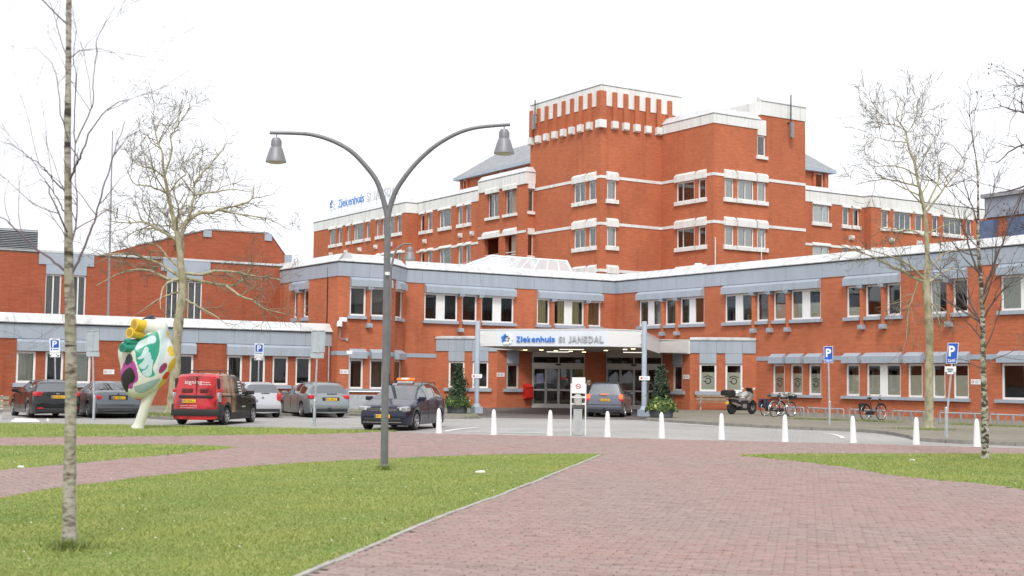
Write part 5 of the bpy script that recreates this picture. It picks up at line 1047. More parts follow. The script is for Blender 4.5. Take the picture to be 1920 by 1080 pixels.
# ------------------------------------------------------------------ vehicles
def lerp_pts(P, x):
    P = sorted(P); return float(np.interp(x, [p[0] for p in P], [p[1] for p in P]))
def make_car(name, label, cat, loc, heading, pr, paint):
    """lofted body: cross-sections along the car; window faces become panes of their own"""
    T = thing(name, label, cat, (loc[0], loc[1], 0.0), heading)
    top, belt, W, wb, ra, rw = pr['top'], pr['belt'], pr['W']/2, pr['wb'], pr.get('ra', .36), pr.get('rw', .315)
    xf, xr = max(p[0] for p in top), min(p[0] for p in top); Wr = pr.get('Wr', W*.70); zl0 = pr.get('zl', .165)
    ws, rwin, sw = pr['ws'], pr.get('rwin'), pr.get('sw', [])
    X = {round(p[0], 4) for p in top}|set(ws)|set(rwin or ())|{round(v, 4) for q in sw for v in q}|set(np.linspace(xr, xf, 26).round(4))
    for c in (wb/2, -wb/2):
        for k in range(13): X.add(round(c+ra*math.cos(math.pi*k/12), 4))
    X = sorted(v for v in X if xr <= v <= xf); X = [v for i, v in enumerate(X) if i == 0 or v-X[i-1] > .004]
    def ring(x):
        zt = lerp_pts(top, x); e = max((x-(xf-.75))/.75, 0); g_ = max(((xr+.55)-x)/.55, 0); w = W*(1-.20*e**2.2-.10*g_**2.2)
        zl = zl0+.10*max(e-.55, 0)+.10*max(g_-.5, 0)
        for c in (wb/2, -wb/2):
            if abs(x-c) < ra: zl = max(zl, rw+math.sqrt(max(ra*ra-(x-c)**2, 0)))
        zb = min(lerp_pts(belt, x), zt-.035); zb = max(zb, zl+.03); g = min(max((zt-zb)/.42, 0), 1); h = zb-zl; wr = w*.93*(1-g)+Wr*g
        wa = w*.93*(1-g)+(Wr+(w*.955-Wr)*.52)*g
        fl = .02*math.exp(-((x-wb/2)/.45)**2)+.02*math.exp(-((x+wb/2)/.45)**2)
        return [(0, zl0+.02), (w-.16, zl), (w-.015, zl+.015), (w+fl, zl+.30*h), (w+fl*.7, zl+.66*h), (w*.985, zl+.9*h), (w*.962, zb), (w*.945*(1-g)+w*.94*g, zb+.012), (wa, zb+(zt-zb)*.52), (wr, zt-.055*g-.012), (wr*.90, zt-.02), (wr*.5, zt-.004), (0, zt)]
    Rg = [ring(x) for x in X]; n = len(Rg[0]); V = []; 
    for x, r in zip(X, Rg):
        V += [(x, -y, z) for y, z in r]+[(x, y, z) for y, z in r[1:-1][::-1]]
    m = 2*n-2; parts = {}
    def put(key, f): parts.setdefault(key, []).append(f)
    for i in range(len(X)-1):
        xc = (X[i]+X[i+1])/2
        for k in range(m):
            q = (k+1) % m; f = (i*m+k, (i+1)*m+k, (i+1)*m+q, i*m+q); row = k if k < n-1 else m-1-k; side = 'R' if k < n-1 else 'L'; key = 'body'
            if row in (7, 8):
                for j, (a, b) in enumerate(sw):
                    if a < xc < b and (lerp_pts(top, xc)-lerp_pts(belt, xc)) > .10: key = ('side_window', j, side)
            if row >= 10:
                if ws[0] < xc < ws[1]: key = 'windscreen'
                if rwin and rwin[0] < xc < rwin[1]: key = 'rear_window'
            if row == 9 and rwin and rwin[0] < xc < rwin[1] and pr.get('rwide'): key = 'rear_window'
            if row in (0, 1) or (row == 2 and pr.get('skirt') and True): key = 'sill' if row == 2 else 'underbody'
            if key == 'body' and pr.get('skirt_z') and row == 2: key = 'sill'
            put(key, f)
    put('body', tuple(range(m-1, -1, -1))); put('body', tuple((len(X)-1)*m+k for k in range(m)))
    def emit(nm, faces, mat, smooth=True):
        used = sorted({v for f in faces for v in f}); mp = {v: i for i, v in enumerate(used)}; me = bpy.data.meshes.new(nm); me.from_pydata([V[v] for v in used], [], [tuple(mp[v] for v in f) for f in faces]); me.materials.append(MATS[mat])
        import bmesh
        bm = bmesh.new(); bm.from_mesh(me); bmesh.ops.remove_doubles(bm, verts=bm.verts, dist=.0008); bmesh.ops.recalc_face_normals(bm, faces=bm.faces) if nm == 'body' else None; bm.to_mesh(me); bm.free()
        if smooth: me.polygons.foreach_set('use_smooth', [True]*len(me.polygons)); me.set_sharp_from_angle(angle=R_(38))
        o = bpy.data.objects.new(nm, me); COL.objects.link(o); o.parent = T; return o
    for key, fs in parts.items():
        nm = key if isinstance(key, str) else key[0]; mat = {'body': paint, 'underbody': 'black_plastic', 'sill': pr.get('skirt', 'black_plastic')}.get(nm, 'car_glass'); emit(nm, fs, mat)
    # cabin: dark floor at belt height with seat backs
    zs = lerp_pts(belt, 0)-.12; cab = MB().box(rwin[1]+.1 if rwin else -1.2, ws[0]-.05, zs-.05, zs, -W*.86, W*.86).build('cabin_floor', 'black_plastic', T, local=True)
    for sx_ in ((.1, -.75) if pr.get('rear_seats', True) else (.1,)):
        for sy in (-.36, .36): MB().prism([(sy-.22, zs-.02), (sy+.22, zs-.02), (sy+.18, zs+.28), (sy+.10, zs+.34), (sy+.08, zs+.5), (sy-.08, zs+.5), (sy-.10, zs+.34), (sy-.18, zs+.28)], sx_-.45, sx_-.33).build('seat', 'seat_gray', T, local=True)
    # wheels
    ty = [(.205, -.10), (rw-.02, -.105), (rw, -.075), (rw, .075), (rw-.02, .105), (.205, .10)]
    for sxx in (1, -1):
        for syy in (1, -1):
            c = (sxx*wb/2, syy*(W-.115), rw); w = MB().lathe([(r, h) for r, h in ty], c, 28, 'y').build('wheel', 'rubber', T, smooth=True, local=True)
            o_ = syy*.106; rim = MB(); rim.lathe([(.215, o_-syy*.05), (.215, o_+syy*.012), (.195, o_+syy*.012), (.190, o_-syy*.03)], c, 24, 'y')
            ns = pr.get('spokes', 5)
            for k in range(ns):
                a = 6.283*k/ns+.3; dx, dz = math.cos(a), math.sin(a); nx_, nz_ = -dz*.042, dx*.042
                P = [(c[0]+dx*.03+nx_, c[1]+o_+syy*.008, c[2]+dz*.03+nz_), (c[0]+dx*.03-nx_, c[1]+o_+syy*.008, c[2]+dz*.03-nz_), (c[0]+dx*.2-nx_*.8, c[1]+o_+syy*.002, c[2]+dz*.2-nz_*.8), (c[0]+dx*.2+nx_*.8, c[1]+o_+syy*.002, c[2]+dz*.2+nz_*.8)]; rim.face(P)
            rim.lathe([(.05, o_-syy*.01), (.05, o_+syy*.012), (.03, o_+syy*.018)], c, 12, 'y'); rim.build('rim', 'alloy', w, local=True); MB().lathe([(.196, o_-syy*.04), (.196, o_-syy*.035)], c, 20, 'y').build('brake_well', 'black_plastic', w, local=True)
    T['_dims'] = 0; del T['_dims']
    return T, dict(ring=ring, top=top, belt=belt, W=W, xf=xf, xr=xr)
plain('seat_gray', (.06, .06, .065), .9, var=.2)
def rx(info, z):
    """x of the tail's centre line at height z"""
    P = [p for p in sorted(info['top']) if p[0] < info['xr']+.6]; return float(np.interp(z, [p[1] for p in P], [p[0] for p in P]))
def fx(info, z):
    P = [p for p in sorted(info['top'], reverse=True) if p[0] > info['xf']-.6]; return float(np.interp(z, [p[1] for p in P], [p[0] for p in P]))
def boxp(T, nm, mat, x0, x1, y0, y1, z0, z1, yaw=0.0, par=None, bevel=0.0, tilt=0.0):
    cx, cy, cz = (x0+x1)/2, (y0+y1)/2, (z0+z1)/2; mb = MB().box(x0-cx, x1-cx, z0-cz, z1-cz, y0-cy, y1-cy); c, s = math.cos(yaw), math.sin(yaw); ct, st_ = math.cos(tilt), math.sin(tilt)
    L = []
    for a, b, z in mb.L: a, z = a*ct+z*st_, -a*st_+z*ct; L.append((cx+a*c-b*s, cy+a*s+b*c, cz+z))
    mb.L = L; o = mb.build(nm, mat, par or T, local=True)
    if bevel:
        import bmesh
        bm = bmesh.new(); bm.from_mesh(o.data); bmesh.ops.bevel(bm, geom=bm.edges[:], offset=bevel, segments=2, profile=.6, affect='EDGES'); bm.to_mesh(o.data); bm.free(); o.data.polygons.foreach_set('use_smooth', [True]*len(o.data.polygons)); o.data.set_sharp_from_angle(angle=R_(50))
    return o
def car_text(T, body, x, y, z, w, h, mat, facing):
    """flat print on the tail (facing=-1), nose (1) or flanks ('R','L')"""
    fr = {-1: Fr((x, y+.5), (x, y-.5)), 1: Fr((x, y-.5), (x, y+.5)), 'R': Fr((x-.5, y), (x+.5, y)), 'L': Fr((x+.5, y), (x-.5, y))}[facing]; loc = tuple(T.location); T.location = (0, 0, 0); o = fit_text('letter', body, fr, .5-w/2, .5+w/2, z-h/2, z+h/2, mat, T, 0.0, .0, .004); T.location = loc; return o
def number_plate(T, info, x, y, z, txt, facing, w=.52, h=.11):
    s = facing; boxp(T, 'number_plate', 'plate_yellow', min(x, x+s*.02), max(x, x+s*.02), y-w/2, y+w/2, z-h/2, z+h/2); car_text(T, txt, x+s*.022, y, z, w*.82, h*.62, 'plate_ink', facing)
    yb = y+s*(-1)*(w/2-.025) if False else y-facing*(w/2-.025); boxp(T, 'plate_band', 'sign_blue', min(x+s*.02, x+s*.023), max(x+s*.02, x+s*.023), yb-.02, yb+.02, z-h/2+.005, z+h/2-.005)
def mirrors(T, info, x, z, mat):
    for s in (1, -1): boxp(T, 'door_mirror', mat, x-.07, x+.10, s*(info['W']-.09), s*(info['W']+.15), z-.06, z+.08, bevel=.03)
def handles(T, info, xs, z, mat):
    for x in xs:
        for s in (1, -1):
            y = info['W']*.99; boxp(T, 'door_handle', mat, x-.10, x+.10, s*(y-.01), s*(y+.035), z-.014, z+.014, bevel=.006)
def seams(T, info, xs, z0=.34):
    """door shut lines as thin dark strips following the flank"""
    for x in xs:
        r = info['ring'](x)
        for s in (1, -1):
            P = [(x, s*(y+.0025), z) for y, z in r[3:7]]; MB().tube([(x, s*(r[2][0]+.012), max(r[2][1], z0))]+P, .005, 4).build('door_seam', 'black_plastic', T, local=True)
def place(px, py, local, heading, z=0.0):
    p = onZ(px, py, z)[:2]; c, s = math.cos(heading), math.sin(heading); return (p[0]-(local[0]*c-local[1]*s), p[1]-(local[0]*s+local[1]*c))
carpaint('paint_navy', (.012, .014, .035), .35, .25); carpaint('paint_black', (.010, .011, .012), .2, .22); carpaint('paint_gray', (.15, .165, .185), .55, .3); carpaint('paint_silver', (.27, .30, .31), .55, .32); carpaint('paint_white', (.50, .51, .54), .3, .3); carpaint('paint_zafira', (.135, .145, .18), .5, .30)
# --- dark blue taxi facing us
h = R_(224); pr = dict(W=1.80, wb=2.685, Wr=.60, top=[(2.21, .46), (2.20, .62), (2.15, .72), (2.02, .80), (1.75, .87), (1.12, 1.02), (.10, 1.47), (-.25, 1.545), (-1.0, 1.57), (-1.6, 1.53), (-1.86, 1.45), (-2.06, 1.02), (-2.11, .75), (-2.13, .48)], belt=[(2.2, .74), (1.1, .95), (-2.0, 1.03)], ws=(.14, 1.10), rwin=(-2.05, -1.87), sw=[(.12, .92), (-.82, .05), (-1.6, -.90)])
T, I = make_car('taxi', 'dark blue family car with orange roof light facing the plaza, behind the two armed lamp', 'car', place(776, 807, (1.34, .80), h), h, pr, 'paint_navy')
for s in (1, -1):
    boxp(T, 'headlight', 'headlight', 1.90, 2.165, s*.46, s*.86, .63, .785, yaw=-s*.40, bevel=.04, tilt=.12); MB().lathe([(.05, 2.145), (.05, 2.165), (.03, 2.168)], (0, s*.60, .70), 12, 'x').build('lamp_lens', 'lens_gray', T, local=True); boxp(T, 'fog_lamp', 'headlight', 2.08, 2.16, s*.62, s*.74, .36, .42, yaw=-s*.3, bevel=.015); boxp(T, 'tail_light', 'taillight', -2.1, -1.85, s*.6, s*.86, .8, .98, bevel=.03)
for z in (.655, .70): boxp(T, 'grille_bar', 'chrome', 2.155, 2.20, -.50, .50, z-.007, z+.007)
boxp(T, 'grille', 'black_plastic', 2.13, 2.185, -.52, .52, .63, .725); boxp(T, 'lower_grille', 'black_plastic', 2.15, 2.225, -.62, .62, .30, .42, bevel=.02); boxp(T, 'bumper_strip', 'chrome', 2.19, 2.235, -.66, .66, .265, .285)
MB().lathe([(.075, 2.17), (.075, 2.215), (.06, 2.22)], (0, 0, .68), 16, 'x').build('badge', 'chrome', T, local=True)
number_plate(T, I, 2.215, 0, .475, 'HT-16-KX', 1); mirrors(T, I, .85, 1.02, 'paint_navy'); handles(T, I, (.05, -.85), .88, 'paint_navy'); seams(T, I, (1.0, .05, -.9))
for s in (1, -1): MB().tube([(-.1, s*.60, 1.52), (-.2, s*.60, 1.575), (-1.5, s*.60, 1.575), (-1.7, s*.60, 1.50)], .016, 6).build('roof_rail', 'black_plastic', T, local=True)
plain('taxi_orange', (.9, .16, .02), .4, var=.0, emit=((1, .18, .02), .5)); TL = thing('taxi_light', 'orange and white taxi roof light on the dark blue car', 'taxi sign', (T.location[0]-.05, T.location[1]+.05, 1.57), h)
boxp(TL, 'lamp_foot', 'white_frame', -.50, -.30, -.28, .28, -.02, .05, bevel=.02); boxp(TL, 'lamp_body', 'taxi_orange', -.48, -.30, -.31, .31, .055, .14, bevel=.03); boxp(TL, 'lamp_base', 'black_plastic', -.49, -.29, -.30, .30, .035, .055); boxp(TL, 'lamp_centre', 'white_frame', -.485, -.295, -.14, .14, .085, .15, bevel=.02)
# --- red and black lettered van
h = R_(50); m, nt_, p_ = _mat('van_wrap'); p_.inputs['Roughness'].default_value = .25; p_.inputs['Coat Weight'].default_value = .6
tc = nt_.nodes.new('ShaderNodeTexCoord'); sp_ = nt_.nodes.new('ShaderNodeSeparateXYZ'); nt_.links.new(tc.outputs['Object'], sp_.inputs[0])
n_ = _noise(nt_, 1.6, 4, .6); ma = nt_.nodes.new('ShaderNodeMath'); ma.operation = 'MULTIPLY_ADD'; ma.inputs[1].default_value = .35; nt_.links.new(n_.outputs[0], ma.inputs[0]); nt_.links.new(sp_.outputs[0], ma.inputs[2])
mr = nt_.nodes.new('ShaderNodeMapRange'); mr.inputs[1].default_value = -2.2; mr.inputs[2].default_value = 2.2; nt_.links.new(ma.outputs[0], mr.inputs[0])
rp = _ramp(nt_, mr.outputs[0], [(0.0, (.52, .018, .026)), (.135, (.52, .018, .026)), (.19, (.32, .17, .09)), (.27, (.48, .31, .17)), (.33, (.22, .11, .06)), (.37, (.42, .26, .14)), (.43, (.06, .03, .02)), (.47, (.010, .010, .011))])
nd = _noise(nt_, 2.6, 2, .5); rd = _ramp(nt_, nd.outputs[0], [(.36, (.25, .22, .22)), (.5, (1, 1, 1))]); nt_.links.new(_mix(nt_, .75, rp.outputs[0], rd.outputs[0], 'MULTIPLY'), p_.inputs['Base Color'])
pr = dict(W=1.75, wb=2.81, Wr=.70, ra=.37, top=[(2.20, .46), (2.19, .66), (2.12, .82), (1.9, .93), (1.30, 1.06), (.28, 1.66), (-.1, 1.76), (-1.2, 1.80), (-1.9, 1.765), (-2.03, 1.69), (-2.10, 1.2), (-2.14, .8), (-2.16, .45)], belt=[(2.2, .9), (1.2, 1.02), (-2.0, 1.10)], ws=(.32, 1.28), rwin=None, sw=[(.10, 1.0)], skirt='black_plastic', rear_seats=False)
T, I = make_car('van', 'red and black delivery van printed with lettering and portraits, beside the painted sculpture', 'van', place(422.8, 797, (-1.405, -.82), h), h, pr, 'van_wrap')
boxp(T, 'rear_bumper', 'black_plastic', -2.22, -2.02, -.86, .86, .33, .56, bevel=.04)
for s in (1, -1):
    boxp(T, 'corner_guard', 'black_plastic', -2.14, -1.70, s*.70, s*.885, .33, .74, bevel=.05); boxp(T, 'tail_light', 'headlight', -2.125, -1.98, s*.74, s*.865, .80, 1.14, bevel=.035, yaw=s*.15); boxp(T, 'tail_light', 'taillight', -2.12, -1.96, s*.74, s*.87, 1.13, 1.24, bevel=.025, yaw=s*.15); boxp(T, 'quarter_strip', 'black_plastic', -2.075, -1.98, s*.70, s*.80, 1.26, 1.62, bevel=.03, yaw=s*.2, tilt=-.08); boxp(T, 'headlight', 'headlight', 1.85, 2.12, s*.5, s*.84, .72, .86, bevel=.04, yaw=-s*.4)
    MB().tube([(-1.95, s*.62, 1.77), (-1.95, s*.62, 1.77)], .01, 4)
boxp(T, 'door_trim_bar', 'black_plastic', -2.165, -2.10, -.62, .62, .945, 1.03, bevel=.02); boxp(T, 'door_seam', 'black_plastic', -2.135, -2.0, -.006, .006, .58, 1.66); number_plate(T, I, -2.165, .25, .83, 'VD-934-L', -1)
car_text(T, 'signing', -2.088, .12, 1.46, .62, .16, 'sign_white', -1); car_text(T, 'buiten', -2.086, -.34, 1.48, .26, .05, 'sign_white', -1); car_text(T, 'reclame', -2.090, -.36, 1.41, .30, .05, 'sign_white', -1)
car_text(T, 'ontwerp - montage', -2.158, .25, .665, .6, .035, 'sign_white', -1); car_text(T, 'www.signing.nu', -2.162, .25, .60, .6, .035, 'sign_white', -1)
plain('print_shadow', (.14, .03, .035), .35, var=.5, scale=7)
for y0, y1 in ((.12, .52), (-.42, -.12)): boxp(T, 'printed_shade', 'print_shadow', -2.122, -2.05, y0, y1, 1.09, 1.26, bevel=.03, tilt=-.12)
boxp(T, 'sliding_rail', 'black_plastic', -1.9, -1.0, -.895, -.86, .985, 1.03); seams(T, I, (1.05, .02, -1.0)); handles(T, I, (-.0,), .98, 'black_plastic'); mirrors(T, I, .95, 1.10, 'black_plastic')
for k, z in enumerate((1.5, 1.4, 1.3, 1.2, 1.1)): boxp(T, 'printed_label', 'sign_white', -.25+.02*k, .0+.02*k, -.88+.0*k+.075*(z-1.05)*2, -.86+.075*(z-1.05)*2, z-.022, z+.022)
car_text(T, 'signing', .25, -.892, .62, .34, .06, 'sign_white', 'R')
for x in (-.4, -1.5):
    for s in (1, -1): MB().tube([(x, s*.62, 1.77), (x, s*.60, 1.88)], .02, 6).build('rack_foot', 'black_plastic', T, local=True)
    MB().tube([(x, -.66, 1.885), (x, .66, 1.885)], .016, 6).build('rack_bar', 'dark_metal', T, local=True)
# --- silver grey estate
def tail(T, I, x, y0, y1, z0, z1, mat='taillight', yaw=.35):
    for s in (1, -1): boxp(T, 'tail_light', mat, x, x+.24, s*y0, s*y1, z0, z1, yaw=s*yaw, bevel=.03)
h = R_(84); pr = dict(W=1.88, wb=2.85, Wr=.62, rwide=True, spokes=7, top=[(2.37, .45), (2.35, .62), (2.2, .75), (1.2, .93), (.22, 1.38), (-.2, 1.455), (-1.0, 1.49), (-1.9, 1.455), (-2.10, 1.40), (-2.30, 1.0), (-2.38, .90), (-2.44, .66), (-2.46, .45)], belt=[(2.3, .72), (1.1, .90), (-2.2, 1.0)], ws=(.26, 1.18), rwin=(-2.29, -2.12), sw=[(.14, 1.0), (-.88, .04), (-1.78, -.98)])
T, I = make_car('estate_car', 'silver grey estate car parked facing the low wing, its red tail lights towards us', 'car', place(567, 782, (-1.425, .86), h), h, pr, 'paint_silver')
tail(T, I, -2.42, .55, .90, .79, .95); number_plate(T, I, -2.43, -.05, .77, '76-LPK-2', -1); boxp(T, 'plate_recess', 'black_plastic', -2.428, -2.36, -.42, .32, .69, .85); boxp(T, 'rear_bumper', 'paint_silver', -2.49, -2.30, -.84, .84, .40, .62, bevel=.05); boxp(T, 'diffuser', 'black_plastic', -2.48, -2.30, -.78, .78, .24, .39, bevel=.03); mirrors(T, I, .85, 1.0, 'paint_silver'); handles(T, I, (.05, -.95), .84, 'paint_silver'); seams(T, I, (1.05, .05, -.95)); boxp(T, 'wiper', 'black_plastic', -2.345, -2.32, -.35, .10, .99, 1.01); boxp(T, 'tow_hook', 'dark_metal', -2.58, -2.45, -.04, .04, .33, .42)
for s in (1, -1): MB().tube([(-.2, s*.63, 1.44), (-.3, s*.63, 1.50), (-1.8, s*.63, 1.49), (-1.95, s*.63, 1.43)], .016, 6).build('roof_rail', 'dark_metal', T, local=True)
# --- small white hatchback
h = R_(84); pr = dict(W=1.64, wb=2.42, Wr=.58, rwide=True, rw=.29, ra=.33, top=[(1.80, .45), (1.78, .65), (1.65, .80), (1.15, .95), (.35, 1.38), (0, 1.46), (-.9, 1.47), (-1.45, 1.40), (-1.60, 1.0), (-1.68, .72), (-1.74, .45)], belt=[(1.8, .8), (1.0, .92), (-1.6, 1.0)], ws=(.38, 1.12), rwin=(-1.59, -1.46), sw=[(-.15, .85), (-1.2, -.25)])
T, I = make_car('small_car', 'small white hatchback parked between the lettered van and the silver estate', 'car', place(519.5, 782.6, (-1.21, -.76), h), h, pr, 'paint_white')
tail(T, I, -1.70, .62, .80, .68, 1.02); number_plate(T, I, -1.745, .1, .50, 'XT-231-K', -1); boxp(T, 'rear_bumper', 'paint_white', -1.79, -1.6, -.76, .76, .36, .62, bevel=.05); boxp(T, 'badge', 'chrome', -1.69, -1.655, -.04, .04, .80, .86); boxp(T, 'wiper', 'black_plastic', -1.63, -1.60, -.30, .05, 1.0, 1.02); mirrors(T, I, .75, .98, 'paint_white'); seams(T, I, (.9, -.2)); boxp(T, 'lower_valance', 'black_plastic', -1.76, -1.6, -.72, .72, .24, .36, bevel=.02)
# --- grey saloon
h = R_(88); pr = dict(W=1.86, wb=2.97, Wr=.60, rwide=True, top=[(2.35, .45), (2.33, .60), (2.2, .72), (1.05, .93), (.05, 1.35), (-.3, 1.425), (-.75, 1.44), (-1.2, 1.37), (-1.85, 1.08), (-2.0, 1.05), (-2.40, 1.025), (-2.48, .95), (-2.53, .62), (-2.55, .42)], belt=[(2.3, .70), (1.1, .90), (-1.4, .98), (-2.5, .96)], ws=(.10, 1.02), rwin=(-1.82, -1.22), sw=[(.02, .90), (-.92, -.06), (-1.42, -1.0)])
T, I = make_car('saloon_car', 'dark grey saloon car parked under the painted sculpture, chrome strips on its bumper', 'car', place(166.7, 783.3, (-1.485, .86), h), h, pr, 'paint_gray')
tail(T, I, -2.50, .42, .86, .74, .90); number_plate(T, I, -2.525, 0, .80, '88-XBX-9', -1); boxp(T, 'plate_recess', 'black_plastic', -2.523, -2.45, -.36, .36, .72, .90); boxp(T, 'rear_bumper', 'paint_gray', -2.60, -2.40, -.84, .84, .38, .64, bevel=.05)
for z, a in ((.50, .60), (.33, .58)): boxp(T, 'chrome_strip', 'chrome', -2.61, -2.55, -a, a, z-.012, z+.012)
boxp(T, 'diffuser', 'black_plastic', -2.575, -2.40, -.80, .80, .23, .37, bevel=.03); MB().lathe([(.04, -2.515), (.04, -2.49)], (0, 0, .945), 12, 'x').build('badge', 'chrome', T, local=True); mirrors(T, I, .75, 1.0, 'paint_gray'); handles(T, I, (-.05, -1.0), .83, 'paint_gray'); seams(T, I, (.95, -.05, -1.05))
# --- black hatchback
h = R_(90); pr = dict(W=1.82, wb=2.65, Wr=.60, rwide=True, top=[(2.22, .45), (2.2, .65), (2.05, .78), (1.15, .97), (.15, 1.40), (-.2, 1.465), (-1.0, 1.48), (-1.75, 1.42), (-1.92, 1.36), (-2.12, 1.0), (-2.20, .78), (-2.24, .45)], belt=[(2.2, .76), (1.1, .93), (-2.0, 1.05)], ws=(.20, 1.12), rwin=(-2.11, -1.93), sw=[(.10, .95), (-.80, .02), (-1.50, -.90)])
T, I = make_car('hatchback', 'glossy black hatchback partly hidden by the near birch trunk', 'car', place(54.4, 783.3, (-1.325, .84), h), h, pr, 'paint_black')
tail(T, I, -2.20, .55, .87, .85, 1.02, yaw=.45); number_plate(T, I, -2.225, 0, .82, 'SN-973-V', -1); boxp(T, 'rear_bumper', 'paint_black', -2.28, -2.08, -.82, .82, .40, .64, bevel=.05); boxp(T, 'lower_valance', 'black_plastic', -2.26, -2.08, -.78, .78, .23, .40, bevel=.03); boxp(T, 'badge', 'chrome', -2.215, -2.17, -.06, .06, .92, .96); mirrors(T, I, .85, 1.02, 'paint_black'); handles(T, I, (.0, -.88), .86, 'paint_black'); seams(T, I, (1.0, .02, -.88))
for s in (1, -1): boxp(T, 'fog_reflector', 'taillight', -2.29, -2.24, s*.55, s*.75, .37, .42); MB().tube([(.7, s*.83, .985), (-.4, s*.86, 1.01), (-1.5, s*.83, 1.05)], .010, 5).build('window_trim', 'chrome', T, local=True)
# --- grey people carrier braking under the canopy
h = R_(46); pr = dict(W=1.74, wb=2.69, Wr=.62, rwide=True, rw=.30, top=[(2.15, .45), (2.13, .65), (2.0, .80), (1.35, .98), (.35, 1.50), (0, 1.60), (-.9, 1.64), (-1.75, 1.60), (-1.92, 1.55), (-2.08, 1.03), (-2.13, .75), (-2.17, .42)], belt=[(2.1, .8), (1.2, .96), (-2.0, 1.02)], ws=(.40, 1.32), rwin=(-2.07, -1.94), sw=[(.15, 1.1), (-.85, .05), (-1.75, -.95)])
T, I = make_car('people_carrier', 'grey people carrier with brake lights lit, pulled up under the canopy', 'car', place(1169, 782, (-1.345, -.80), h, .006), h, pr, 'paint_zafira')
for s in (1, -1): boxp(T, 'tail_light', 'brake_lit', -2.125, -2.0, s*.68, s*.845, .86, 1.06, yaw=s*.3, bevel=.03); boxp(T, 'tail_light', 'taillight', -2.14, -2.0, s*.67, s*.86, .74, .86, yaw=s*.3, bevel=.02)
boxp(T, 'high_brake_light', 'brake_lit', -2.105, -2.05, -.17, .17, 1.045, 1.075); number_plate(T, I, -2.15, 0, .80, '85-RB-SR', -1); boxp(T, 'rear_bumper', 'paint_zafira', -2.25, -2.03, -.82, .82, .34, .58, bevel=.05); boxp(T, 'bumper_strip', 'black_plastic', -2.255, -2.2, -.80, .80, .565, .59); boxp(T, 'lower_valance', 'black_plastic', -2.22, -2.0, -.74, .74, .22, .34, bevel=.02); boxp(T, 'tow_hook', 'dark_metal', -2.36, -2.2, -.03, .03, .36, .44); boxp(T, 'wiper', 'black_plastic', -2.10, -2.07, -.1, .25, .98, 1.0); mirrors(T, I, 1.0, 1.06, 'paint_zafira'); handles(T, I, (.05, -.9), .86, 'paint_zafira'); seams(T, I, (1.1, .05, -.9))
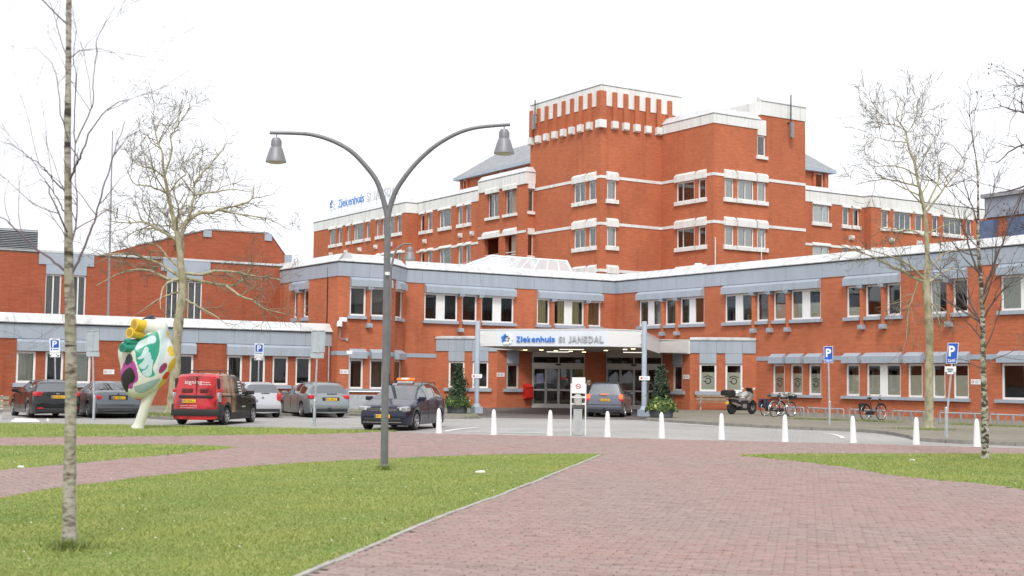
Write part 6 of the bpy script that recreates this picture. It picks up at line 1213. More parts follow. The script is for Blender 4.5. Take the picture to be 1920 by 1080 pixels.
# ------------------------------------------------------------------ bicycles
def bicycle(label, loc, heading, col, crate=False, panniers=False, guard=True, silver=False, low=True):
    T = thing('bicycle', label, 'bicycle', (*loc, .1), heading); R = .345; wbx = 1.10; fm = 'galvanised' if silver else col
    for nm, x in (('rear_wheel', 0), ('front_wheel', wbx)):
        w = MB(); P = [(x+R*math.cos(6.283*k/28), 0, R+R*math.sin(6.283*k/28)) for k in range(29)]; w.tube(P, .019, 6, cap=False); wo = w.build(nm, 'rubber', T, local=True, smooth=True)
        rm = MB(); P = [(x+(R-.03)*math.cos(6.283*k/28), 0, R+(R-.03)*math.sin(6.283*k/28)) for k in range(29)]; rm.tube(P, .010, 4, cap=False); rm.lathe([(.025, -.04), (.025, .04)], (x, 0, R), 8, 'y')
        for k in range(14): a = 6.283*k/14; rm.tube([(x, (-1)**k*.02, R), (x+(R-.03)*math.cos(a), 0, R+(R-.03)*math.sin(a))], .0016, 3, cap=False)
        rm.build('rim', 'chrome', wo, local=True)
        g = MB(); a0, a1 = (.35, 3.3) if x == 0 else (.55, 2.9); P = [(x+(R+.035)*math.cos(a0+(a1-a0)*k/14), 0, R+(R+.035)*math.sin(a0+(a1-a0)*k/14)) for k in range(15)]; g.tube(P, .022, 5); g.build('mudguard', 'chrome' if silver else col, T, local=True)
    bb, st, hd, hb = (.46, 0, .30), (.36, 0, .82), (.92, 0, .80), (.96, 0, .62); f = MB(); f.tube([bb, st], .017, 6)
    if low: f.tube([hb, (.78, 0, .45), (.62, 0, .36), bb], .018, 6); f.tube([hd, (.80, 0, .60), (.62, 0, .46), (.43, 0, .47)], .014, 6)
    else: f.tube([hb, bb], .018, 6); f.tube([hd, (.37, 0, .78)], .016, 6)
    f.tube([(.90, 0, .86), hb], .020, 6)
    for s in (1, -1): f.tube([bb, (0, s*.06, R)], .010, 5); f.tube([(.37, s*.02, .74), (0, s*.06, R)], .009, 5); f.tube([hb, (1.02, s*.05, .52), (wbx, s*.05, R)], .012, 5)
    f.build('frame', fm, T, local=True, smooth=True)
    MB().tube([st, (.33, 0, .95)], .012, 6).build('seat_post', 'chrome', T, local=True); sd = MB(); sd.lathe([(.0, .93), (.09, .94), (.11, .965), (.09, .99), (.0, 1.0)], (.27, 0, 0), 12); sd.tube([(.30, 0, .97), (.44, 0, .98)], [.06, .02], 8); sd.build('saddle', 'black_plastic', T, local=True, smooth=True)
    MB().tube([(.90, 0, .86), (.87, 0, 1.02)], .012, 6).build('stem', 'chrome', T, local=True); MB().tube([(.62, .29, 1.07), (.72, .29, 1.09), (.86, .20, 1.10), (.90, 0, 1.05), (.86, -.20, 1.10), (.72, -.29, 1.09), (.62, -.29, 1.07)], .011, 6).build('handlebar', 'chrome', T, local=True, smooth=True)
    for s in (1, -1): MB().tube([(.60, s*.29, 1.068), (.71, s*.29, 1.088)], .017, 6).build('grip', 'black_plastic', T, local=True)
    MB().prism([(-.03, .24), (.03, .24), (.03, .40), (-.03, .40)], .02, .60).build('chain_case', 'black_plastic', T, local=True)
    MB().tube([bb, (.46, .09, .30), (.52, .10, .16)], .010, 5).build('crank', 'chrome', T, local=True); boxp(T, 'pedal', 'black_plastic', .48, .57, .09, .18, .145, .17)
    rk = MB(); rk.tube([(-.32, .07, .76), (.30, .07, .76)], .008, 5); rk.tube([(-.32, -.07, .76), (.30, -.07, .76)], .008, 5)
    for s in (1, -1): rk.tube([(0, s*.07, R), (-.12, s*.07, .76)], .006, 4)
    rk.build('carrier', 'dark_metal', T, local=True); boxp(T, 'tail_lamp', 'taillight', -.36, -.33, -.04, .04, .73, .78); MB().lathe([(.045, .98), (.05, 1.03), (.02, 1.06)], (0, 0, .92), 10, 'x').build('head_lamp', 'black_plastic', T, local=True)
    if guard: 
        for s in (1, -1): MB().prism([(.10, .42), (.30, .34), (.36, .70), (.20, .76), (-.05, .70)], s*.036-.003, s*.036+.003).build('coat_guard', 'black_plastic', T, local=True).rotation_euler = (0, 0, R_(90)) if False else (0, 0, 0)
    if panniers:
        for s in (1, -1): boxp(T, 'pannier', 'pannier_dark', -.28, .12, s*.08, s*.22, .40, .76, bevel=.04)
        boxp(T, 'pannier_lid', 'pannier_dark', -.28, .12, -.2, .2, .76, .82, bevel=.03)
    if crate:
        g = random.Random(3); boxp(T, 'basket', 'dark_metal', .98, 1.30, -.2, .2, .82, 1.02, bevel=.01)
        fl = MB()
        for k in range(170):
            a, b_, r = g.uniform(0, 6.283), g.uniform(-.2, 1.2), g.uniform(.12, .27); c = np.array([1.02+r*1.15*math.cos(a)-.1, r*1.0*math.sin(a), 1.02+.12*math.sin(b_)-.25*max(0, r-.2)]); u = np.array([g.gauss(0, 1), g.gauss(0, 1), g.gauss(0, 1)]); u /= np.linalg.norm(u); v = np.cross(u, [0.3, .5, .8]); v /= np.linalg.norm(v); s_ = .035
            fl.face([tuple(c-u*s_-v*s_), tuple(c+u*s_-v*s_), tuple(c+u*s_+v*s_), tuple(c-u*s_+v*s_)], g.choice((0, 0, 0, 1, 2)))
        fl.build('flower_garland', ['flower_white', 'flower_cream', 'flower_blue'], T, local=True, recalc=False)
    return T
plain('pannier_dark', (.035, .045, .075), .6, var=.3, scale=8); plain('flower_white', (.78, .78, .74), .7, var=.05); plain('flower_cream', (.70, .62, .40), .7, var=.1); plain('flower_blue', (.40, .52, .62), .7, var=.1); plain('bike_black', (.02, .02, .022), .35, .2, .1)
p1, p2, p3 = onZ(1435, 780, .1), onZ(1452, 781.5, .1), onZ(1622.5, 788, .1)
bicycle('black city bicycle standing alone in the rack before the frosted windows', (p3[0], p3[1]), R_(4), 'bike_black')
bicycle('bicycle with dark panniers leaning among the racks beside the motorcycle', (p1[0], p1[1]), R_(6), 'bike_black', panniers=True, guard=False, low=False)
bicycle('bicycle with pale flower garland over its handlebar basket beside the pannier bicycle', (p2[0], p2[1]), R_(2), 'bike_black', crate=True, silver=True, guard=False, low=False)
# ------------------------------------------------------------------ motorcycle
p = onZ(1372, 777, .1); T = thing('motorcycle', 'silver touring motorcycle with black top box parked by the wooden bench', 'motorcycle', (p[0], p[1], .1), R_(8)); carpaint('moto_silver', (.46, .45, .43), .6, .3)
for nm, x, rr, wd in (('rear_wheel', 0, .315, .075), ('front_wheel', 1.55, .32, .055)):
    w = MB().lathe([(rr-.10, -wd), (rr-.03, -wd-.005), (rr, -wd*.5), (rr, wd*.5), (rr-.03, wd+.005), (rr-.10, wd)], (x, 0, rr), 26, 'y').build(nm, 'rubber', T, local=True, smooth=True); rm = MB(); rm.lathe([(rr-.10, -.03), (rr-.10, .03), (rr-.12, .03), (rr-.12, -.03)], (x, 0, rr), 22, 'y')
    for k in range(6): a = 6.283*k/6; rm.tube([(x, 0, rr), (x+(rr-.11)*math.cos(a), 0, rr+(rr-.11)*math.sin(a))], .014, 5)
    rm.build('rim', 'alloy', w, local=True); MB().lathe([(.14, -.06), (.14, -.054)], (x, 0, rr), 18, 'y').build('brake_disc', 'steel_gray', w, local=True)
def loft(T, nm, mat, secs, smooth=True, n=12):
    """sections [(x,z,half_width,half_height)] joined into a rounded hull"""
    mb = MB(); 
    for x, z, w, hh in secs:
        for k in range(n): a = 6.283*k/n; mb.L.append((x, w*math.cos(a)*(1 if abs(math.cos(a)) < .7 else .96), z+hh*math.sin(a)))
    for i in range(len(secs)-1):
        for k in range(n): q = (k+1) % n; mb.F.append((i*n+k, i*n+q, (i+1)*n+q, (i+1)*n+k)); mb.mi.append(0)
    mb.F += [tuple(range(n-1, -1, -1)), tuple((len(secs)-1)*n+k for k in range(n))]; mb.mi += [0, 0]; return mb.build(nm, mat, T, local=True, smooth=smooth)
loft(T, 'fuel_tank', 'moto_silver', [(.66, .88, .11, .06), (.80, .90, .18, .15), (1.0, .95, .22, .20), (1.18, .96, .20, .19), (1.34, .92, .13, .12)]); loft(T, 'fairing', 'moto_silver', [(1.00, .74, .21, .12), (1.15, .74, .23, .24), (1.30, .82, .22, .28), (1.46, .94, .16, .22), (1.58, .99, .07, .10)])
loft(T, 'seat', 'black_plastic', [(.02, .86, .10, .05), (.2, .84, .15, .06), (.5, .80, .14, .05), (.74, .82, .12, .06)]); loft(T, 'tail_fairing', 'moto_silver', [(-.28, .80, .05, .04), (-.1, .80, .11, .07), (.3, .76, .13, .08), (.6, .74, .12, .06)])
boxp(T, 'engine', 'dark_metal', .48, 1.08, -.20, .20, .20, .70, bevel=.06); boxp(T, 'engine_cover', 'alloy', .60, .90, -.235, .235, .30, .52, bevel=.05); boxp(T, 'side_frame', 'alloy', .40, 1.15, -.16, .16, .60, .80, bevel=.04); boxp(T, 'rear_frame', 'black_plastic', -.15, .55, -.11, .11, .52, .78, bevel=.05); loft(T, 'exhaust', 'chrome', [(-.18, .58, .055, .055), (.0, .54, .07, .07), (.35, .46, .07, .07), (.48, .43, .04, .04)]).location = (0, -.17, .0)
MB().tube([(.48, -.17, .42), (.7, -.17, .28), (1.0, -.12, .24), (1.1, -.08, .45)], .026, 7).build('header_pipe', 'steel_gray', T, local=True); MB().tube([(0, 0, .315), (.5, 0, .38)], .045, 6).build('swing_arm', 'steel_gray', T, local=True)
for s in (1, -1): MB().tube([(1.55, s*.09, .32), (1.30, s*.09, .95)], .026, 7).build('fork', 'dark_metal', T, local=True); MB().tube([(1.28, s*.06, 1.02), (1.22, s*.30, 1.08), (1.10, s*.40, 1.06)], .013, 6).build('handlebar', 'dark_metal', T, local=True); MB().tube([(1.22, s*.30, 1.08), (1.26, s*.36, 1.24)], .008, 5).build('mirror_stalk', 'dark_metal', T, local=True); MB().lathe([(.0, 1.25), (.065, 1.255), (.065, 1.275), (.0, 1.285)], (0, s*.37, 1.27), 12, 'x').build('mirror', 'sign_white', T, local=True)
boxp(T, 'windscreen', 'black_plastic', 1.34, 1.38, -.18, .18, 1.02, 1.34, tilt=-.5, bevel=.01); MB().lathe([(.0, 1.52), (.09, 1.54), (.10, 1.60), (.06, 1.63)], (0, 0, .90), 12, 'x').build('headlamp', 'headlight', T, local=True)
P = [(1.55+.36*math.cos(.4+2.0*k/10), 0, .32+.36*math.sin(.4+2.0*k/10)) for k in range(11)]; MB().tube(P, .045, 6).build('front_mudguard', 'black_plastic', T, local=True)
boxp(T, 'top_box', 'black_plastic', -.54, .02, -.27, .27, .93, 1.18, bevel=.07); boxp(T, 'top_box_lid', 'moto_box_red', -.47, -.03, -.23, .23, 1.10, 1.22, bevel=.06) if plain('moto_box_red', (.10, .015, .018), .3, var=.1) else None
boxp(T, 'box_rack', 'dark_metal', -.40, .1, -.10, .10, .86, .92); boxp(T, 'number_plate', 'plate_yellow', -.36, -.345, -.10, .10, .50, .63, tilt=.2); boxp(T, 'tail_lamp', 'taillight', -.36, -.30, -.07, .07, .72, .78, bevel=.01); MB().tube([(.55, .12, .30), (.45, .24, .02)], .014, 6).build('side_stand', 'dark_metal', T, local=True)
boxp(T, 'side_pad', 'white_paint', .55, .80, -.175, .175, .80, .86, bevel=.03); 
hm = thing('helmet', 'white round helmet resting on the motorcycle seat', 'helmet', (T.location[0]+.36*math.cos(R_(8)), T.location[1]+.36*math.sin(R_(8)), .1+.90)); MB().lathe([(.06, .0), (.105, .03), (.12, .10), (.10, .18), (.05, .225), (.0, .235)], (0, 0, 0), 16).build('shell', 'white_paint', hm, local=True, smooth=True); MB().lathe([(.122, .085), (.118, .14)], (0, 0, 0), 10).build('visor_band', 'black_plastic', hm, local=True)
# ------------------------------------------------------------------ bare trees
def bark_mat(name, base, dark, band, scale=(6, 6, 18), lo=.45, hi=.62, moss=None):
    m, nt, p = _mat(name); p.inputs['Roughness'].default_value = .9; p.inputs['Specular IOR Level'].default_value = .2
    tc = nt.nodes.new('ShaderNodeTexCoord'); mp = nt.nodes.new('ShaderNodeMapping'); mp.inputs['Scale'].default_value = scale; n = nt.nodes.new('ShaderNodeTexNoise'); n.inputs['Scale'].default_value = 1.0; n.inputs['Detail'].default_value = 6; n.inputs['Roughness'].default_value = .65
    nt.links.new(tc.outputs['Object'], mp.inputs[0]); nt.links.new(mp.outputs[0], n.inputs['Vector']); r = _ramp(nt, n.outputs[0], [(lo-.12, base), (lo, tuple(b*.85 for b in base)), (hi, dark)])
    c = r.outputs[0]
    if band: mp2 = nt.nodes.new('ShaderNodeMapping'); mp2.inputs['Scale'].default_value = (.8, .8, 9); n2 = nt.nodes.new('ShaderNodeTexNoise'); n2.inputs['Scale'].default_value = 1.0; n2.inputs['Detail'].default_value = 3; nt.links.new(tc.outputs['Object'], mp2.inputs[0]); nt.links.new(mp2.outputs[0], n2.inputs['Vector']); r2 = _ramp(nt, n2.outputs[0], [(.60, (0, 0, 0)), (.66, (1, 1, 1))]); c = _mix(nt, r2.outputs[0], c, band)
    if moss: n3 = _noise(nt, 2.2, 4); r3 = _ramp(nt, n3.outputs[0], [(.48, (0, 0, 0)), (.7, (.7, .7, .7))]); c = _mix(nt, r3.outputs[0], c, moss)
    nt.links.new(c, p.inputs['Base Color']); _bump(nt, p, n.outputs[0], .5, .015); return m
bark_mat('bark_birch', (.47, .435, .37), (.10, .085, .065), (.05, .04, .035), (9, 9, 22), .48, .66, (.19, .18, .09)); bark_mat('bark_birch_pale', (.55, .52, .45), (.07, .06, .05), (.06, .05, .04), (7, 7, 12), .45, .55, (.14, .15, .08)); bark_mat('bark_plane', (.46, .42, .29), (.24, .21, .13), None, (5, 5, 3), .50, .64, (.27, .28, .13))
plain('twig_birch', (.17, .125, .145), .8, var=.25, scale=2); plain('twig_mid', (.125, .098, .095), .8, var=.25, scale=2); plain('twig_dark', (.10, .075, .075), .8, var=.25, scale=2); plain('twig_plane', (.20, .17, .12), .85, var=.35, scale=1.5); plain('branch_plane', (.27, .24, .155), .85, var=.35, scale=1.5); plain('pod_dark', (.055, .04, .03), .9, var=.3); plain('pod_brown', (.13, .07, .045), .9, var=.3)
class TB:
    """fast collector of tapering tubes"""
    def __init__(self): self.V = []; self.F = []; self.n = 0
    def tube(self, P, r, k):
        P = np.asarray(P, float); N = len(P); T = np.gradient(P, axis=0); T /= (np.linalg.norm(T, axis=1)[:, None]+1e-12)
        a = np.cross(T[0], (0, 0, 1.0)); 
        if np.linalg.norm(a) < .1: a = np.cross(T[0], (1.0, 0, 0))
        ang = 2*np.pi*np.arange(k)/k; rows = []
        for i in range(N):
            a = a-T[i]*(a@T[i]); a = a/(np.linalg.norm(a)+1e-12); b = np.cross(T[i], a); rows.append(P[i]+r[i]*(np.outer(np.cos(ang), a)+np.outer(np.sin(ang), b)))
        self.V.append(np.concatenate(rows)); i = np.arange(N-1)[:, None]*k; j = np.arange(k)[None]; q = (j+1) % k
        self.F.append((np.stack([i+j, i+q, i+k+q, i+k+j], -1).reshape(-1, 4))+self.n); self.n += N*k
    def build(self, name, mat, parent, smooth=True, kind=None): return raw_mesh(name, np.concatenate(self.V), np.concatenate(self.F), mat, parent, smooth=smooth, kind=kind) if self.V else None
def tree(name, label, base, dep, trunk, limbs, mats, lv, seed, depth_spread=1.0, droop=0.0, up=.25, group=None, pods=None, extra_tw=1.0, zbase=0.0):
    """trunk and main limbs follow the photo at the tree's own distance; smaller wood is grown from them"""
    g = np.random.default_rng(seed); b = onZ(*base, zbase); dep = float((b-CAM)@CF); T = thing(name, label, 'tree', b, group=group); m = dep/FPX
    tp = np.array([atD(x, y, dep) for x, y, r in trunk]); tr = np.array([r*m for *_, r in trunk]); tp[0] = (b[0], b[1], zbase-.02)
    t = np.linspace(0, 1, len(trunk)); tt = np.linspace(0, 1, len(trunk)*4); S = np.column_stack([np.interp(tt, t, tp[:, i]) for i in range(3)])
    k = np.array([.25, .5, .25]); S2 = S.copy(); S2[1:-1] = .25*S[:-2]+.5*S[1:-1]+.25*S[2:]; rad = np.interp(tt, t, tr)*(1+.04*g.standard_normal(len(tt)))
    tb = TB(); tb.tube(S2, rad, 14); 
    for i in range(5): a = g.random()*6.28; o = np.array([math.cos(a), math.sin(a), 0]); tb.tube([S2[0]+o*tr[0]*1.25+(0, 0, -.03), S2[0]+o*tr[0]*.8+(0, 0, .06), S2[1]+o*tr[0]*.4], [tr[0]*.22, tr[0]*.26, tr[0]*.12], 6)
    tb.build('trunk', mats[0], T)
    br, tw, pd = TB(), TB(), []
    Q = []                                                             # (points, radii, level)
    for L in limbs:
        r0, pts = L[0]*m*lv.get('limb', 1.0), L[1]; off = g.normal(0, .9)*depth_spread; P = spline([(x, y) for x, y in pts], 4); n = len(P); f = np.linspace(0, 1, n)
        W = np.array([atD(x, y, dep+off*ff) for (x, y), ff in zip(P, f)]); W[1:] += g.normal(0, .012, (n-1, 3))*depth_spread; R = r0*(1-.72*f); lb = TB(); lb.tube(W, R, 8); lb.build('limb', mats[1], T); Q.append((W, R, 0))
    Q.append((S2[int(len(S2)*.8):], rad[int(len(S2)*.8):], 0))
    # extra limbs off the picture plane so the crown is round
    for i in range(lv['round']):
        j = int(len(S2)*g.uniform(lv.get('r0', .5), lv.get('r1', .95))); a = g.choice([0, math.pi])+g.normal(0, .5); d = np.array([_fw[0]*math.cos(a)+_rt[0]*math.sin(a), _fw[1]*math.cos(a)+_rt[1]*math.sin(a), .55+.3*g.random()]); d /= np.linalg.norm(d); ln = lv['len0']*g.uniform(.6, 1.0); n = 9; P = [S2[j]]
        for q in range(n-1): d = d+g.normal(0, .12, 3)+np.array([0, 0, up*.15]); d /= np.linalg.norm(d); P.append(P[-1]+d*ln/(n-1))
        R = rad[j]*.45*lv.get('limb', 1.0)*(1-.75*np.linspace(0, 1, n)); lb = TB(); lb.tube(P, R, 6); lb.build('limb', mats[1], T); Q.append((np.array(P), R, 0))
    while Q:
        P, R, L = Q.pop(); 
        if L >= len(lv['n']): continue
        seg = np.linalg.norm(np.diff(P, axis=0), axis=1).sum(); cnt = max(1, int(g.poisson(lv['n'][L]*max(seg, .25)*(extra_tw if L else 1))))
        for c in range(cnt):
            f = g.uniform(.12 if L == 0 else .05, 1.0)**.8; x = f*(len(P)-1); i = min(int(x), len(P)-2); o = P[i]+(P[i+1]-P[i])*(x-i); d0 = P[i+1]-P[i]; d0 /= np.linalg.norm(d0)+1e-9; rr = R[i]
            v = g.standard_normal(3); v -= d0*(v@d0); v /= np.linalg.norm(v); an = g.normal(lv['ang'][L], .18); d = d0*math.cos(an)+v*math.sin(an); d[2] += up*.5*(L < 2); d /= np.linalg.norm(d)
            ln = lv['len'][L]*g.uniform(.45, 1.15)*(1.1-.45*f); n = (8, 6, 4)[L] if L < 3 else 4; W = [o]
            for q in range(n-1): d = d+g.normal(0, lv['wig'][L], 3); d[2] += (up*.12-droop*(q/n))*(.6+L*.4); d /= np.linalg.norm(d); W.append(W[-1]+d*ln/(n-1))
            r0 = min(rr*.62, lv['r'][L]); Rn = r0*(1-.7*np.linspace(0, 1, n)); (br if L == 0 else tw).tube(W, np.maximum(Rn, lv.get('rmin', .0016)), (5, 4, 3)[min(L, 2)]); Q.append((np.array(W), Rn, L+1))
            if pods and L >= 1 and g.random() < pods[1]: pd.append(W[-1])
    br.build('branches', mats[3] if len(mats) > 3 else mats[1], T, kind='stuff'); tw.build('twigs', mats[2], T, kind='stuff')
    if pods and pd:
        pd = np.array(pd)+g.normal(0, .012, (len(pd), 3)); s = pods[2]*(.6+.8*g.random(len(pd)))[:, None]; D = np.array([[0, 0, 1.4], [.55, 0, 0], [0, .55, 0], [-.55, 0, 0], [0, -.55, 0], [0, 0, -1.4]]); V = (pd[:, None]+D[None]*s[:, None]).reshape(-1, 3); F = np.array([(0, 1, 2), (0, 2, 3), (0, 3, 4), (0, 4, 1), (5, 2, 1), (5, 3, 2), (5, 4, 3), (5, 1, 4)]); raw_mesh('seed_pods', V, (F[None]+6*np.arange(len(pd))[:, None, None]).reshape(-1, 3), pods[0], T, kind='stuff')
    return T
tree('birch_tree', 'slender near birch with banded grey trunk rising from the big lawn', (132, 1024), 13.5,
     [(132, 1030, 17), (130.5, 1000, 13.5), (130, 960, 12), (130.5, 900, 11.6), (132, 800, 10.6), (133.5, 700, 10.8), (132, 600, 10.2), (129, 500, 8.7), (128, 400, 7.4), (126.5, 280, 6.2), (128, 150, 5.6), (129, 0, 5), (130, -150, 4), (131, -350, 2.6), (132, -520, .9)],
     [(4.2, [(130, 522), (143, 497), (157.5, 466), (171.7, 428), (179.5, 403), (192, 355.6), (201.6, 327), (214, 286), (222, 262), (236, 228)]), (4.0, [(131, 340), (140, 314.6), (148, 299), (156, 281), (172, 240), (214, 197), (239, 187)]), (2.6, [(139, 316), (140, 290), (140, 267), (140, 189), (143, 147), (137.5, 111), (142, 60), (136, 20)]), (2.4, [(141, 270), (164, 219), (175, 192), (174.4, 151), (180.5, 103), (182, 72), (200, 42), (215, 10)]),
      (3.8, [(122, 508), (94.5, 485), (63, 462.7), (28, 428), (12.6, 414), (-15, 395), (-60, 350)]), (2.8, [(122, 359), (104, 341), (88, 321), (75.6, 308), (56.7, 296), (34.6, 280), (0, 262)]), (2.4, [(122, 398), (107, 371), (91, 346), (72, 321), (58, 292)]), (2.2, [(124, 252), (112, 200), (108, 150), (90, 110), (60, 85)]), (2.0, [(126, 110), (110, 60), (100, 20), (80, -30)]), (1.8, [(130, 110), (150, 95), (190, 93), (215, 100), (235, 117)]), (2.0, [(136, 520), (128, 560), (118, 590), (121, 615)])],
     ('bark_birch', 'twig_birch', 'twig_birch'), dict(n=[3.0, 3.6, 2.8], len=[1.2, .62, .32], ang=[.7, .65, .65], wig=[.11, .12, .13], r=[.007, .0034, .0022], round=4, len0=1.6, r0=.42, rmin=.0012, limb=.62), 5, .35, .16, .25)
tree('plane_tree', 'bare plane tree with pale twisting limbs behind the painted sculpture and lettered van', (320, 774), 57.0,
     [(320, 774, 12), (321.5, 760, 10), (329, 700, 9.4), (330, 650, 9), (334, 608, 9), (341, 567, 8.6), (344, 533, 8.2), (340, 505.5, 6.8), (337, 469, 6), (331, 428, 4.8), (322, 398, 4.2), (316, 364.7, 3.4), (310, 338, 2.8), (305, 309, 2.2), (305, 285, 1.8), (295.6, 268, 1.4), (289.6, 239.5, 1), (283.5, 215, .5)],
     [(4.4, [(337, 455), (346.7, 422), (370, 401), (396.7, 398), (413.6, 392), (466.5, 378), (476, 350)]), (2.8, [(353, 412), (357, 391), (364, 364.7), (365.4, 345), (380, 324), (406, 295), (421, 278)]), (3.6, [(345, 512), (380, 514), (408, 508), (444, 511), (471.7, 516.7), (527, 525)]), (3.4, [(346, 522), (385.6, 529), (424.4, 534.7), (449.4, 530.6), (471.7, 500)]), (2.4, [(424, 536), (455, 557), (477, 564), (494, 578), (535.6, 589)]), (3.6, [(338, 520), (305, 497), (277, 486), (235.6, 475), (180, 480.6)]), (3.2, [(340, 526), (313, 522), (271.7, 505.6), (230, 511), (180, 536)]), (2.8, [(340, 505), (313, 480.6), (296.7, 461), (277, 455.6)]), (2.8, [(334, 452), (302, 433), (269, 416.7), (244, 418), (202, 414)]), (2.6, [(338, 522), (310.6, 533), (302, 555.6), (301, 580.6)]), (2.0, [(314, 362), (281, 350), (250, 343), (235.4, 309)]), (1.8, [(308, 333), (286, 316.5), (259.5, 309), (233, 280)]), (1.7, [(309, 330), (322, 287.6), (319.7, 256), (329, 242), (348.5, 213), (363, 196)]), (1.8, [(316, 362), (334, 338), (348.5, 326), (339, 311.7), (358, 297), (387, 280)]), (1.9, [(365, 365), (401.5, 360), (433, 355), (470, 360)]), (2.2, [(346, 560), (372, 575), (400, 590), (430, 612)]), (2.2, [(340, 545), (300, 560), (262, 585)]), (1.9, [(413, 392), (450, 402), (500, 410), (540, 430)])],
     ('bark_plane', 'bark_plane', 'twig_plane', 'branch_plane'), dict(n=[2.5, 3.0, 2.4], len=[1.9, 1.1, .60], ang=[.8, .75, .75], wig=[.22, .22, .2], r=[.028, .015, .010], round=7, len0=4.0, r0=.42, r1=.66, rmin=.0066), 8, 1.0, .05, .22, pods=('pod_dark', .16, .022), zbase=.1)
tree('plane_tree', 'bare plane tree with smooth pale trunk on the pavement before the bicycle racks', (1742, 803), 49.0,
     [(1742, 803, 11), (1742, 785, 8.6), (1742, 700, 7.8), (1743, 650, 7.4), (1742, 594, 7.2), (1737.8, 555.6, 7), (1736, 530.6, 7.2), (1739, 497, 4.6), (1737.8, 455.6, 4.2), (1736.5, 419, 4), (1730, 375, 3.2), (1720, 336, 2.6), (1715, 305, 2.1), (1703, 276.7, 1.7), (1699, 245.6, 1.3), (1678.5, 219.6, .9), (1689, 180, .4)],
     [(3.4, [(1735, 528), (1710, 519.4), (1682, 503), (1638, 483), (1596, 466.7)]), (2.8, [(1735, 526), (1710, 500), (1671, 480.6), (1624, 466.7)]), (2.8, [(1738, 528), (1749, 497), (1771, 475), (1810, 466.7)]), (2.8, [(1740, 530), (1768, 511), (1796, 497)]), (1.8, [(1722, 524), (1713, 555.6), (1704, 580.6), (1699, 636), (1693, 655)]), (1.9, [(1726, 352), (1704.5, 344), (1665.6, 336), (1639.6, 339), (1606, 345.4)]), (1.7, [(1728, 368), (1694, 353), (1671, 339)]), (1.6, [(1717, 328), (1694, 315.6), (1670.8, 310.4), (1637, 313)]), (2.0, [(1736, 388), (1759, 341.5), (1761.5, 313), (1766.7, 297.5)]), (2.2, [(1737, 398), (1766.7, 357), (1787.5, 331), (1808, 305), (1785, 271.5)]), (1.2, [(1701, 268), (1670.8, 263.7), (1632, 256)]), (1.1, [(1699, 247), (1678.5, 234), (1642, 232.6)]), (2.0, [(1737, 445), (1710, 432), (1680, 430), (1645, 425)]), (2.0, [(1738, 440), (1765, 425), (1790, 418)]), (1.8, [(1740, 560), (1755, 580), (1762, 610)])],
     ('bark_plane', 'bark_plane', 'twig_plane', 'branch_plane'), dict(n=[2.9, 3.4, 2.6], len=[1.5, .90, .48], ang=[.75, .7, .7], wig=[.17, .18, .18], r=[.020, .012, .0085], round=8, len0=2.8, r0=.5, rmin=.0062), 21, 1.0, .02, .25, pods=('pod_dark', .06, .02), zbase=.1)
tree('birch_tree', 'thin young birch with white flecked trunk on the right lawn', (1848, 861), 31.2,
     [(1848, 862, 8.2), (1847.5, 840, 7), (1846, 760, 6.2), (1844, 700, 5.4), (1842.5, 622, 4.6), (1842, 555.6, 4.2), (1838, 511, 3.8), (1833.6, 455.6, 3), (1834, 400, 2.4), (1834, 357, 1.8), (1831.6, 305, 1.3), (1824, 264, 1), (1817, 207, .7), (1821, 160, .3)],
     [(2.6, [(1843, 548), (1860, 505.6), (1879.4, 455.6), (1901.7, 400), (1915, 370)]), (2.2, [(1839, 520), (1826.7, 491.7), (1812, 445), (1804, 422), (1795, 390)]), (1.8, [(1834, 420), (1826, 398.6), (1811, 352), (1803, 328.6)]), (1.9, [(1842, 616), (1810, 550), (1765.6, 511), (1743, 486)]), (1.8, [(1843, 598), (1865.6, 561), (1893, 533), (1918, 522)]), (1.4, [(1844, 682), (1879, 667), (1918, 650)]), (1.3, [(1844, 695), (1815.6, 678), (1796, 672)]), (1.5, [(1843, 640), (1820, 610), (1800, 590), (1785, 560)]), (1.6, [(1840, 560), (1862, 520), (1866, 470), (1872, 430)]), (1.5, [(1834, 430), (1850, 400), (1862, 360), (1868, 330)]), (1.4, [(1844, 660), (1858, 630), (1872, 590), (1880, 560)]), (1.5, [(1836, 480), (1800, 470), (1775, 440)])],
     ('bark_birch_pale', 'twig_mid', 'twig_mid'), dict(n=[3.4, 3.4, 2.6], len=[1.05, .55, .28], ang=[.6, .6, .65], wig=[.10, .12, .14], r=[.011, .006, .0042], round=9, len0=2.0, r0=.3, rmin=.0028), 33, .7, .04, .3, pods=('pod_dark', .03, .014))
tree('alder_tree', 'alder branches hung with dark cones reaching in from the right edge above the birch', (2060, 900), 28.0,
     [(2060, 900, 11), (2058, 700, 9), (2050, 480, 8), (2045, 300, 6), (2040, 100, 4), (2040, -60, 2)],
     [(3.2, [(2052, 420), (1990, 375), (1940, 345), (1905, 355), (1870, 362)]), (3.0, [(2048, 340), (1985, 290), (1935, 270), (1900, 280), (1868, 305)]), (2.6, [(2045, 300), (1980, 235), (1930, 215), (1895, 205), (1872, 195)]), (2.4, [(2045, 250), (1975, 180), (1930, 160), (1900, 165)]), (2.0, [(2042, 500), (1985, 455), (1940, 430), (1905, 425)]), (2.0, [(2050, 560), (1985, 540), (1940, 520)]), (2.0, [(2045, 220), (1990, 140), (1950, 100)])],
     ('bark_plane', 'twig_dark', 'twig_dark'), dict(n=[4.0, 4.5, 3.0], len=[.95, .45, .20], ang=[.7, .7, .7], wig=[.18, .18, .18], r=[.011, .007, .005], round=2, len0=2.0, r0=.6, rmin=.0026), 41, .6, .05, .1, pods=('pod_dark', .42, .020))
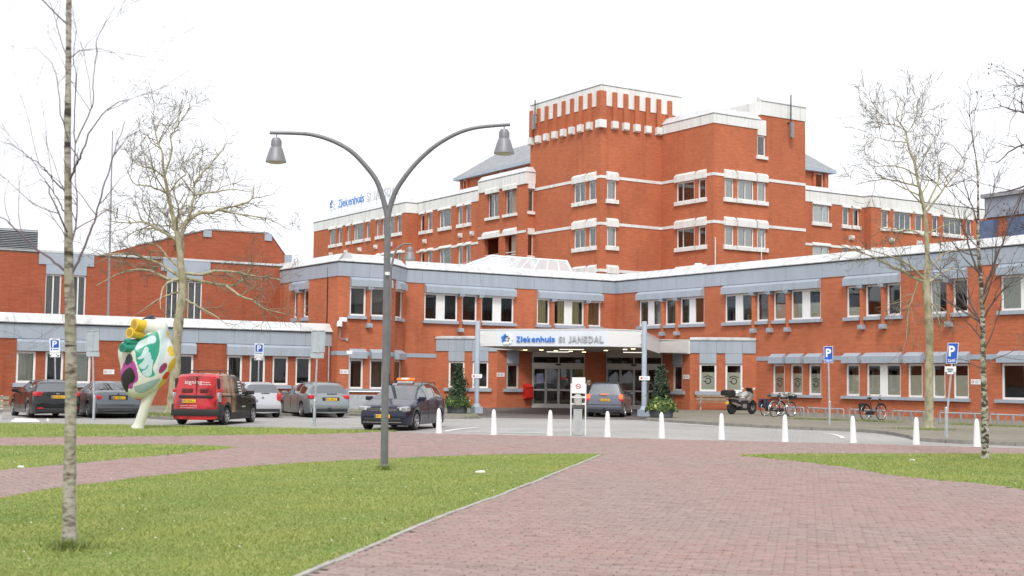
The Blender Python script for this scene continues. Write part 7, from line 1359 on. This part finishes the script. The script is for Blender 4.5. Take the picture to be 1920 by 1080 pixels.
# ------------------------------------------------------------------ conifers and shrubs in the planters
def leaf_mat(name): return vcol_mat(name, .55, .35)
leaf_mat('needle'); leaf_mat('leaf')
def leaves(name, centres, normals, size, cols, mat, parent, g, long=1.8):
    n = len(centres); u = g.standard_normal((n, 3)); u -= normals*(u*normals).sum(1)[:, None]; u /= np.linalg.norm(u, axis=1)[:, None]; v = np.cross(normals, u); v += normals*.5*g.standard_normal((n, 1)); s = size*(.6+.8*g.random(n))[:, None]
    V = np.stack([centres-u*s*.5, centres+v*s*long*.5, centres+u*s*.5, centres-v*s*long*.5], 1).reshape(-1, 3); return raw_mesh(name, V, np.arange(4*n).reshape(-1, 4), mat, parent, np.repeat(cols, 4, 0), kind='stuff')
def planter(label, px, base_y, dep, apex, cone_w, bush_w, seed, flowers):
    g = np.random.default_rng(seed); q = atD(px, base_y, dep); c = np.array([q[0], q[1], .1]); m = dep/FPX; T = thing('planter', label, 'planter', c)
    r = bush_w*m*.40; MB().lathe([(r*.82, .1), (r*.92, .14), (r, .50), (r*1.04, .52), (r*1.04, .56), (r*.95, .56), (r*.95, .50)], (c[0], c[1], 0), 20).build('pot', 'planter_slate', T, smooth=True); MB().lathe([(r*.93, .49), (r*.93, .51)], (c[0], c[1], 0), 16).build('soil', 'soil', T)
    top = atD(apex[0], apex[1], dep)[2]; R = cone_w*m/2; lean = (atD(apex[0], apex[1], dep)[:2]-c[:2]); n = 5600; nc = 46
    ch = np.linspace(0, 1, nc)**.95+g.normal(0, .02, nc); ch = ch.clip(0, 1); ca = g.random(nc)*6.283; cr = (1-ch)**.75*R*g.uniform(.2, 1.15, nc); cs = (.06+.12*(1-ch))*g.uniform(.6, 1.6, nc)   # uneven sprays of foliage up the stem
    k = g.integers(0, nc, n); h = ch[k]; off = g.normal(0, 1, (n, 3))*cs[k][:, None]*np.array([1, 1, 1.15]); C = np.column_stack([c[0]+cr[k]*np.cos(ca[k])+lean[0]*h, c[1]+cr[k]*np.sin(ca[k])+lean[1]*h, .55+h*(top-.6)])+off*.8
    N = C-np.column_stack([c[0]+lean[0]*h, c[1]+lean[1]*h, C[:, 2]-.15]); N += g.normal(0, .15, (n, 3)); N /= np.linalg.norm(N, axis=1)[:, None]
    t = g.random((n, 1)); cols = np.array([.018, .038, .020])*(1-t)+np.array([.060, .095, .045])*t; leaves('conifer', C, N, .055, cols, 'needle', T, g); MB().tube([(c[0], c[1], .5), (c[0]+lean[0], c[1]+lean[1], top-.1)], [.04, .01], 6).build('stem', 'wood_old', T)
    n = 2600; a = g.random(n)*6.283; f = g.random(n); rb = bush_w*m/2*(.35+.65*np.sqrt(f))*(1+.15*np.sin(a*4)); z = .52+.42*(1-f)*g.random(n)+.14*np.sin(a*3)**2-.16*f**3; C = np.column_stack([c[0]+rb*np.cos(a), c[1]+rb*np.sin(a), z]); N = np.column_stack([np.cos(a)*.6, np.sin(a)*.6, np.ones(n)])+g.normal(0, .5, (n, 3)); N /= np.linalg.norm(N, axis=1)[:, None]; t = g.random((n, 1)); cols = np.array([.035, .085, .025])*(1-t)+np.array([.16, .24, .07])*t
    fl = g.random(n) < flowers; cols[fl] = np.array([.50, .52, .16]); leaves('shrub', C, N, .075, cols, 'leaf', T, g, 2.0); return T
planter('slate planter with dark conifer and low greenery beside the left canopy column', 857, 771, 61.5, (860, 684), 34, 50, 3, .05)
planter('slate planter with slim conifer and leafy pale green shrubs beside the right canopy column', 1240, 780, 58.5, (1239, 686), 28, 58, 4, .16)
# weeds and moss along kerbs and wall feet
def tufts(name, pix, n, z, hmax, spread, parent):
    g = np.random.default_rng(len(pix)*7+n); P = np.array([onZ(x, y, z)[:2] for x, y in pix]); sg = np.r_[0, np.cumsum(np.hypot(*np.diff(P, axis=0).T))]; t = g.random(n)*sg[-1]; q = np.column_stack([np.interp(t, sg, P[:, 0]), np.interp(t, sg, P[:, 1])])+g.normal(0, spread, (n, 2)); q = q[(np.sin(t*1.7)+np.sin(t*.63+1)) > -.5]; n = len(q)
    a = g.random(n)*6.283; h = hmax*(.3+.7*g.random(n)); w = .012; V = np.empty((n, 3, 3)); V[:, 0] = np.column_stack([q[:, 0]-w*np.cos(a), q[:, 1]-w*np.sin(a), np.full(n, z-.01)]); V[:, 1] = np.column_stack([q[:, 0]+w*np.cos(a), q[:, 1]+w*np.sin(a), np.full(n, z-.01)]); V[:, 2] = np.column_stack([q[:, 0]+g.normal(0, .05, n), q[:, 1]+g.normal(0, .05, n), z+h]); t2 = g.random((n, 1)); cols = np.array([.15, .21, .05])*(1-t2)+np.array([.27, .31, .10])*t2
    return raw_mesh(name, V.reshape(-1, 3), np.arange(3*n).reshape(-1, 3), 'grass', parent, np.repeat(cols, 3, 0), kind='stuff')
tufts('weeds', [(1480, 785), (1600, 789), (1700, 793), (1800, 796), (1920, 801)], 3500, PAVE_Z, .10, .25, pav_r); tufts('weeds', [(1700, 803), (1742, 806), (1790, 805)], 900, PAVE_Z, .07, .35, pav_r); tufts('weeds', [(250, 775), (300, 778), (325, 781), (420, 776)], 2500, PAVE_Z, .12, .5, pav_l); tufts('weeds', [(650, 772), (760, 774), (860, 779), (895, 780)], 1500, PAVE_Z, .08, .3, pav_l)
tufts('weeds', [(118, 1024), (132, 1030), (148, 1026)], 420, .02, .10, .10, lawn_obj['front']); tufts('weeds', [(712, 879), (720, 881), (730, 879)], 160, .02, .12, .05, lawn_obj['front'])
# ------------------------------------------------------------------ painted heart sculpture on a leaning stem
b = onZ(258, 804); dS = float((b-CAM)@CF); sc = thing('painted_sculpture', 'multicoloured painted heart sculpture with pipe stubs on a leaning white stem', 'sculpture', b)
def q7(x, y): return (60+x/4.153, 560+y/4.153)
mS = dS/FPX; v_ = b[:2]/np.hypot(*b[:2]); uS = np.array([v_[1], -v_[0], 0.0]); nS = np.array([-v_[0], -v_[1], 0.0])
O0 = atD(*q7(895, 470), dS)
def loc7(x, y): X, Y = q7(x, y); p = atD(X, Y, dS)-O0; return np.array([p@uS, p[2]])
OUT = spline([(905, 160), (960, 158), (1020, 165), (1058, 205), (1068, 300), (1100, 370), (1122, 480), (1100, 560), (1040, 650), (960, 725), (870, 770), (790, 772), (735, 735), (705, 680), (688, 600), (690, 530), (672, 450), (675, 390), (705, 340), (760, 318), (830, 280), (870, 230), (905, 160)], 6)
ol = np.array([loc7(x, y) for x, y in OUT]); th = np.arctan2(ol[:, 1], ol[:, 0]); rad_ = np.hypot(*ol.T); o_ = np.argsort(th); th, rad_ = th[o_], rad_[o_]
def rout(a): return np.interp(a, np.r_[th-2*np.pi, th, th+2*np.pi], np.r_[rad_, rad_, rad_])
nu, nv = 460, 170; A = np.linspace(-np.pi, np.pi, nu, endpoint=False); PH = np.linspace(0, np.pi, nv); V = []; C_ = []
PATCH = [((.48, .60, .62), [(1000, 160), (1060, 205), (1065, 290), (1040, 420), (1010, 520), (960, 600), (900, 660), (960, 580), (985, 470), (1000, 380), (1000, 280), (985, 210)]),
 ((.02, .30, .20), [(700, 345), (770, 320), (860, 300), (930, 268), (975, 258), (992, 320), (990, 410), (965, 480), (940, 540), (955, 590), (920, 612), (870, 600), (830, 540), (810, 470), (800, 410), (760, 400), (720, 410)]),
 ((.56, .68, .68), [(805, 385), (830, 340), (890, 310), (940, 288), (966, 310), (955, 345), (905, 358), (850, 385), (815, 398)]), ((.50, .64, .66), [(820, 465), (850, 440), (875, 385), (900, 378), (908, 410), (885, 450), (855, 470), (830, 474)]), ((.46, .62, .64), [(830, 520), (870, 480), (885, 430), (920, 425), (930, 470), (942, 480), (935, 540), (930, 590), (900, 608), (865, 590), (860, 565), (895, 545), (905, 510), (880, 545), (845, 545)]),
 ((.36, .05, .26), [(715, 500), (760, 480), (800, 500), (825, 590), (822, 640), (790, 665), (780, 700), (735, 690), (700, 640), (682, 590), (700, 540)]), ((.018, .018, .020), [(690, 620), (715, 570), (760, 535), (790, 560), (805, 610), (790, 650), (755, 670), (745, 730), (715, 700), (695, 660)]), ((.05, .05, .07), [(725, 490), (740, 445), (765, 430), (785, 460), (780, 490), (740, 520)]),
 ((.30, .42, .42), [(790, 685), (850, 665), (920, 640), (990, 620), (985, 650), (930, 700), (860, 735), (810, 725)]), ((.72, .50, .05), [(1060, 375), (1085, 370), (1118, 410), (1118, 440), (1085, 450), (1055, 410)]), ((.65, .42, .03), [(1065, 510), (1095, 470), (1120, 450), (1124, 500), (1105, 540), (1070, 575), (1055, 560)]), ((.62, .06, .03), [(1020, 600), (1045, 570), (1075, 580), (1050, 630), (1015, 628)]), ((.70, .50, .05), [(1015, 630), (1050, 632), (1020, 670), (985, 700), (985, 670)]),
 ((.25, .04, .12), [(985, 560), (1000, 525), (1030, 500), (1050, 510), (1045, 545), (1010, 578), (990, 580)]), ((.75, .52, .06), [(1040, 260), (1060, 250), (1066, 300), (1050, 300)]), ((.42, .16, .36), [(1062, 240), (1078, 240), (1082, 290), (1068, 300)])]
PL = [(c, np.array([loc7(x, y) for x, y in np.array(spline(p+[p[0]], 5))])) for c, p in PATCH]
AA, PP = np.meshgrid(A, PH); sv = np.sin(PP)**.85; RR = rout(AA.ravel()).reshape(AA.shape)*sv; X = RR*np.cos(AA); Z = RR*np.sin(AA); N = np.cos(PP)*.56*(.9+.30*np.cos(AA+.3)*np.sin(PP)**2)+.05*np.sin(3*AA)*np.cos(PP)*np.sin(PP)**3
Q2 = np.column_stack([X.ravel(), Z.ravel()]); col = np.tile(np.array([.66, .655, .60]), (len(Q2), 1))
for c, p in PL: col[inside(Q2, p)] = c
W = O0[None]+X.ravel()[:, None]*uS+Z.ravel()[:, None]*np.array([0, 0, 1.0])+N.ravel()[:, None]*nS; F = [(i*nu+j, i*nu+(j+1) % nu, (i+1)*nu+(j+1) % nu, (i+1)*nu+j) for i in range(nv-1) for j in range(nu)]
vcol_mat('sculpture_paint', .35, .5); raw_mesh('heart_body', W, F, 'sculpture_paint', sc, col, smooth=True)
P3 = lambda x, y, d=0.0: O0+uS*loc7(x, y)[0]+np.array([0, 0, 1.0])*loc7(x, y)[1]+nS*d
plain('art_white', (.68, .68, .62), .4, var=.06); plain('art_yellow', (.72, .48, .03), .35, var=.06); plain('art_green', (.02, .28, .19), .35, var=.06); plain('art_dark', (.045, .045, .075), .4, var=.1)
def pipe(name, pts, rads, mat, hole=True):
    o = MB().tube(pts, rads, 16).build(name, mat, sc, smooth=True)
    e, d = np.array(pts[-1]), np.array(pts[-1])-np.array(pts[-2]); d /= np.linalg.norm(d)
    rim = MB().tube([e-d*.04, e+d*.03], [rads[-1]*1.10]*2, 16).build('pipe_rim', mat, o); MB().tube([e+d*.031, e+d*.035], [rads[-1]*.8]*2, 16).build('pipe_mouth_shade', 'art_mouth_'+mat[4:], o)
plain('art_mouth_yellow', (.40, .25, .02), .5, var=.1); plain('art_mouth_green', (.012, .16, .11), .5, var=.1); plain('art_mouth_dark', (.02, .02, .03), .5, var=.1)  # darker copies of the pipe colours paint the shade inside the mouths
mm = mS/4.153
pipe('pipe', [P3(960, 235, .1), P3(880, 215, .25), P3(800, 208, .45)], [60*mm, 48*mm, 46*mm], 'art_yellow'); pipe('pipe', [P3(880, 290, .1), P3(820, 275, .3), P3(765, 270, .5)], [42*mm, 36*mm, 37*mm], 'art_yellow'); MB().tube([P3(1000, 240, .0), P3(930, 232, .14), P3(868, 214, .27)], [82*mm, 72*mm, 56*mm], 16).build('collar', 'art_white', sc, smooth=True)
pipe('pipe', [P3(810, 345, .2), P3(760, 340, .42), P3(733, 340, .52)], [30*mm, 22*mm, 19*mm], 'art_green'); pipe('pipe', [P3(800, 380, .2), P3(740, 385, .42), P3(710, 386, .55)], [40*mm, 34*mm, 32*mm], 'art_green')
pipe('pipe', [P3(960, 260, -.1), P3(925, 190, -.1), P3(905, 145, -.08)], [70*mm, 52*mm, 42*mm], 'art_dark')
S = spline([(258, 804), (268, 775), (278, 745), (288, 722)], 5); MB().tube([(lambda p: (p[0], p[1], max(p[2], .0)))(atD(x, y, dS)) for x, y in S], list(np.interp(np.linspace(0, 1, len(S)), [0, .12, .4, 1], [.22, .165, .16, .19])), 18).build('stem', 'art_white', sc, smooth=True)
# ------------------------------------------------------------------ bare trees added unseen behind the camera for panes and cars to reflect
g = np.random.default_rng(77); tbk = TB()
for k in range(130):
    l = -75+150*(k+g.random())/130; d = 48+14*g.random(); c = -_fw*d+_rt*l; h = 7+5*g.random(); tbk.tube([c, c+(0, 0, h*.5), c+(g.normal(0, .5), g.normal(0, .5), h)], [.25, .16, .03], 6)
    for j in range(46): o = c+np.array([0, 0, h*g.uniform(.25, .95)]); dd = np.array([g.normal(), g.normal(), .6]); dd /= np.linalg.norm(dd); L = h*.35*g.uniform(.5, 1); tbk.tube([o, o+dd*L*.5, o+dd*L+(0, 0, .3)], [.22, .2, .12], 4)
tbk.build('reflection_tree_belt', 'twig_plane', None, kind='stuff')

# ------------------------------------------------------------------ person standing at the braking car
def person(label, loc, facing):
    T = thing('person', label, 'person', loc, facing)
    V, E, Rr = [], [], []
    def add(p, r, par=None):
        V.append(p); Rr.append(r)
        if par is not None: E.append((par, len(V)-1))
        return len(V)-1
    pel = add((0, 0, .93), (.155, .115)); wst = add((0, 0, 1.06), (.145, .11), pel); ch = add((.0, 0, 1.25), (.175, .125), wst); nk0 = add((.0, 0, 1.40), (.10, .085), ch); nk = add((.01, 0, 1.46), (.058, .058), nk0)
    hb = add((.02, 0, 1.52), (.068, .075), nk); hm = add((.025, 0, 1.59), (.078, .092), hb); add((.015, 0, 1.655), (.060, .07), hm)
    for s in (1, -1):
        sh = add((.0, s*.165, 1.37), (.068, .07), nk0); el = add((-.03, s*.225, 1.11), (.050, .052), sh); wr = add((.07, s*.215, .90), (.034, .036), el); pm = add((.10, s*.21, .845), (.024, .038), wr)
        for k, (dy, ln) in enumerate(((-.027, .062), (-.009, .074), (.009, .070), (.027, .055))):
            a = add((.115, s*.21+dy*.9, .808), (.0095, .0095), pm); b = add((.135, s*.205+dy, .808-ln*.55), (.0085, .0085), a); add((.128, s*.20+dy, .808-ln), (.0075, .0075), b)
        t = add((.135, s*.185, .845), (.011, .011), pm); add((.158, s*.175, .815), (.009, .009), t)
        hp = add((0, s*.085, .88), (.10, .105), pel); kn = add((.02, s*.095, .50), (.066, .066), hp); an = add((-.01, s*.10, .10), (.045, .045), kn); ft = add((.06, s*.105, .045), (.045, .04), an); add((.15, s*.115, .035), (.034, .028), ft)
    me = bpy.data.meshes.new('body'); me.from_pydata(V, E, []); o = bpy.data.objects.new('body_tmp', me); COL.objects.link(o)
    sk = o.modifiers.new('skin', 'SKIN'); sd = o.modifiers.new('sub', 'SUBSURF'); sd.levels = sd.render_levels = 2
    for i, r in enumerate(Rr): me.skin_vertices[0].data[i].radius = r
    me.skin_vertices[0].data[0].use_root = True
    dg = bpy.context.evaluated_depsgraph_get(); m2 = bpy.data.meshes.new_from_object(o.evaluated_get(dg)); COL.objects.unlink(o); bpy.data.objects.remove(o); m2.name = 'body'
    m2.materials.clear()
    for nm in ('skin', 'jacket', 'trousers', 'shoe'): m2.materials.append(MATS[nm])
    for p in m2.polygons:
        c = p.center; p.use_smooth = True
        p.material_index = 0 if (c.z > 1.455 or (abs(c.y) > .16 and c.z < .895 and c.z > .70 and c.x > .03)) else 1 if c.z > .90 or abs(c.y) > .17 and c.z > .7 else 3 if c.z < .075 else 2
    bo = bpy.data.objects.new('body', m2); COL.objects.link(bo); bo.parent = T
    MB().lathe([(.100, 1.575), (.103, 1.61), (.095, 1.665), (.065, 1.70), (.0, 1.715)], (.005, 0, 0), 16).build('hair', 'hair_grey', T, local=True, smooth=True)
    MB().prism([(-.093, 1.50), (.093, 1.50), (.098, 1.60), (-.098, 1.60)], -.085, -.02).build('back_hair', 'hair_grey', T, local=True)
    for s in (1, -1): MB().lathe([(.0, -.012), (.010, -.006), (.010, .006), (.0, .012)], (.108, s*.033, 1.595), 8, 'x').build('eye', 'plate_ink', T, local=True); MB().lathe([(.0, .0), (.022, .004), (.018, .014)], (.015, s*.092, 1.585), 8, 'y').build('ear', 'skin', T, local=True)
    MB().tube([(.105, 0, 1.60), (.132, 0, 1.565), (.108, 0, 1.555)], [.008, .015, .008], 6).build('nose', 'skin', T, local=True, smooth=True); MB().box(.098, .108, 1.523, 1.532, -.022, .022).build('mouth', 'lip', T, local=True)
    MB().lathe([(.075, 1.435), (.085, 1.46), (.07, 1.475)], (.005, 0, 0), 14).build('collar', 'jacket', T, local=True, smooth=True)
    return T
plain('skin', (.46, .28, .20), .6, var=.06); plain('jacket', (.022, .022, .028), .85, var=.2, scale=8); plain('trousers', (.03, .032, .045), .85, var=.2, scale=8); plain('shoe', (.02, .018, .016), .5, var=.1); plain('hair_grey', (.22, .19, .16), .8, var=.25, scale=20); plain('lip', (.36, .15, .12), .6, var=0)
pp = atD(1103.5, 740, 62.6); person('person in a dark jacket standing at the left side of the braking grey car', (pp[0], pp[1], .006), R_(-35))
